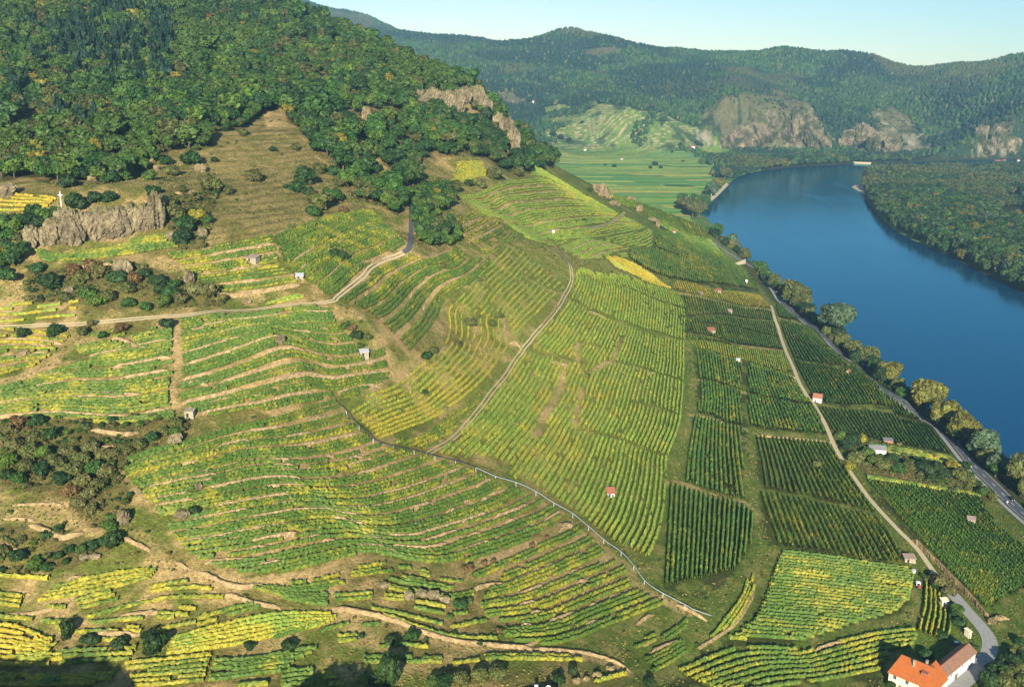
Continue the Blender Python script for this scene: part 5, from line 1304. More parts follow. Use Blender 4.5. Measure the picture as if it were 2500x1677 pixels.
# --- the long family between the centre and the riverside path
A1 = Z(9, (30, 1400), (60, 1195), (80, 1000), (120, 780), (150, 640), (140, 480), (112, 270)) + Z(6, (80, 1180), (50, 1080), (0, 900), (-30, 790))
B1 = Z(9, (1330, 1330), (1180, 1130), (1040, 880), (915, 665), (785, 455), (730, 275)) + Z(6, (705, 1150), (640, 960), (560, 880))
fam(A1, B1, Z(9, (60, 1190), (80, 1000), (110, 740), (150, 715), (130, 600), (140, 480), (112, 285), (180, 283), (450, 363), (690, 450), (780, 480), (910, 650), (1025, 860), (800, 846), (560, 815), (470, 805), (470, 1000), (450, 1020), (462, 1310), (380, 1300), (210, 1250)),
    3.7, 'dark', 0.10, "upright dark green vine row in the plots left of the riverside path", "rows of the plots left of the riverside path", h=2.4, w=1.4)
fam(A1, B1, Z(6, (90, 1192), (240, 1200), (420, 1240), (725, 1272), (775, 1400), (700, 1420), (440, 1352), (240, 1292), (100, 1240)), 3.2, 'light', 0.38, "yellowish vine row beside the white field hut", "rows beside the white field hut", h=1.7)
fam(A1, B1, Z(6, (20, 1035), (350, 1028), (655, 1058), (690, 1120), (722, 1262), (480, 1232), (240, 1192), (90, 1185), (50, 1100)), 3.2, 'mid', 0.16, "green vine row around the tiled hut of the middle plots", "rows around the tiled hut", h=1.8)
fam(A1, B1, Z(6, (-10, 882), (120, 892), (300, 932), (480, 968), (640, 992), (655, 1050), (480, 1038), (350, 1018), (200, 1028), (20, 1030), (0, 960)), 3.3, 'mid', 0.12, "green vine row just below the golden strip", "rows just below the golden strip", h=1.8)
fam(A1, B1, Z(6, (-20, 780), (100, 800), (260, 852), (560, 884), (640, 962), (636, 976), (450, 958), (300, 918), (120, 878), (-10, 868)), 3.0, 'light', 0.85, "golden vine row in the yellow strip above the stony path", "rows of the golden strip", h=1.7, gold=0.4)
# --- centre
A2 = Z(8, (640, 1010), (780, 890), (960, 720), (1130, 500), (1250, 310), (1390, 150), (1490, 10)) + Z(5, (1560, 860), (1600, 760), (1560, 680))
B2 = Z(11, (2080, 700), (2165, 500), (2205, 200)) + Z(8, (2210, 1020), (2290, 800), (2320, 500), (2325, 200)) + Z(6, (60, 1010), (30, 900), (-40, 800))
POLY2 = Z(8, (660, 1000), (790, 890), (990, 690), (1130, 500), (1250, 310), (1300, 260), (1420, 130), (1500, 0)) + Z(5, (1560, 850), (1600, 740), (1650, 700), (1780, 680), (1860, 740), (2080, 815), (2338, 880)) + Z(6, (60, 900), (80, 1010), (100, 1180)) + Z(9, (112, 280), (140, 480), (130, 690), (70, 900), (10, 1060)) + Z(11, (2200, 250), (2190, 500), (2080, 700), (1990, 720), (1900, 650), (1800, 560), (1700, 480), (1560, 380), (1450, 300), (1330, 220), (1210, 180), (1140, 170), (1190, 100), (1000, 20)) + Z(8, (860, 1020))
fam(A2, B2, POLY2, 2.7, 'light', 0.18, "upright vine row on the light green middle slope above the pipe", "rows of the middle slope above the pipe", h=2.0, w=1.15, gap=0.010, wob=0.5)
# --- golden slope left of the track
A3 = Z(8, (60, 680), (280, 560), (520, 410), (690, 280), (740, 140), (730, 40)) + Z(5, (760, 950), (860, 850))
B3 = Z(8, (270, 900), (600, 770), (860, 600), (1050, 410), (1145, 250), (1120, 110)) + Z(5, (1150, 1040), (1200, 960))
fam(A3, B3, Z(8, (70, 690), (280, 570), (520, 420), (690, 290), (700, 60)) + Z(5, (760, 960), (1000, 1000), (1090, 1060)) + Z(8, (1130, 130), (1145, 250), (1190, 260), (1080, 420), (880, 600), (640, 760), (620, 840), (290, 895), (180, 800)),
    2.5, 'light', 0.60, "golden yellow vine row on the slope left of the earth track", "rows of the golden slope left of the earth track", h=1.6, w=1.0, wob=0.9, gold=0.15, gap=0.012)
A3b = Z(5, (740, 1000), (860, 850), (1010, 690), (1080, 620), (1150, 540)); B3b = Z(5, (1160, 1200), (1340, 1030), (1540, 850))
fam(A3b, B3b, Z(5, (760, 960), (860, 850), (1000, 690), (1060, 630), (1130, 540), (1250, 520), (1380, 620), (1500, 700), (1540, 780), (1530, 860), (1470, 950), (1350, 1080), (1230, 1210), (1190, 1190), (1150, 1120), (1090, 1060), (1000, 1000)),
    2.6, 'light', 0.36, "vine row climbing towards the spur beside the white earth track", "rows climbing towards the spur", h=1.6, w=1.0, wob=0.7, gap=0.012)
# --- dark curved rows below the lane
A4 = Z(5, (0, 905), (160, 790), (300, 690), (500, 612), (560, 600), (700, 560)); B4 = Z(5, (500, 1280), (620, 1130), (700, 980), (800, 870), (970, 760), (1080, 640))
fam(A4, B4, Z(5, (0, 905), (150, 800), (300, 690), (500, 612), (570, 650), (700, 600), (835, 550), (850, 640), (1030, 640), (970, 765), (800, 900), (700, 1090), (690, 1250), (520, 1270), (400, 1240), (330, 1200), (310, 1140), (220, 1090), (60, 975)),
    2.0, 'lush', 0.25, "thick curving vine row below the bend of the lane", "curving rows below the bend of the lane", pat=((2, 3, 3), (1.2, 2.6)), h=1.8, w=1.5, wob=0.6, wall=0.25)
fam(Z(5, (650, 470), (760, 400), (900, 330), (1010, 360)), Z(5, (900, 560), (1000, 520), (1100, 470), (1120, 420)), Z(5, (650, 420), (720, 310), (800, 330), (900, 320), (1060, 370), (1120, 450), (1080, 530), (960, 570), (860, 530), (830, 440), (700, 400)),
    2.3, 'lush', 0.45, "bushy yellow green vine row on the knoll behind the lane's trees", "rows on the knoll behind the lane's trees", pat=((2, 3), (1.5, 2.5)), h=1.8, w=1.4, wob=0.6)
# --- above the lane
fam(Z(5, (-430, 500), (-200, 410), (0, 345), (240, 315)), Z(5, (-200, 960), (0, 850), (180, 700), (450, 560)), Z(5, (-420, 480), (-200, 380), (60, 300), (240, 330), (340, 430), (460, 520), (430, 588), (300, 625), (200, 690), (100, 800), (0, 880), (-60, 905), (-160, 820), (-330, 740), (-400, 680), (-420, 560)),
    2.3, 'lush', 0.18, "dark leafy vine row on the block above the bend of the lane", "rows of the block above the bend of the lane", pat=((2, 3, 4), (1.0, 2.2)), h=1.8, w=1.6, wob=0.8, wall=0.3)
fam(Z(4, (1120, 605), (1500, 545), (1850, 480)), Z(4, (1430, 868), (1700, 850), (2030, 805)), Z(4, (1120, 610), (1370, 580), (1600, 530), (1830, 490), (1860, 620), (1870, 690), (2040, 760), (2000, 812), (1700, 850), (1430, 862), (1300, 780), (1280, 720), (1160, 670)),
    2.2, 'lush', 0.30, "vine row on the terraces around the stone field shelter", "rows around the stone field shelter", pat=((2, 3), (1.2, 2.4)), h=1.6, w=1.6, wob=0.8, wall=0.5)
fam(Z(4, (225, 590), (500, 570), (800, 540), (1180, 480)), Z(4, (290, 655), (600, 648), (870, 612), (1195, 565)), None, 2.0, 'lush', 0.42, "vine row on the strip at the foot of the grey rock", "rows at the foot of the grey rock", h=1.7, w=1.7)
fam(Z(4, (-60, 190), (200, 215), (390, 240)), Z(4, (-60, 430), (150, 400), (260, 350)), Z(4, (-80, 200), (390, 225), (390, 312), (240, 345), (150, 405), (-80, 430)), 4.2, 'light', 0.85, "golden vine row on the field behind the white cross", "rows on the field behind the white cross", h=1.5, w=1.5, gold=0.5, gap=0.02, wob=0.8)
fam(Z(4, (-60, 965), (530, 915)), Z(4, (-60, 1050), (540, 1010)), None, 4.0, 'light', 0.8, "golden vine row just above the gravel lane's left end", "rows above the gravel lane's left end", h=1.4, w=1.3, gold=0.5, gap=0.03, wob=0.8)
fam(Z(4, (1780, 945), (2010, 880)), Z(4, (1800, 960), (2040, 900)), None, 2.4, 'light', 0.7, "short yellow vine row above the junction of the lanes", "rows above the junction of the lanes", h=1.4, w=1.4)
# --- left terraces
fam(Z(7, (-60, 130), (200, 160), (470, 200)), Z(7, (-60, 500), (100, 450), (260, 400)), Z(7, (-60, 140), (110, 150), (470, 205), (410, 265), (320, 345), (220, 410), (-60, 480)), 2.4, 'mid', 0.6, "yellow vine row on the terraces at the left edge below the lane", "rows at the left edge below the lane", pat=((1, 2, 2), (2.0, 3.5)), h=1.5, w=1.7, gold=0.3, wob=0.9, gap=0.02)
fam(Z(7, (-60, 440), (400, 300), (700, 235), (1190, 150)), Z(7, (-60, 790), (400, 770), (800, 800), (1190, 760)), Z(7, (470, 290), (740, 235), (900, 260), (860, 150), (1080, 140), (1175, 120), (1175, 750), (800, 795), (430, 745), (0, 745), (-60, 745), (-60, 560), (340, 430), (640, 350)),
    2.1, 'lush', 0.20, "leafy vine row on the broad left terraces below the lane", "rows of the broad left terraces", pat=((3, 4, 5), (1.4, 2.8)), h=1.7, w=1.3, wob=1.0, gap=0.012, wall=0.6)
fam(Z(7, (1190, 90), (1600, 50), (1980, -5), (2260, -30), (2500, -60)), Z(7, (1190, 800), (1500, 750), (1800, 700), (2290, 630)) + Z(8, (350, 560)), Z(7, (1200, 60), (1600, 60), (1980, 0), (2230, 10), (2240, 90), (2330, 200)) + Z(8, (90, 210), (130, 320), (400, 270), (540, 330), (560, 400), (300, 520), (0, 650)) + Z(7, (2280, 620), (2000, 660), (1800, 700), (1350, 740), (1210, 640)),
    2.1, 'lush', 0.24, "leafy vine row on the upper middle terraces below the lane", "rows of the upper middle terraces", pat=((2, 3, 3, 4), (1.2, 2.6)), h=1.7, w=1.25, wob=1.0, gap=0.022, wall=0.55)
# --- broad lower slope, left of the pipe
A11 = Z(7, (780, 1060), (1000, 975), (1220, 925), (1480, 840), (1900, 735), (2290, 620)) + Z(8, (60, 640))
B11 = Z(10, (1400, 860), (1800, 825), (2338, 700)) + Z(11, (200, 690), (350, 690), (500, 740), (780, 755), (1000, 690), (1420, 540), (1600, 440))
fam(A11, B11, Z(7, (830, 1030), (1100, 940), (1340, 800), (1400, 740), (2280, 620)) + Z(8, (0, 640), (100, 790), (270, 930), (800, 1050), (1000, 1150), (1220, 1205), (1450, 1315), (1560, 1410)) + Z(11, (1500, 420), (1400, 560), (1000, 700), (780, 750), (500, 735), (350, 690), (0, 745)) + Z(10, (2338, 700), (1900, 810), (1500, 830), (1450, 765), (1310, 715), (1210, 640), (850, 500), (880, 400), (840, 250)),
    1.95, 'lush', 0.30, "vine row curving across the broad terraced slope below the pipe", "rows of the broad terraced slope below the pipe", pat=((1, 2, 2, 3, 3), (1.2, 2.4)), h=1.75, w=1.1, wob=0.7, gap=0.012, wall=0.5)
# --- lower centre
A12 = Z(11, (860, 840), (1200, 690), (1450, 580), (1640, 470)); B12 = Z(11, (1060, 1300), (1500, 1290), (1900, 1140), (2338, 960))
fam(A12, B12, Z(11, (890, 825), (1280, 665), (1590, 490), (1700, 570), (1800, 660), (1930, 760), (1970, 840), (2050, 940), (2220, 1000), (2330, 1090), (2290, 1180), (1900, 1310), (1500, 1310), (1120, 1262), (1100, 1200), (1280, 1150), (1000, 1130), (950, 1010), (1000, 930), (1150, 860), (940, 860)),
    1.9, 'mid', 0.26, "vine row on the curved terraces right below the pipe", "rows of the curved terraces right below the pipe", pat=((2, 2, 3, 3), (1.1, 2.3)), h=1.7, w=0.95, wob=0.5, gap=0.01, wall=0.3)
fam(Z(11, (2060, 1380), (2310, 1250)), Z(11, (2120, 1470), (2338, 1340)), None, 2.0, 'mid', 0.2, "short vine row left of the earth path near the bottom", "short rows left of the earth path", h=1.6, w=1.1)
fam(Z(11, (2160, 1240), (2338, 1120)), Z(11, (2240, 1270), (2338, 1190)), None, 1.9, 'mid', 0.2, "short vine row below the pipe's lower end", "short rows below the pipe's lower end", h=1.5, w=1.1)
fam(Z(11, (1720, 1530), (1950, 1470)), Z(11, (1740, 1567), (2000, 1500)), None, 2.2, 'light', 0.7, "yellow vine row on the bank at the bottom edge", "rows on the bank at the bottom edge", h=1.5, w=1.2)
# --- bottom terraces
BT = "rows of the bottom terraces"
def strip(k, A, B, tone='mid', yel=0.55, sp=1.9, label="yellow vine row on the small bottom terraces", group=BT, **kw):
    fam(Z(k, *A), Z(k, *B), None, sp, tone, yel, label, group, h=1.45, w=1.25, wob=0.5, gap=0.008, kr=(-0.02, 1.02), **kw)
strip(10, [(370, 900), (700, 820), (1050, 785)], [(250, 1000), (700, 925), (1000, 845)], yel=0.5)
strip(10, [(1010, 905), (1290, 850), (1430, 890)], [(1010, 950), (1250, 935), (1460, 940)])
strip(10, [(500, 990), (620, 955), (740, 935)], [(540, 1050), (680, 1020), (800, 990)])
strip(10, [(580, 1100), (900, 1010), (1200, 960), (1510, 962)], [(590, 1120), (910, 1030), (1200, 980), (1500, 985)], yel=0.35)
strip(10, [(600, 1135), (970, 1100)], [(610, 1150), (960, 1120)], yel=0.4)
strip(10, [(1010, 1195), (1310, 1125)], [(1040, 1215), (1310, 1150)], yel=0.6)
strip(10, [(1310, 1110), (1550, 1040), (1780, 1000)], [(1330, 1170), (1560, 1100), (1790, 1030)], yel=0.5)
strip(10, [(1150, 1250), (1500, 1150), (1900, 1075), (2310, 1080)], [(1120, 1345), (1500, 1300), (1800, 1240), (2150, 1160)], 'light', 0.8, label="golden vine row of the large yellow bottom terrace", group="rows of the large yellow bottom terrace")
strip(10, [(-40, 930), (160, 960)], [(-40, 1025), (130, 1045)], yel=0.6)
strip(10, [(-40, 1085), (220, 1105)], [(-40, 1100), (220, 1125)], yel=0.6)
strip(10, [(-60, 1140), (150, 1180), (340, 1265)], [(-60, 1450), (120, 1450), (330, 1440)], 'light', 0.85, 1.9, "golden vine row in the bottom left corner", "rows in the bottom left corner", gold=0.4)
strip(10, [(400, 1330), (920, 1305)], [(400, 1440), (860, 1400)], 'lush', 0.15, 2.0, "dark vine row partly in shade near the bottom left", "rows partly in shade near the bottom left")
strip(10, [(840, 1410), (1420, 1345)], [(900, 1567), (1370, 1525)], 'mid', 0.4)
strip(10, [(1440, 1390), (1700, 1385), (2140, 1305)], [(1390, 1550), (1850, 1495)], 'mid', 0.35)
strip(10, [(1890, 1470), (2100, 1450)], [(1890, 1567), (2100, 1550)], 'mid', 0.4)
strip(10, [(1830, 1240), (2120, 1150)], [(1840, 1275), (2120, 1190)], yel=0.5)
strip(10, [(2150, 1190), (2338, 1130)], [(2160, 1200), (2338, 1150)], yel=0.4)
strip(10, [(20, 1350), (420, 1345)], [(15, 1395), (425, 1400)], 'light', 0.85, 1.6, "bright yellow vine row on the walled ledge at the left", "rows on the walled ledge at the left")
strip(10, [(90, 1285), (370, 1240)], [(90, 1315), (370, 1310)], 'light', 0.8, 1.6, "bright yellow vine row on the walled ledge at the left", "rows on the walled ledge at the left")
BT2 = "golden vine row pair on the ledge by the old brushwood"
strip(10, [(-40, 815), (330, 835)], [(-40, 830), (330, 855)], 'light', 0.8)
for (A_, B_, y_) in [([(170, 1365), (450, 1370), (700, 1380)], [(180, 1430), (450, 1430), (700, 1420)], 0.6), ([(985, 1355), (1300, 1355), (1640, 1365)], [(990, 1405), (1300, 1400), (1640, 1410)], 0.85),
                     ([(100, 775), (345, 735)], [(95, 830), (375, 795)], 0.35), ([(410, 765), (710, 795)], [(410, 780), (710, 810)], 0.3), ([(-20, 950), (230, 940)], [(-20, 990), (230, 975)], 0.5),
                     ([(310, 950), (560, 975), (720, 1010)], [(320, 990), (560, 1025), (720, 1045)], 0.7), ([(215, 1035), (450, 1080), (700, 1140)], [(220, 1050), (450, 1095), (700, 1155)], 0.5),
                     ([(160, 1120), (320, 1115)], [(160, 1185), (320, 1170)], 0.25), ([(270, 1300), (420, 1275), (610, 1300)], [(270, 1325), (430, 1310), (610, 1325)], 0.4), ([(760, 1165), (1000, 1120)], [(760, 1185), (1000, 1145)], 0.5),
                     ([(770, 1410), (940, 1385)], [(770, 1425), (940, 1400)], 0.6), ([(0, 1225), (120, 1215)], [(0, 1280), (125, 1270)], 0.8), ([(680, 850), (840, 860)], [(690, 865), (840, 875)], 0.4)]:
    strip(11, A_, B_, 'mid', y_)
# --- behind the spur: the bowl and the ridge
A14 = Z(2, (790, 1315), (1050, 1250), (1250, 1210), (1350, 1200), (1480, 1240), (1700, 1340)); B14 = Z(5, (1100, 420), (1300, 500), (1450, 520), (1700, 500), (1900, 470), (2060, 430))
fam(A14, B14, Z(2, (790, 1310), (1050, 1245), (1200, 1200), (1330, 1185), (1440, 1200), (1560, 1260), (1700, 1340), (1850, 1400), (2000, 1440)) + Z(5, (2080, 400), (2120, 440), (2120, 560), (1960, 570), (1800, 530), (1480, 530), (1330, 530), (1230, 480), (1090, 370), (950, 350), (800, 260)),
    2.6, 'light', 0.30, "thin contour vine row in the bowl behind the spur", "rows of the bowl behind the spur", pat=((2, 3, 4, 5), (1.2, 2.6)), h=1.7, w=1.3, wob=0.8, wall=0.35)
fam(Z(5, (1400, 560), (1560, 540), (1900, 480)), Z(5, (1640, 640), (1780, 640), (1960, 590)), Z(5, (1440, 550), (1600, 500), (1800, 530), (1960, 575), (1780, 635), (1640, 640)), 2.3, 'light', 0.35, "vine row in the hollow below the white hut", "rows in the hollow below the white hut", pat=((3, 4), (1.5, 2.5)), h=1.7, w=1.3)
A15 = Z(2, (1500, 1020), (1500, 1120)); B15 = Z(2, (2338, 1470), (2338, 1567))
fam(Z(2, (1350, 1110), (1480, 1180), (1560, 1260)), Z(2, (2240, 1430), (2360, 1600)) + Z(6, (330, 640)), Z(2, (1490, 1015), (1700, 1110), (1850, 1190), (2000, 1260), (2200, 1390), (2338, 1475)) + Z(6, (180, 430), (240, 500), (200, 560), (0, 500)) + Z(2, (2150, 1540), (2080, 1440), (1900, 1380), (1800, 1300), (1680, 1230), (1540, 1170), (1480, 1120)),
    4.2, 'mid', 0.22, "steep vine row on the ridge against the valley", "rows on the ridge against the valley", h=2.4, w=1.5, kr=(-0.4, 1.5))
A16 = Z(5, (2100, 430), (2130, 560), (2110, 680), (2080, 780)); B16 = Z(6, (250, 520), (420, 680), (560, 850))
fam(A16, B16, Z(5, (2130, 450), (2338, 480)) + Z(6, (130, 430), (230, 510), (330, 630), (480, 730), (560, 865), (300, 850), (100, 795), (-40, 770)) + Z(5, (2120, 735), (1960, 640), (1960, 580), (2125, 570)),
    3.6, 'mid', 0.12, "upright vine row on the slope above the river road", "rows on the slope above the river road", h=2.5, w=1.4, kr=(-0.3, 1.1))
fam(Z(5, (1790, 620), (1930, 650), (2110, 750), (2130, 830)), Z(5, (1860, 690), (2060, 800), (2338, 870)), Z(5, (1780, 632), (1930, 638), (2120, 742), (2338, 822), (2338, 866), (2080, 800), (1850, 690)), 3.0, 'light', 0.95, "golden vine row in the yellow plot below the bowl", "rows of the yellow plot below the bowl", h=1.7, w=1.3, gold=0.5)
fam(Z(2, (740, 1230), (900, 1210), (1000, 1190)), Z(2, (800, 1085), (900, 1085), (970, 1090)), Z(2, (730, 1230), (800, 1080), (890, 1080), (970, 1090), (1005, 1130), (990, 1190), (880, 1225)), 3.4, 'light', 0.75, "yellow vine row in the clearing below the crags", "rows in the clearing below the crags", h=1.6, w=1.6)

# --- smaller plots that fill the ground left between
fam(Z(10, (-80, 700), (440, 720), (900, 740), (1300, 800)), Z(10, (-80, 1600), (700, 1600), (1500, 1570), (2338, 1560)), Z(10, (-80, 800), (330, 800), (440, 830), (600, 780), (1050, 770), (1290, 800), (1420, 880), (1700, 990), (2338, 1075)) + Z(11, (300, 1130), (700, 1270), (1300, 1335), (1640, 1350), (1640, 1430), (760, 1440), (160, 1450), (160, 1567)) + Z(10, (850, 1600), (-80, 1600)),
    1.9, 'mid', 0.5, "short yellowing vine row on the narrow ledges of the lower left", "rows on the narrow ledges of the lower left", pat=((2, 3, 3, 4), (0.9, 1.8)), h=1.45, w=1.25, wob=1.2, gap=0.02, wall=0.5, fill=True)
fam(Z(10, (1300, 800), (1800, 850), (2338, 770)) + Z(11, (230, 720), (500, 770), (780, 800), (1000, 730), (1300, 610), (1600, 470)), Z(11, (-60, 1060), (330, 1120), (560, 1200), (780, 1270), (1000, 1290), (1300, 1320)), Z(11, (0, 770), (350, 700), (500, 760), (780, 800), (900, 810), (960, 900), (950, 1010), (1000, 1130), (1100, 1200), (1120, 1262), (800, 1270), (560, 1200), (330, 1110), (-40, 1050)) + Z(10, (1800, 960), (1500, 880), (1900, 880)),
    1.9, 'mid', 0.45, "short vine row among the pale rocks below the broad slope", "rows among the pale rocks below the broad slope", pat=((2, 2, 3), (1.2, 2.6)), h=1.4, w=1.2, wob=1.0, gap=0.035, wall=0.5, fill=True)
fam(Z(11, (1600, 1330), (1900, 1300), (2338, 1090)), Z(11, (1700, 1567), (2100, 1500), (2400, 1330)), Z(11, (1980, 1300), (2200, 1170), (2338, 1085)) + Z(12, (60, 1090), (180, 1140), (100, 1330), (0, 1400), (-150, 1500), (-160, 1440)), 2.2, 'mid', 0.3, "short vine row on the ledges right of the bottom meadow", "rows on the ledges right of the bottom meadow", pat=((2, 3), (2.0, 3.0)), h=1.5, w=1.1, wob=0.6, gap=0.01, fill=True)
fam(Z(12, (480, 800), (440, 960), (300, 1150), (160, 1320), (0, 1480)), Z(12, (640, 740), (560, 960), (470, 1140), (260, 1290), (40, 1450)), Z(12, (510, 800), (540, 860), (500, 1000), (420, 1130), (230, 1290), (20, 1440), (-30, 1400), (150, 1250), (330, 1080), (450, 920)), 2.6, 'light', 0.55, "yellow vine row on the strip between white pipe and crosswise plot", "rows between pipe and crosswise plot", h=1.5, w=1.1, gap=0.02, fill=True)
fam(Z(7, (-60, 300), (470, 220), (1190, 80)), Z(7, (-60, 800), (400, 790), (800, 820), (1190, 780)), Z(7, (-60, 470), (250, 420), (540, 220), (700, 170), (860, 140), (1175, 100), (1175, 780), (800, 810), (430, 760), (-60, 750)), 2.0, 'lush', 0.25, "short leafy vine row on the small ledges at the left", "rows of the small ledges at the left", pat=((1, 2, 3), (1.8, 3.0)), h=1.45, w=1.6, wob=1.0, gap=0.03, wall=0.6, fill=True)
fam(Z(4, (-60, 930), (300, 900), (560, 880)), Z(4, (-60, 1080), (300, 1060), (560, 1040)), Z(4, (-60, 930), (540, 905), (545, 1020), (300, 1060), (-60, 1080)), 2.4, 'light', 0.7, "short yellow vine row above the left end of the gravel lane", "rows above the left end of the gravel lane", pat=((1, 2), (2, 3)), h=1.4, w=1.3, wob=0.8, gap=0.03, fill=True)
fam(Z(9, (1080, 880), (1400, 930), (1850, 1000)), Z(9, (1380, 970), (1600, 1010), (1950, 1080)), Z(9, (1280, 890), (1500, 935), (1830, 1000), (1950, 1080), (1700, 1040), (1460, 1000), (1300, 930)), 2.0, 'mid', 0.22, "low yellow green vine row behind the dark roofed cottage", "rows behind the dark roofed cottage", h=1.2, w=1.5, fill=True)
fam(Z(5, (880, 570), (1000, 560), (1120, 470), (1130, 400)), Z(5, (1060, 640), (1150, 560), (1240, 500), (1180, 430)), Z(5, (900, 620), (1000, 560), (1100, 480), (1140, 400), (1200, 440), (1260, 520), (1130, 545), (1060, 635), (960, 640)), 2.2, 'light', 0.3, "thin young vine row on the knoll with pale stakes", "rows on the knoll with pale stakes", h=1.3, w=0.7, gap=0.03, fill=True)

fam(A14, B14, Z(2, (1330, 1100), (1490, 1100), (1690, 1225), (1900, 1380), (2080, 1440), (2160, 1550)) + Z(5, (2130, 460), (2120, 570), (1960, 640), (1780, 640), (1640, 650), (1560, 600), (1440, 560), (1230, 500), (1090, 380)), 3.0, 'light', 0.25, "vine row on the flank between bowl and ridge", "rows on the flank between bowl and ridge", h=2.0, w=1.3, wob=0.6, kr=(-0.5, 1.9), fill=True)
fam(A3, B3, Z(8, (620, 850), (640, 760), (880, 600), (1080, 420), (1190, 265), (1235, 290), (1090, 490), (940, 680), (730, 890), (600, 960), (420, 930), (300, 905)), 2.5, 'mid', 0.35, "vine row on the narrow strip along the earth track", "rows on the narrow strip along the earth track", h=1.6, w=1.0, wob=0.8, gap=0.02, kr=(0.6, 2.2), fill=True)
# low rows of the vineyards on the valley floor, far off
_vv, _vf, _vc, _nb = [], [], [], 0
for v0 in np.arange(1490, 2960, 5.5):
    xs = np.arange(-420, 560, 9.0); ys = v0 + 0.10 * xs + 2 * vnoise(xs, xs * 0 + v0, 60, 77)
    zz = GM(xs, ys)
    ok = (zz < 20) & ~inside(xs, ys, RIVER) & (seg_dist(xs, ys, RIVER, True) > 26) & (vnoise(xs, ys, 120, 78) < 0.86)
    hh_ = 1.9 + 0.5 * rng.random(len(xs)); jit = rng.normal(0, 0.25, len(xs))
    A3_ = np.stack([np.stack([xs, ys + jit + o, zz + hh_ * t], 1) for o, t in ((-0.7, 0.0), (-0.6, 0.75), (0.1, 1.0), (0.8, 0.6))], 1)
    i = np.arange(len(xs) * 4).reshape(-1, 4) + _nb; good = ok[:-1] & ok[1:]
    for q in range(3): _vf.append(np.stack([i[:-1, q], i[1:, q], i[1:, q + 1], i[:-1, q + 1]], 1)[good])
    n1_ = fbm(xs, ys, 120, 61, 4); n2_ = fbm(xs, ys, 34, 63, 3)
    cc_ = field_colour(xs, ys, zz, n1_, n2_) * rng.uniform(0.8, 1.15, (len(xs), 1)) * 0.92
    _vv.append(A3_.reshape(-1, 3)); _vc.append(np.repeat(cc_, 4, 0)); _nb += len(xs) * 4
tag(mesh_np("valley_vine_rows", np.concatenate(_vv), [np.concatenate(_vf)], M['vine'], np.concatenate(_vc)), "striped vineyard rows on the far valley floor", "vines", kind='stuff')

# --- build: the 300 rows that show largest each as a thing, the rest as one mass
def row_arrays(R, seed=None):
    r = np.random.default_rng(R['seed'])
    L = R['L']; n = len(L)
    T = np.gradient(L, axis=0); T /= np.maximum(np.linalg.norm(T, axis=1, keepdims=True), 1e-9)
    N = np.stack([-T[:, 1], T[:, 0]], 1)
    z = H(L[:, 0], L[:, 1])
    h, w = R['h'], R['w']
    prof = np.array([(-0.42, 0.12), (-0.5, 0.5), (-0.30, 0.86), (0.0, 1.0), (0.30, 0.86), (0.5, 0.5), (0.42, 0.12)])
    m = len(prof)
    big = 0.72 + 0.5 * r.random((n, 1))
    off = prof[None, :, 0] * w * big * (1 + r.normal(0, 0.22, (n, m))) + r.normal(0, 0.07, (n, 1))
    hh = prof[None, :, 1] * h * (0.82 + 0.34 * r.random((n, 1))) * (1 + r.normal(0, 0.09, (n, m)))
    q = L[:, None, :] + N[:, None, :] * off[..., None] + T[:, None, :] * r.normal(0, 0.16, (n, m, 1))
    Vt = np.concatenate([q, (z[:, None] + hh)[..., None]], -1).reshape(-1, 3)
    i = np.arange(n * m).reshape(n, m)
    F = np.stack([i[:-1, :-1], i[:-1, 1:], i[1:, 1:], i[1:, :-1]], -1).reshape(-1, 4)
    lo, hi = (np.array(c) for c in TONE[R['tone']])
    s = vnoise(L[:, 0], L[:, 1], 9, 91)[:, None] * 0.6 + r.random((n, m)) * 0.5
    c = lo + (hi - lo) * np.clip(s, 0, 1)[..., None]
    yv = np.clip(R['yel'] + 0.55 * (fbm(L[:, 0], L[:, 1], 55, 334, 2)[:, None] - 0.5) + (vnoise(L[:, 0], L[:, 1], 6, 92)[:, None] - 0.5) * 0.9 + (r.random((n, m)) - 0.5) * 0.7 - 0.10 + np.array([0.22, 0.22, 0.0, -0.06, 0.0, 0.22, 0.22])[None, :], 0, 1)
    yv = np.clip((yv - 0.26) * 1.7, 0, 1) * 0.85
    yc = YEL * (1 - R['gold']) + GOLD * R['gold']
    c = c * (1 - yv[..., None]) + yc * yv[..., None] * (0.8 + 0.4 * r.random((n, m, 1)))
    c = c.reshape(-1, 3)
    if np.hypot(*L.mean(0)) < 520:                # leaf sprays standing off the row
        k = int(n * 4)
        ii = r.integers(0, n, k); jj = r.integers(1, m - 1, k)
        P = Vt.reshape(n, m, 3)[ii, jj]
        D = r.normal(0, 1, (k, 3)); D[:, 2] = np.abs(D[:, 2]) * 0.8; D /= np.linalg.norm(D, axis=1, keepdims=True)
        E = np.cross(D, r.normal(0, 1, (k, 3))); E /= np.linalg.norm(E, axis=1, keepdims=True)
        sz = r.uniform(0.16, 0.38, (k, 1)); P = P + D * 0.05
        Q = np.stack([P - E * sz * 0.6, P + D * sz * 0.4 - np.cross(D, E) * sz * 0.5, P + E * sz * 0.6, P + D * sz * 1.1], 1).reshape(-1, 3)
        F = np.concatenate([F, np.arange(k * 4).reshape(k, 4) + len(Vt)])
        cq = np.repeat(c.reshape(n, m, 3)[ii, jj] * r.uniform(0.75, 1.3, (k, 1)), 4, 0)
        Vt = np.concatenate([Vt, Q]); c = np.concatenate([c, cq])
    return Vt, F, c

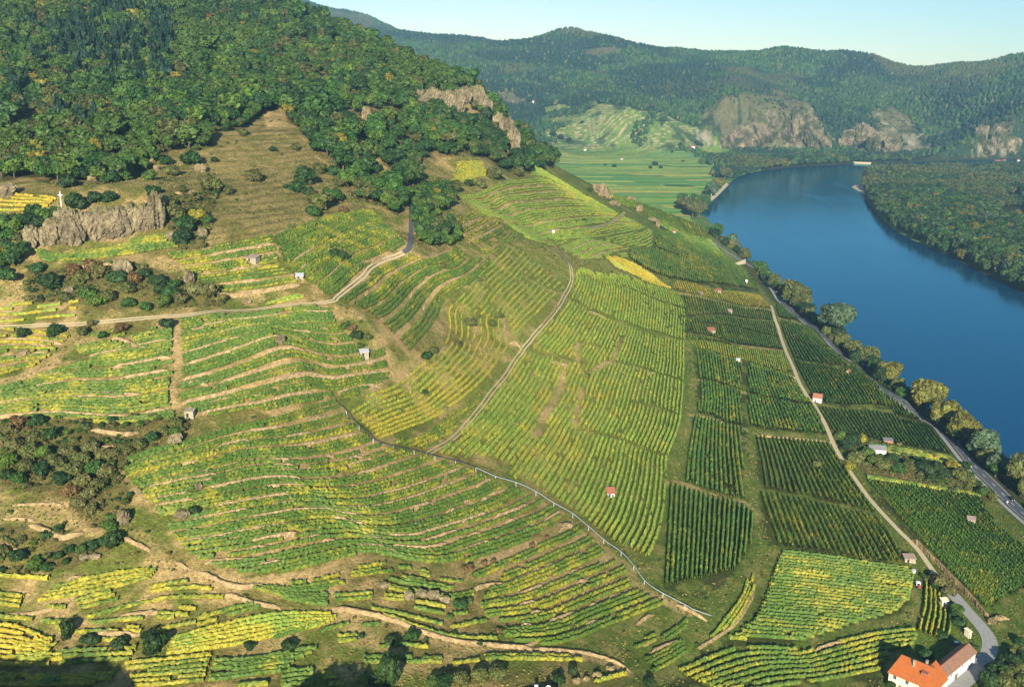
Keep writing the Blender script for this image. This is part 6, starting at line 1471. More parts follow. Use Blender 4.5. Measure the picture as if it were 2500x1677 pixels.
for R in ROWS:
    L = R['L']; z = H(L[:, 0], L[:, 1]) + 1
    a, b, f = to_px(L[:, 0], L[:, 1], z)
    vis = (a > 0) & (a < 2500) & (b > 0) & (b < 1677)
    R['size'] = float(np.sum(np.hypot(np.diff(a), np.diff(b)) * (R['h'] * FPX / f[1:]) * vis[1:]))
ROWS = [R for R in ROWS if R['size'] > 0]
ROWS.sort(key=lambda R: -R['size'])
print("vine rows:", len(ROWS), "gaps", len(GAPS))
for R in ROWS[:300]:
    Vt, F, c = row_arrays(R)
    o0 = np.array([*R['L'][0], float(H(*R['L'][0]))])
    o = mesh_np("vine_row", Vt - o0, [F], M['vine'], c)
    o.location = o0
    tag(o, R['label'], "vine row", R['group'])
Vs, Fs, Cs, nb = [], [], [], 0
for R in ROWS[300:]:
    Vt, F, c = row_arrays(R)
    Vs.append(Vt); Fs.append(F + nb); Cs.append(c); nb += len(Vt)
tag(mesh_np("vine_rows", np.concatenate(Vs), [np.concatenate(Fs)], M['vine'], np.concatenate(Cs)), "rows of green and yellow vines over the whole slope", "vines", kind='stuff')

# --- bare earth along terrace edges and lanes, painted into the hillside's own colours
tanm = np.zeros(GN.z.shape)
def stamp(L, half, val):
    for dx in np.arange(-half, half + 0.1, 1.0):
        for dy in np.arange(-half, half + 0.1, 1.0):
            j = np.round((L[:, 0] + dx - GN.x0) / GN.h).astype(int); i = np.round((L[:, 1] + dy - GN.y0) / GN.h).astype(int)
            ok = (j >= 0) & (j < GN.nx) & (i >= 0) & (i < GN.ny)
            v = val if np.ndim(val) == 0 else val[ok]
            np.maximum.at(tanm, (i[ok], j[ok]), v)
for L, g, grp in GAPS:
    stamp(L, min(1.2, g * 0.3), np.clip(0.35 + 0.9 * (vnoise(L[:, 0], L[:, 1], 13, 95) - 0.35), 0, 0.9))
for L, w, e in LANE_XY:
    Lr = resample(L, ds=1.0, smooth=False)
    if e: stamp(Lr, max(0.8, w * 0.3), np.clip(0.45 + 0.9 * (vnoise(Lr[:, 0], Lr[:, 1], 15, 96) - 0.4), 0, 0.9))
_cn = near_colour(GN.gx.ravel(), GN.gy.ravel(), GN.z.ravel())
for pg in SHADE_PLOTS:  # shade between the vine rows, put into the ground colour
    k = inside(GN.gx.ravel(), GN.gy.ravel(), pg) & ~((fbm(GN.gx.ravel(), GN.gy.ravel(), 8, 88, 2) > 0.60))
    _cn = mixc(_cn, C_ROW_SHADE, k * 0.85)
_cn = mixc(_cn, C_TAN, tanm.ravel())
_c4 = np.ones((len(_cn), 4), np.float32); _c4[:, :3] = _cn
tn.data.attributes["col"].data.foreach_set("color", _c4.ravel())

# --- dry stone terrace walls
def wall_arrays(L, h, th=0.6, seed=0):
    r = np.random.default_rng(seed)
    n = len(L)
    T = np.gradient(L, axis=0); T /= np.maximum(np.linalg.norm(T, axis=1, keepdims=True), 1e-9)
    N = np.stack([-T[:, 1], T[:, 0]], 1)
    za = H(L[:, 0] + N[:, 0], L[:, 1] + N[:, 1]); zb = H(L[:, 0] - N[:, 0], L[:, 1] - N[:, 1])
    sg = np.where(np.mean(zb - za) > 0, 1.0, -1.0)         # N * sg points downhill
    N = N * sg
    z = H(L[:, 0], L[:, 1])
    prof = [(th * 0.75, -0.5), (th * 0.7, 0.05), (th * 0.45, h * 0.55), (th * 0.25, h), (-th * 0.4, h * 1.02), (-th * 0.8, 0.1), (-th, -0.5)]
    m = len(prof)
    end = np.minimum(1, np.minimum(np.arange(n), np.arange(n)[::-1]) / 2.0 * 0.5 + 0.25)
    Vt = np.zeros((n, m, 3))
    for k, (o, zz) in enumerate(prof):
        q = L + N * (o + r.normal(0, 0.10, n))[:, None]
        Vt[:, k, :2] = q; Vt[:, k, 2] = z + (zz * end if zz > 0.2 else zz) + r.normal(0, 0.07, n)
    i = np.arange(n * m).reshape(n, m)
    F = np.stack([i[:-1, :-1], i[:-1, 1:], i[1:, 1:], i[1:, :-1]], -1).reshape(-1, 4)
    caps = np.stack([i[0, ::-1], i[-1, :]])
    base = np.array(lin(205, 175, 125)) * 0.55
    c = base * (0.7 + 0.5 * r.random((n, m, 1))) * np.array([1, 1, 1])
    return Vt.reshape(-1, 3), [F, caps], c.reshape(-1, 3)

SINGLE_WALLS = [
    (1, [(1180, 1300), (1215, 1312), (1232, 1308)], 2.6, "left remnant of the old stone ruin on the meadow"), (1, [(1262, 1302), (1300, 1300), (1338, 1296)], 2.4, "right remnant of the old stone ruin on the meadow"),
    (11, [(-40, 1040), (330, 1110), (560, 1200), (780, 1262), (1000, 1288), (1300, 1312)], 1.5, "long pale dry stone wall above the footpath at the bottom"),
    (11, [(1310, 1316), (1500, 1325), (1700, 1350), (1850, 1400), (1960, 1462)], 1.1, "low stone wall ending at the bottom meadow"),
    (11, [(1340, 1265), (1200, 1300), (900, 1275)], 0.9, "short pale wall under the curved terraces"),
    (10, [(1340, 790), (1480, 872), (1620, 905), (1760, 880)], 1.6, "pale dry stone wall under the left tip of the broad slope"),
    (10, [(820, 560), (920, 610), (1010, 655)], 1.5, "pale wall beside the footpath junction"), (10, [(1180, 722), (1290, 782)], 1.2, "short pale wall on the footpath below the junction"),
    (10, [(1460, 950), (1600, 975), (1760, 1020), (1880, 1040)], 1.3, "pale wall along the footpath's lower stretch"),
    (10, [(420, 880), (500, 850), (570, 825)], 2.2, "bright pale wall above the yellow terraces at the left"), (10, [(0, 1085), (230, 1070), (500, 1000), (690, 915)], 0.7, "thin grey ledge wall across the left bottom terraces"),
    (10, [(880, 1003), (980, 985), (1200, 965), (1450, 960)], 0.8, "thin grey ledge wall above a bottom vine row"), (10, [(640, 1210), (800, 1230), (940, 1215)], 2.0, "pale wall behind the dark bushes at the bottom"),
    (10, [(200, 480), (300, 520), (420, 575), (560, 530)], 1.8, "tan wall on the walled slope at the left"), (10, [(0, 610), (60, 620), (130, 650)], 1.6, "tan wall fragment at the left edge"), (10, [(790, 1100), (950, 1090), (1080, 1060)], 1.6, "tan wall with a thin post above a short vine row"),
    (10, [(30, 435), (240, 445)], 0.8, "grey ledge wall under the bright yellow rows"), (10, [(70, 345), (420, 340)], 0.7, "grey ledge wall between the bright yellow rows"),
    (10, [(880, 1330), (1080, 1300), (1300, 1265)], 1.4, "tan wall at the upper left end of the broad slope") if False else (7, [(1290, 690), (1400, 655), (1560, 605)], 1.3, "tan wall right of the square stone hut"),
    (4, [(1450, 885), (1560, 895), (1700, 872), (1860, 850), (2010, 818)], 2.2, "long pale retaining wall above the gravel lane"), (4, [(450, 690), (600, 700), (760, 682)], 1.8, "pale wall under the outcrop's vine strip"),
    (7, [(430, 610), (560, 612), (700, 592), (980, 600)], 1.6, "pale wall between two broad left terraces"), (7, [(620, 825), (740, 850), (850, 862), (930, 842)], 1.7, "pale curved wall above the overgrown slope"), (7, [(590, 920), (680, 950), (760, 930)], 1.3, "short pale wall in the overgrown slope"),
    (7, [(1220, 160), (1310, 165), (1400, 140)], 2.0, "pale wall just below the gravel lane"), (7, [(740, 215), (850, 240), (960, 290), (1020, 265)], 1.7, "tan wall among the upper left terraces"), (7, [(1240, 515), (1330, 515), (1400, 530)], 1.6, "tan wall in the upper middle terraces"), (7, [(1650, 590), (1740, 610), (1840, 600)], 1.6, "tan wall by the boulder of the upper middle terraces"),
    (12, [(1590, 580), (1700, 690), (1800, 790), (1890, 880), (2000, 1000), (2110, 1125)], 2.6, "rough grey stone wall along the farm road under the slanting plot"), (12, [(2100, 1140), (2160, 1110), (2240, 1110)], 1.8, "pale wall corner where the farm road bends"),
    (12, [(530, 875), (505, 980), (440, 1090), (370, 1170), (150, 1310)], 1.0, "thin pale wall along the strip beside the crosswise plot"), (12, [(0, 1015), (100, 1060), (210, 1125)], 1.4, "pale wall under the pipe's end"), (12, [(930, 1325), (1030, 1290), (1130, 1270)], 1.4, "pale wall above the yellowing rows by the house"),
    (9, [(545, 862), (800, 885), (1040, 908)], 0.9, "low tan wall above the flecked plot"), (9, [(740, 462), (810, 480)], 1.6, "short pale wall beside the stony path"), (9, [(160, 733), (250, 755), (330, 790)], 0.8, "low tan wall above the upright dark plot"),
    (5, [(1150, 1205), (1195, 1215), (1240, 1250)], 2.2, "pale stone wall at the foot of the track's bend"), (5, [(1680, 992), (1750, 1020), (1815, 1050)], 1.5, "pale wall across the middle slope"), (5, [(1470, 945), (1440, 1000), (1400, 1045), (1360, 1100)], 0.8, "row of pale stones along the earth track"),
    (8, [(1420, 368), (1500, 382), (1555, 395)], 1.1, "short tan wall on the middle slope"), (8, [(1780, 385), (1830, 368)], 1.3, "bright stone heap wall in the middle slope"), (8, [(2080, 455), (2130, 440)], 1.6, "bright pale stone steps in the right middle plots"), (8, [(1120, 110), (1130, 220), (1140, 250)], 0.9, "pale wall along the golden slope's right edge"),
    (5, [(990, 590), (1030, 570), (1070, 540)], 1.2, "pale wall on the knoll with the pale stakes"), (5, [(220, 670), (260, 655), (300, 645)], 1.8, "pale wall on the inside of the lane's bend"), (5, [(1160, 315), (1230, 305)], 1.4, "pale wall in the bowl behind the spur"), (5, [(1690, 632), (1780, 632)], 1.2, "pale wall below the bowl"), (5, [(2040, 580), (2090, 578)], 1.3, "pale wall at the top of the golden plot"),
    (11, [(1480, 525), (1530, 495), (1572, 465)], 1.2, "bright pale wall just under the pipe's middle"), (11, [(2010, 1150), (2060, 1110), (2120, 1080)], 1.2, "tan wall under the pipe's lower posts"), (11, [(2100, 1340), (2200, 1300), (2310, 1262)], 1.6, "tan wall above the short bottom rows"), (11, [(2050, 1290), (2130, 1250)], 1.2, "tan wall at the end of the bottom meadow"),
    (11, [(1130, 885), (1250, 830), (1370, 765)], 1.2, "tan wall among the curved terraces"), (11, [(900, 920), (1010, 890), (1140, 880)], 1.5, "pale rocky wall left of the curved terraces"), (11, [(640, 385), (800, 340), (1000, 280), (1150, 240)], 0.9, "tan earth wall in the slope under the pipe")]
WALLS = [(L, g, grp) for L, g, grp in GAPS if grp]
for k, pts, h_, lb in SINGLE_WALLS:
    L = resample(gxy(Z(k, *pts), near=True), ds=1.0)
    L = L + (vnoise(L[:, 0], L[:, 1], 5, 6) - 0.5)[:, None] * 0.7
    Vt, F, c = wall_arrays(L, h_ * 0.85, 0.8, int(pts[0][0] + pts[0][1]))
    o0 = np.array([*L[0], float(H(*L[0]))])
    o = mesh_np("terrace_wall", Vt - o0, F, M['dry_wall'], c * 0.92); o.location = o0
    tag(o, lb, "terrace wall", None, "thing")
def _vis_size(L):
    a, b, f = to_px(L[:, 0], L[:, 1], H(L[:, 0], L[:, 1]) + 0.5)
    v = (a > 0) & (a < 2500) & (b > 0) & (b < 1677)
    return float(np.sum(v / f * 1000))
WALLS.sort(key=lambda w: -_vis_size(w[0]))
WALLS = [w for w in WALLS if _vis_size(w[0]) > 0][:190]
for q, (L, g, grp) in enumerate(WALLS):
    Vt, F, c = wall_arrays(L, 1.0 + 0.7 * vnoise(np.array([q * 7.7]), np.array([0.0]), 3, 4)[0], 0.8, q)
    o0 = np.array([*L[0], float(H(*L[0]))])
    o = mesh_np("terrace_wall", Vt - o0, F, M['dry_wall'], c)
    o.location = o0
    tag(o, "terrace wall between the " + grp.replace("rows ", "vine rows "), "terrace wall", "terrace walls between the " + grp, "thing")

# --- the roads themselves
for k, (pts, w) in ROADS.items():
    nm = {'lane_asphalt': 'lane', 'lane_gravel': 'gravel_lane', 'spur_track': 'spur_track_path', 'slope_track': 'slope_path', 'river_path': 'stony_path', 'farm_lane': 'farm_road', 'bowl_track': 'bowl_path'}[k]
    mt = {'lane_asphalt': M['asphalt'], 'farm_lane': M['concrete'], 'river_path': M['gravel']}.get(k, M['gravel'])
    if k in ('lane_gravel', 'spur_track', 'bowl_track', 'slope_track'):      # two wheel tracks with grass between
        Lr = ROAD_XY[k]; T = np.gradient(Lr, axis=0); T /= np.linalg.norm(T, axis=1, keepdims=True); N = np.stack([-T[:, 1], T[:, 0]], 1)
        for s in (-1, 1):
            ribbon(nm, Lr + N * s * 0.85 + (vnoise(Lr[:, 0], Lr[:, 1], 9, 3) - 0.5)[:, None] * 0.4, 0.9 if k == 'lane_gravel' else (0.4 if k == 'slope_track' else 0.55), mt, 0.13)
    else:
        ribbon(nm, ROAD_XY[k], w, mt, 0.13)
ribbon("main_road", MAIN_ROAD, 7.6, M['asphalt'], 0.30, 5)
ribbon("cycle_path", MAIN_ROAD + _N * _sd * 6.2, 2.6, M['concrete'], 0.26, 3)
for s in (-3.4, 3.4):
    ribbon("road_line", MAIN_ROAD + _N * s, 0.16, M['paint'], 0.31, 2)
_mr = resample(MAIN_ROAD, ds=1.0, smooth=False)
_k = 0
_dv, _df = [], []
for i in range(0, len(_mr) - 5, 12):
    seg = _mr[i:i + 5]; T = seg[-1] - seg[0]; T = T / np.linalg.norm(T); N = np.array([-T[1], T[0]]) * 0.12
    b = len(_dv)
    for q in (seg[0] - N, seg[-1] - N, seg[-1] + N, seg[0] + N):
        _dv.append((q[0], q[1], float(H(*q)) + 0.335))
    _df.append((b, b + 1, b + 2, b + 3))
tag(mesh_np("road_markings", np.array(_dv), [np.array(_df)], M['paint']), kind='structure')
# --- trees along the river, each placed at its own spot
RT = [(6, 215, 500, 75, 60, 'g'), (6, 275, 520, 130, 60, 'g'), (6, 330, 545, 60, 60, 'o'), (6, 395, 600, 90, 75, 'r'), (6, 440, 620, 70, 60, 'r'), (6, 460, 600, 125, 60, 'p'), (6, 500, 630, 90, 60, 'p'), (6, 560, 670, 90, 80, 'o'), (6, 530, 650, 70, 60, 'g'), (6, 600, 720, 70, 60, 'g'),
      (6, 640, 760, 110, 80, 'g'), (6, 680, 790, 90, 70, 'g'), (6, 715, 830, 100, 70, 'o'), (6, 700, 870, 70, 60, 'd'), (6, 760, 900, 80, 70, 'd'), (6, 800, 900, 125, 100, 'y'), (6, 850, 950, 170, 150, 'o'), (6, 920, 970, 140, 110, 'o'), (6, 890, 1000, 90, 90, 'd'), (6, 1060, 1160, 245, 205, 'P'), (6, 1130, 1170, 120, 90, 'd'),
      (6, 1190, 1200, 100, 90, 'o'), (6, 1240, 1260, 120, 100, 'o'), (6, 1210, 1290, 80, 70, 'b'), (6, 1330, 1330, 150, 120, 'o'), (6, 1290, 1320, 110, 90, 'o'), (6, 1420, 1340, 130, 110, 'o'), (6, 1400, 1380, 110, 90, 'd'), (6, 1490, 1450, 160, 150, 'y'), (6, 1560, 1450, 130, 110, 'o'), (6, 1440, 1420, 110, 90, 'o'),
      (9, 1695, 690, 255, 205, 'y'), (9, 1860, 790, 220, 165, 'y'), (9, 1900, 760, 140, 100, 'o'), (9, 1950, 890, 220, 185, 'y'), (9, 2060, 1000, 230, 190, 'p'), (9, 2140, 1020, 190, 110, 'p'), (9, 2150, 1130, 170, 125, 'p'), (9, 2285, 1210, 260, 140, 'o'), (9, 2080, 1060, 80, 90, 'd'), (9, 2180, 1080, 140, 60, 'y'),
      (2, 2310, 1420, 90, 70, 'o'), (6, 60, 330, 100, 80, 'o'), (6, 110, 370, 130, 100, 'o'), (6, 40, 300, 90, 70, 'g'), (6, 130, 290, 80, 70, 'g'), (6, 240, 210, 90, 90, 'p'), (6, 290, 170, 90, 80, 'y'), (6, 330, 110, 90, 70, 'o'), (6, 200, 270, 60, 60, 'g'), (6, 160, 340, 90, 80, 'o')]
RC = {'g': (GREENS[1], 'green'), 'o': (C_OLI, 'olive'), 'r': (C_ORA * 0.8 + C_RED * 0.2, 'rusty orange'), 'p': (C_PALE * 0.85, 'grey green'), 'd': (GREENS[3] * 0.8, 'dark green'), 'y': (C_YEL * 0.42 + C_OLI * 0.55, 'yellowing'), 'P': (C_PALE * 0.8, 'silvery'), 'b': (C_BRN, 'brownish')}
STRETCH = [(560, "by the road's far end"), (700, "beside the road above the pale wall"), (860, "between the road cutting and the silver poplar"), (960, "below the curved garden terrace"), (1030, "beside the road past the red roofed house"), (1120, "on the bank opposite the bare soil plot"), (1400, "on the bank by the road in the lower right")]
TREES = []
for (k, x, y, hpx, wpx, ck) in RT:
    px, py = Z(k, (x, y))[0]
    dx, dy, dz = ray(px, py); s = (5.0 - CAMZ) / dz
    gx_, gy_ = float(dx * s), float(dy * s)
    if gy_ < 1350: gx_ = max(gx_, float(np.interp(gy_, MAIN_ROAD[:, 1][::-1], MAIN_ROAD[:, 0][::-1])) + 7.0); gx_ = min(gx_, 291.0)
    f = to_px(gx_, gy_, 4.0)[2]
    h = hpx / 2.7506 * f / FPX * 1.15; r = wpx / 2.7506 / 2 * f / FPX * 1.32
    col, cn = RC[ck]
    st = next((t for lim, t in STRETCH if py < lim), STRETCH[-1][1])
    if ck == 'P':
        lb, gp = "tall silvery poplar with a bare pale trunk between road and river", None
    else:
        sz = "small" if h < 13 else ("tall" if h > 24 else "rounded")
        lb = "%s %s riverbank tree %s" % (sz, cn, st); gp = "%s %s trees %s" % (sz, cn, st)
    if py < 545 and px < 1790: lb, gp = "%s tree on the far bend of the near bank" % cn, "%s trees on the far bend" % cn
    TREES.append((gx_, gy_, h, r, col * rng.uniform(0.9, 1.1), lb, gp, ck))
for (gx_, gy_, h, r, col, lb, gp, ck) in TREES:
    tree(gx_, gy_, h, r, col, lb, gp, "riverbank_tree" if ck != 'P' else "poplar_tree", "tree", D_HI[int(rng.integers(4))], 0.24 if ck == 'P' else 0.10, TRUNK_PALE if ck in 'Pp' else None)
N_RIVER = len(TREES)
for yy in np.arange(395, 1230, 13.5):
    xr = float(np.interp(yy, MAIN_ROAD[:, 1][::-1], MAIN_ROAD[:, 0][::-1])) + 6.5
    xx = min(rng.uniform(min(xr, 286), 292), 292.5); yj = yy + rng.uniform(-4, 4); px, py, f = to_px(xx, yj, 3.0)
    st = next((t for lim, t in STRETCH if py < lim), STRETCH[-1][1]); h = rng.uniform(9, 15)
    ck = ('g', 'o', 'd')[int(rng.integers(3))]
    tree(xx, yj, h, h * rng.uniform(0.36, 0.48), RC[ck][0] * rng.uniform(0.85, 1.1), "small %s bank tree %s" % (RC[ck][1], st), "small %s trees in the bank belt %s" % (RC[ck][1], st), "riverbank_tree", "tree", D_HI[int(rng.integers(4))], 0.05)
    N_RIVER += 1
for yy in np.arange(395, 1230, 6.2):
    if rng.random() < 0.15: continue
    xr = float(np.interp(yy, MAIN_ROAD[:, 1][::-1], MAIN_ROAD[:, 0][::-1])) + 7.5
    xx = min(rng.uniform(min(xr, 290), 293), 293.5); px, py, f = to_px(xx, yy, 3.0)
    st = next((t for lim, t in STRETCH if py < lim), STRETCH[-1][1])
    r = rng.uniform(2.6, 5.4); o = bpy.data.objects.new("bush", D_BU[int(rng.integers(4))]); COL.objects.link(o)
    o.location = (xx, yy, max(float(H(xx, yy)), 0.3) + r * 0.7); o.scale = (r, r, r * 1.1); o.rotation_euler = (0, 0, rng.uniform(0, 6.28))
    o.color = (*((GREENS[3] * 0.8, C_OLI * 0.8, GREENS[0])[int(rng.integers(3))] * rng.uniform(0.8, 1.1)), 1)
    tag(o, "dense shrub under the riverbank trees " + st, "bush", "shrubs under the riverbank trees " + st)

# --- the wood on the hill: the largest as things, the rest as one wood
cand = []
def scatter(x0, x1, y0, y1, step, seed):
    r = np.random.default_rng(seed)
    gx, gy = np.meshgrid(np.arange(x0, x1, step), np.arange(y0, y1, step))
    gx = gx.ravel() + r.uniform(-0.46, 0.46, gx.size) * step; gy = gy.ravel() + r.uniform(-0.46, 0.46, gy.size) * step
    return gx, gy, r
gx, gy, r = scatter(-700, 120, 560, 1400, 7.4, 5)
z = H(gx, gy)
a, b, f = to_px(gx, gy, z)
EXTRA_WOOD = [Z(5, (510, 230), (560, 175), (700, 165), (780, 210), (790, 300), (700, 330), (650, 400), (760, 400), (820, 490), (790, 560), (620, 575), (550, 540), (515, 420)), Z(4, (-30, 430), (60, 410), (150, 430), (190, 600), (120, 780), (60, 830), (-30, 830))]
inw = inside(a, b, WOOD_POLY_PX) & (z > 118)
for iq, q in enumerate(BARE_PX): inw &= ~(inside(a, b, q) & (r.random(len(a)) < (0.62 if iq in (1, 2) else 0.9)))
thin = fbm(gx, gy, 60, 97, 3)
inw &= ~((thin > 0.66) & (r.random(len(a)) < 0.7) & (a > 700))
gx, gy, z, f, a, b = (q[inw] for q in (gx, gy, z, f, a, b))
hh = 7.5 + 6.0 * fbm(gx, gy, 45, 98, 3) + r.uniform(-2, 3, len(gx)); sf = np.exp(r.normal(0, 0.22, len(gx))); hh = hh * sf; rr = hh * r.uniform(0.36, 0.56, len(gx))
con = (fbm(gx, gy, 80, 99, 3) > 0.50) & (a < 420) & (b < 330) & (r.random(len(gx)) < 0.65)
ex, ey, r2 = scatter(-420, 30, 380, 760, 4.8, 6)
ez = H(ex, ey); ea, eb, ef = to_px(ex, ey, ez)
ine = np.zeros(len(ex), bool)
for q in EXTRA_WOOD: ine |= inside(ea, eb, q)
ex, ey, ez, ef, ea, eb = (q[ine] for q in (ex, ey, ez, ef, ea, eb))
gx = np.concatenate([gx, ex]); gy = np.concatenate([gy, ey]); z = np.concatenate([z, ez]); f = np.concatenate([f, ef]); a = np.concatenate([a, ea]); b = np.concatenate([b, eb])
eh = r2.uniform(5.5, 9.5, len(ex)); hh = np.concatenate([hh, eh]); rr = np.concatenate([rr, eh * r2.uniform(0.34, 0.5, len(ex))]); con = np.concatenate([con, np.zeros(len(ex), bool)])
vis = sees(gx, gy, z + hh, 6.0) & in_frame(gx, gy, z + hh * 0.6, 25)
gx, gy, z, f, a, b, hh, rr, con = (q[vis] for q in (gx, gy, z, f, a, b, hh, rr, con))
r = np.random.default_rng(77)
pick = r.integers(0, 6, len(gx)); cols = np.array([GREENS[k] for k in pick]) * r.uniform(0.82, 1.18, (len(gx), 1))
mixn = fbm(gx, gy, 110, 101, 3)
cols = cols * (0.88 + 0.66 * fbm(gx, gy, 34, 102, 3))[:, None]  # slow brightness noise in the leaf colour imitates sunlit and dark clumps
cols = mixc(cols, GREENS[4], np.clip((mixn - 0.5) * 3, 0, 0.6)); cols = mixc(cols, GREENS[3], np.clip((0.46 - mixn) * 3, 0, 0.7))
u = r.random(len(gx)); kindc = np.zeros(len(gx), int)
kindc[(u < 0.012)] = 1; kindc[(u > 0.9985)] = 2; kindc[(u > 0.86) & (u < 0.98)] = 3
for kk, cc in ((1, C_YEL), (2, C_ORA), (3, C_OLI)): cols[kindc == kk] = cc * r.uniform(0.75, 1.05, ((kindc == kk).sum(), 1))
cols[con] = C_CONIF * r.uniform(0.85, 1.2, (con.sum(), 1)); hh[con] *= 1.25; rr[con] *= 0.72
order = np.argsort(-(hh * rr / f ** 2) * (sees(gx, gy, z + hh * 0.5, 0.0) + 0.05))
n_ind = 300 - N_RIVER
def wood_where(a, b):
    if a > 860 and b > 450: return "in the belt beside the tarred lane"
    if a < 80 and b > 540: return "left of the grey rock"
    if 380 < a < 720 and b > 230: return "at the edge of the dry meadow"
    if a < 380 and b > 300: return "above the white cross and grey rock"
    if a < 380: return "high in the wood at the left"
    if a > 1150: return "on the ridge beside the crags"
    if a > 950: return "below the pale crags"
    if b > 300: return "in the wood between meadow and lane"
    return "in the middle of the hillside wood"
for i in order[:n_ind]:
    cn = 'dark conifer' if con[i] else ['green', 'yellow', 'orange brown', 'olive'][kindc[i]] + ' broadleaf'
    wh = wood_where(a[i], b[i])
    tree(gx[i], gy[i], hh[i], rr[i], cols[i], "%s tree %s" % (cn, wh), "%s trees %s" % (cn, wh), "conifer_tree" if con[i] else "broadleaf_tree", "tree", D_CO[i % 2] if con[i] else None, 0.06 if con[i] else 0.14, z=float(z[i]))
rest = order[n_ind:]
parts = []
for k in range(5):
    s = [i for i in rest if not con[i] and i % 5 == k]
    if s:
        s = np.array(s); ch = hh[s] * 0.43
        parts.append(merged("x", BROAD_MD[k], np.stack([gx[s], gy[s], z[s] + hh[s] * 0.14 + ch], 1), np.stack([rr[s], rr[s], ch], 1), r.uniform(0, 6.28, len(s)), cols[s], M['leaf']))
for k in range(2):
    s = np.array([i for i in rest if con[i] and i % 2 == k], int)
    if len(s):
        ch = hh[s] * 0.47
        parts.append(merged("x", CONIF_MD[k], np.stack([gx[s], gy[s], z[s] + hh[s] * 0.06 + ch], 1), np.stack([rr[s], rr[s], ch], 1), r.uniform(0, 6.28, len(s)), cols[s], M['leaf']))
Vt, F, C = join(parts)
tag(mesh_np("hillside_wood", Vt, F, M['leaf'], C), "mixed green wood covering the upper left hillside", "wood", kind='stuff')
print("wood trees", len(gx), "of them things", min(n_ind, len(gx)))

# --- low scrub and tufts on banks and meadow: ground cover
def cover(name, label, polys, step, rlo, rhi, palette, seed, prob=0.6, nsc=25, thr=0.45):
    x0 = min(p[:, 0].min() for p in polys); x1 = max(p[:, 0].max() for p in polys); y0 = min(p[:, 1].min() for p in polys); y1 = max(p[:, 1].max() for p in polys)
    sx, sy, rr_ = scatter(x0, x1, y0, y1, step, seed)
    m = np.zeros(len(sx), bool)
    for p in polys: m |= inside(sx, sy, p)
    m &= (fbm(sx, sy, nsc, seed, 3) > thr) & (rr_.random(len(sx)) < prob)
    for kl, kw in KEEPOUT[:8]: m &= seg_dist(sx, sy, kl) > kw / 2 + 1
    sx, sy = sx[m], sy[m]; sz = H(sx, sy); rad = rr_.uniform(rlo, rhi, len(sx)) * (0.6 + 0.8 * rr_.random(len(sx)) ** 2)
    cc = np.array(palette)[rr_.integers(0, len(palette), len(sx))] * rr_.uniform(0.75, 1.2, (len(sx), 1))
    ps_ = []
    for k in range(4):
        s = np.arange(len(sx)) % 4 == k
        if s.any(): ps_.append(merged("x", BROAD_LO[k], np.stack([sx[s], sy[s], sz[s] + rad[s] * 0.35], 1), np.stack([rad[s], rad[s], rad[s] * 0.75], 1), rr_.uniform(0, 6.28, s.sum()), cc[s], M['leaf']))
    if ps_:
        Vt, F, C = join(ps_); tag(mesh_np(name, Vt, F, M['leaf'], C), label, "undergrowth", kind='stuff')
cover("scrub_undergrowth", "brownish scrub growing over the banks between the terraces", SCRUB, 2.6, 0.8, 2.0, [C_BRN, C_OLI, GREENS[0], GREENS[4] * 0.8, C_OLI * 0.8, C_BRN * 1.1], 201, 0.75, 20, 0.36)
cover("meadow_undergrowth", "low bushes and tufts dotted over the dry meadow", MEADOW[:1], 4.5, 0.4, 1.1, [C_OLI, GREENS[2], C_BRN], 202, 0.5, 22, 0.5)
_slope = [P_near([(0, 700), (820, 740), (1000, 620), (1450, 480), (1700, 560), (1850, 700), (2350, 1400), (2300, 1500), (1700, 1660), (0, 1676)])]
VM = np.zeros(GN.z.shape, bool)
for R in ROWS:
    L = R['L']
    j = np.round((L[:, 0] - GN.x0) / GN.h).astype(int); i = np.round((L[:, 1] - GN.y0) / GN.h).astype(int)
    for dj in (-1, 0, 1):
        for di in (-1, 0, 1):
            VM[np.clip(i + di, 0, GN.ny - 1), np.clip(j + dj, 0, GN.nx - 1)] = True
def not_vines(x, y):
    return ~VM[np.clip(np.round((y - GN.y0) / GN.h).astype(int), 0, GN.ny - 1), np.clip(np.round((x - GN.x0) / GN.h).astype(int), 0, GN.nx - 1)]
sx, sy, rr_ = scatter(-230, 240, 250, 1000, 3.4, 203)
m = not_vines(sx, sy) & inside(sx, sy, _slope[0]) & (rr_.random(len(sx)) < 0.34) & (fbm(sx, sy, 30, 204, 3) > 0.42)
for kl, kw in KEEPOUT[:8]: m &= seg_dist(sx, sy, kl) > kw / 2 + 1.5
sx, sy = sx[m], sy[m]; sz = H(sx, sy); rad = rr_.uniform(0.3, 1.1, len(sx))
cc = np.array([C_OLI, GREENS[2], C_BRN, GREENS[0], C_YEL * 0.6])[rr_.integers(0, 5, len(sx))] * rr_.uniform(0.7, 1.15, (len(sx), 1))
Vt, F, C = join([merged("x", BROAD_LO[k], np.stack([sx, sy, sz + rad * 0.3], 1)[k::4], np.stack([rad, rad, rad * 0.7], 1)[k::4], rr_.uniform(0, 6.28, len(sx[k::4])), cc[k::4], M['leaf']) for k in range(4)])
tag(mesh_np("bank_undergrowth", Vt, F, M['leaf'], C), "tufts and small shrubs on the banks between the plots", "undergrowth", kind='stuff')

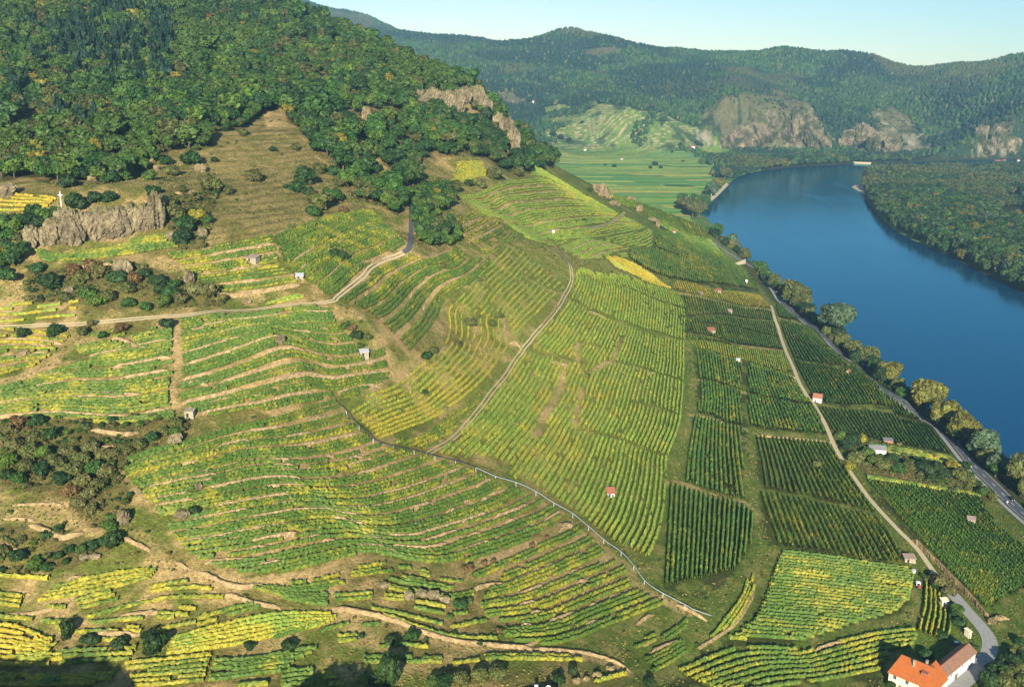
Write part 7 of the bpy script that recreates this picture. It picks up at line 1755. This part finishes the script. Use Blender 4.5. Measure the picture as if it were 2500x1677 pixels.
# grass tufts over the open ground
k_ = 3
_a = np.array([0.0, 2.1, 4.2]); _tv, _tf = [], []
for q in range(3):
    ca_, sa_ = math.cos(_a[q]), math.sin(_a[q])
    _tv += [(-0.5 * ca_, -0.5 * sa_, -0.1), (0.5 * ca_, 0.5 * sa_, -0.1), (0.62 * ca_ - 0.1 * sa_, 0.62 * sa_ + 0.1 * ca_, 0.7), (-0.45 * ca_ + 0.15 * sa_, -0.45 * sa_ - 0.1 * ca_, 0.95)]; _tf.append((4 * q, 4 * q + 1, 4 * q + 2, 4 * q + 3))
TUFT = (np.array(_tv), [np.array(_tf)], np.tile(np.array([[0.8], [0.8], [1.15], [1.2]]), (3, 3)))
sx, sy, rr_ = scatter(-260, 262, 225, 900, 1.45, 211)
pm = fbm(sx, sy, 9, 212, 3)
m = not_vines(sx, sy) & (rr_.random(len(sx)) < 0.62) & (H(sx, sy) > 4) & (pm > 0.28)
a, b, f = to_px(sx, sy, H(sx, sy)); m &= (a > -30) & (a < 2530) & (b > 330) & (b < 1700)
for kl, kw in KEEPOUT[:8]: m &= seg_dist(sx, sy, kl) > kw / 2 + 0.4
sx, sy, pm = sx[m], sy[m], pm[m]; sz = H(sx, sy); rad = rr_.uniform(0.28, 0.75, len(sx))
pal = np.array([C_GRASS * 1.05, C_OLIVE * 1.1, C_MEADOW * 0.9, C_OLIVE * 0.9, np.array(lin(96, 122, 46)) * 0.5])
cc = pal[rr_.integers(0, 5, len(sx))] * rr_.uniform(0.7, 1.25, (len(sx), 1))
Vt, F, C = merged("x", TUFT, np.stack([sx, sy, sz], 1), np.stack([rad, rad, rad * 0.9], 1), rr_.uniform(0, 6.28, len(sx)), cc, M['leaf'])
tag(mesh_np("grass", Vt, F, M['leaf'], C), "tufts of green and dry grass on the open ground", "grass", kind='stuff')
print("tufts", len(sx))

# --- the wooded flats across the river
gx, gy, r = scatter(560, 2300, 620, 2860, 10.2, 8)
ISL_CLEAR = [gxy(Z(3, (2160, 1400), (2338, 1390), (2400, 1400), (2400, 1500), (2180, 1490), (2150, 1440))), gxy(Z(3, (2200, 1310), (2330, 1300), (2338, 1370), (2210, 1370)))]
d = seg_dist(gx, gy, RIVER, True); m = ~inside(gx, gy, RIVER) & (d > 2.2) & (gx > 500) & (H(gx, gy) < 9)
for q in ISL_CLEAR: m &= ~inside(gx, gy, q)
dl = seg_dist(gx, gy, np.array(BANK_R))
m &= dl < 3000
gx, gy, d = gx[m], gy[m], d[m]
z = H(gx, gy)
hh = 15 + 9 * fbm(gx, gy, 90, 301, 3) + r.uniform(-5, 5, len(gx)); hh[d < 12] *= 0.8; rr = hh * r.uniform(0.30, 0.46, len(gx))
vis = in_frame(gx, gy, z + hh * 0.5, 60)
gx, gy, z, hh, rr, d = (q[vis] for q in (gx, gy, z, hh, rr, d))
cols = np.array([GREENS[k] for k in r.integers(0, 6, len(gx))]) * r.uniform(0.60, 1.15, (len(gx), 1)) * np.array([0.95, 0.97, 1.05])
n2 = fbm(gx, gy, 130, 302, 3)
cols = mixc(cols, C_OLI * 0.9, np.clip((n2 - 0.52) * 6, 0, 0.85)); u = r.random(len(gx))
cols[u < 0.09] = C_PALE * 0.72; cols[(u > 0.955)] = C_YEL * 0.62
near_bank = to_px(gx, gy, z)[2] < 2100
near_bank &= (seg_dist(gx, gy, np.array(BANK_R)) < 260)
parts = []
for k in range(5):
    s = near_bank & (np.arange(len(gx)) % 5 == k)
    if s.any():
        ch = hh[s] * 0.49; parts.append(merged("x", BROAD_MD[k], np.stack([gx[s], gy[s], z[s] + hh[s] * 0.01 + ch], 1), np.stack([rr[s], rr[s], ch], 1), r.uniform(0, 6.28, s.sum()), cols[s], M['leaf']))
for k in range(4):
    s = ~near_bank & (np.arange(len(gx)) % 4 == k)
    if s.any():
        ch = hh[s] * 0.46; parts.append(merged("x", BROAD_LO[k], np.stack([gx[s], gy[s], z[s] + hh[s] * 0.06 + ch], 1), np.stack([rr[s] * 1.1, rr[s] * 1.1, ch], 1), r.uniform(0, 6.28, s.sum()), cols[s], M['leaf']))
Vt, F, C = join(parts)
tag(mesh_np("riverside_woods", Vt, F, M['leaf'], C), "dense wood on the flat land across the river", "wood", kind='stuff')
print("island trees", len(gx))

# --- woods on the far hills
tv, tf_ = ICO[1]
gx, gy, r = scatter(-1700, 3000, 2350, 6300, 13.5, 9)
z = H(gx, gy)
m = in_frame(gx, gy, z + 6, 30) & ~inside(gx, gy, RIVER)
gx, gy, z = gx[m], gy[m], z[m]
m = ~(inside(gx, gy, FIELDS[0]) & (fbm(gx, gy, 110, 303, 3) < 0.66)) & ~((z < 22) & (gx < 470))
for i, q in enumerate(CLIFFS): m &= ~(inside(gx, gy, q) & ((fbm(gx, gy, 45, 404, 3) < 0.50 + 0.10 * (z < 60)) if i < 4 else (r.random(len(gx)) < 0.93)))
flatr = (z < 9) & (gx > 640); m &= ~flatr | (seg_dist(gx, gy, RIVER, True) > 27)
gx, gy, z = gx[m], gy[m], z[m]
zz = np.where(GM.has(gx, gy), GM(gx, gy), z)
vis = sees(gx, gy, zz + 9, 8.0, 60)
gx, gy, z = gx[vis], gy[vis], zz[vis]
hh = 9 + 8 * fbm(gx, gy, 160, 305, 3) + r.uniform(-2, 3, len(gx)); rr = r.uniform(5.4, 8.2, len(gx))
small = np.zeros(len(gx), bool)
for q in CLIFFS: small |= inside(gx, gy, q)
hh[small] *= 0.45; rr[small] *= 0.5
cols = np.array([GREENS[k] for k in r.integers(0, 6, len(gx))]) * r.uniform(0.78, 1.0, (len(gx), 1)) * np.array([0.9, 0.95, 1.0]) * (0.65 + 0.7 * fbm(gx, gy, 140, 311, 4))[:, None]
n2 = fbm(gx, gy, 260, 306, 4)
cols = mixc(cols, C_CONIF * 0.85, np.clip((0.50 - n2) * 7, 0, 0.9)); cols = mixc(cols, C_BRN * 0.75, np.clip((fbm(gx, gy, 330, 307, 3) - 0.52) * 6, 0, 0.65) * np.clip((z - 150) / 100, 0, 1))
cols[r.random(len(gx)) < 0.05] = C_OLI * 0.9
ttop = tv * (1 + np.random.default_rng(4).normal(0, 0.16, (len(tv), 1)))
Tc = np.random.default_rng(5).uniform(0.9, 1.1, (len(tv), 1)) * np.ones((1, 3))
Vt, F, C = merged("x", (ttop, [tf_], Tc), np.stack([gx, gy, z + hh * 0.45], 1), np.stack([rr, rr, hh * 0.62], 1), r.uniform(0, 6.28, len(gx)), cols, M['leaf'])
tag(mesh_np("far_woods", Vt, F, M['leaf'], C), "woods covering the far hills", "wood", kind='stuff')
print("far trees", len(gx))

# --- trees on the near hilltop below the frame, whose shadows reach the bottom terraces
_sh = [(15, 1645), (70, 1655), (130, 1668), (190, 1640), (235, 1612), (262, 1650), (310, 1672), (775, 1668), (815, 1640), (850, 1610), (880, 1650), (905, 1672), (40, 1615), (-40, 1640), (160, 1690), (90, 1695), (350, 1690), (-100, 1650), (230, 1690), (0, 1600), (60, 1630), (110, 1640), (280, 1630), (-20, 1670), (30, 1685), (200, 1670), (250, 1680), (790, 1690), (840, 1660), (865, 1630), (885, 1690), (760, 1690), (145, 1625), (330, 1690), (20, 1590), (75, 1600), (125, 1605), (175, 1615), (215, 1590), (255, 1620), (300, 1650), (830, 1620), (870, 1620), (800, 1655)]
for (px, py) in _sh:
    g0 = at(px, min(py, 1700), near=True)
    best = None
    for tt in np.arange(60, 300, 3.0):
        q = g0 - SUN_DIR * tt
        hgt = q.z - float(H(q.x, q.y))
        if q.y < 180 and hgt < 26 and q.y > 20:
            best = (q.x, q.y, hgt); break
    if best is None: continue
    if True:
        tree(best[0], best[1], max(best[2] * 1.08, 7.0), max(best[2], 7.0) * 0.58, GREENS[3] * 0.9, "dark tree on the near hilltop casting its shadow on the bottom terraces", "trees on the near hilltop", "broadleaf_tree", "tree", D_MD[0], 0.05)
# ------------------------------------------------------------------ haze
hm = bpy.data.materials.new("haze"); hm.use_nodes = True
hn = hm.node_tree; hn.nodes.remove(hn.nodes["Principled BSDF"])
pv = hn.nodes.new("ShaderNodeVolumePrincipled")
pv.inputs["Color"].default_value = (0.42, 0.76, 1.0, 1); pv.inputs["Density"].default_value = 0.000095
pv.inputs["Anisotropy"].default_value = 0.3
hn.links.new(pv.outputs[0], hn.nodes["Material Output"].inputs["Volume"])
hx0, hx1, hy0, hy1, hz0, hz1 = -2000, 3400, -520, 7100, -7.0, float(max(GF.z.max(), 660) + 30)
hv = np.array([(x, y, z) for z in (hz0, hz1) for y in (hy0, hy1) for x in (hx0, hx1)], float)
hf = np.array([(0, 2, 3, 1), (4, 5, 7, 6), (0, 1, 5, 4), (2, 6, 7, 3), (0, 4, 6, 2), (1, 3, 7, 5)])
tag(mesh_np("haze", hv, [hf], hm), kind='stuff')
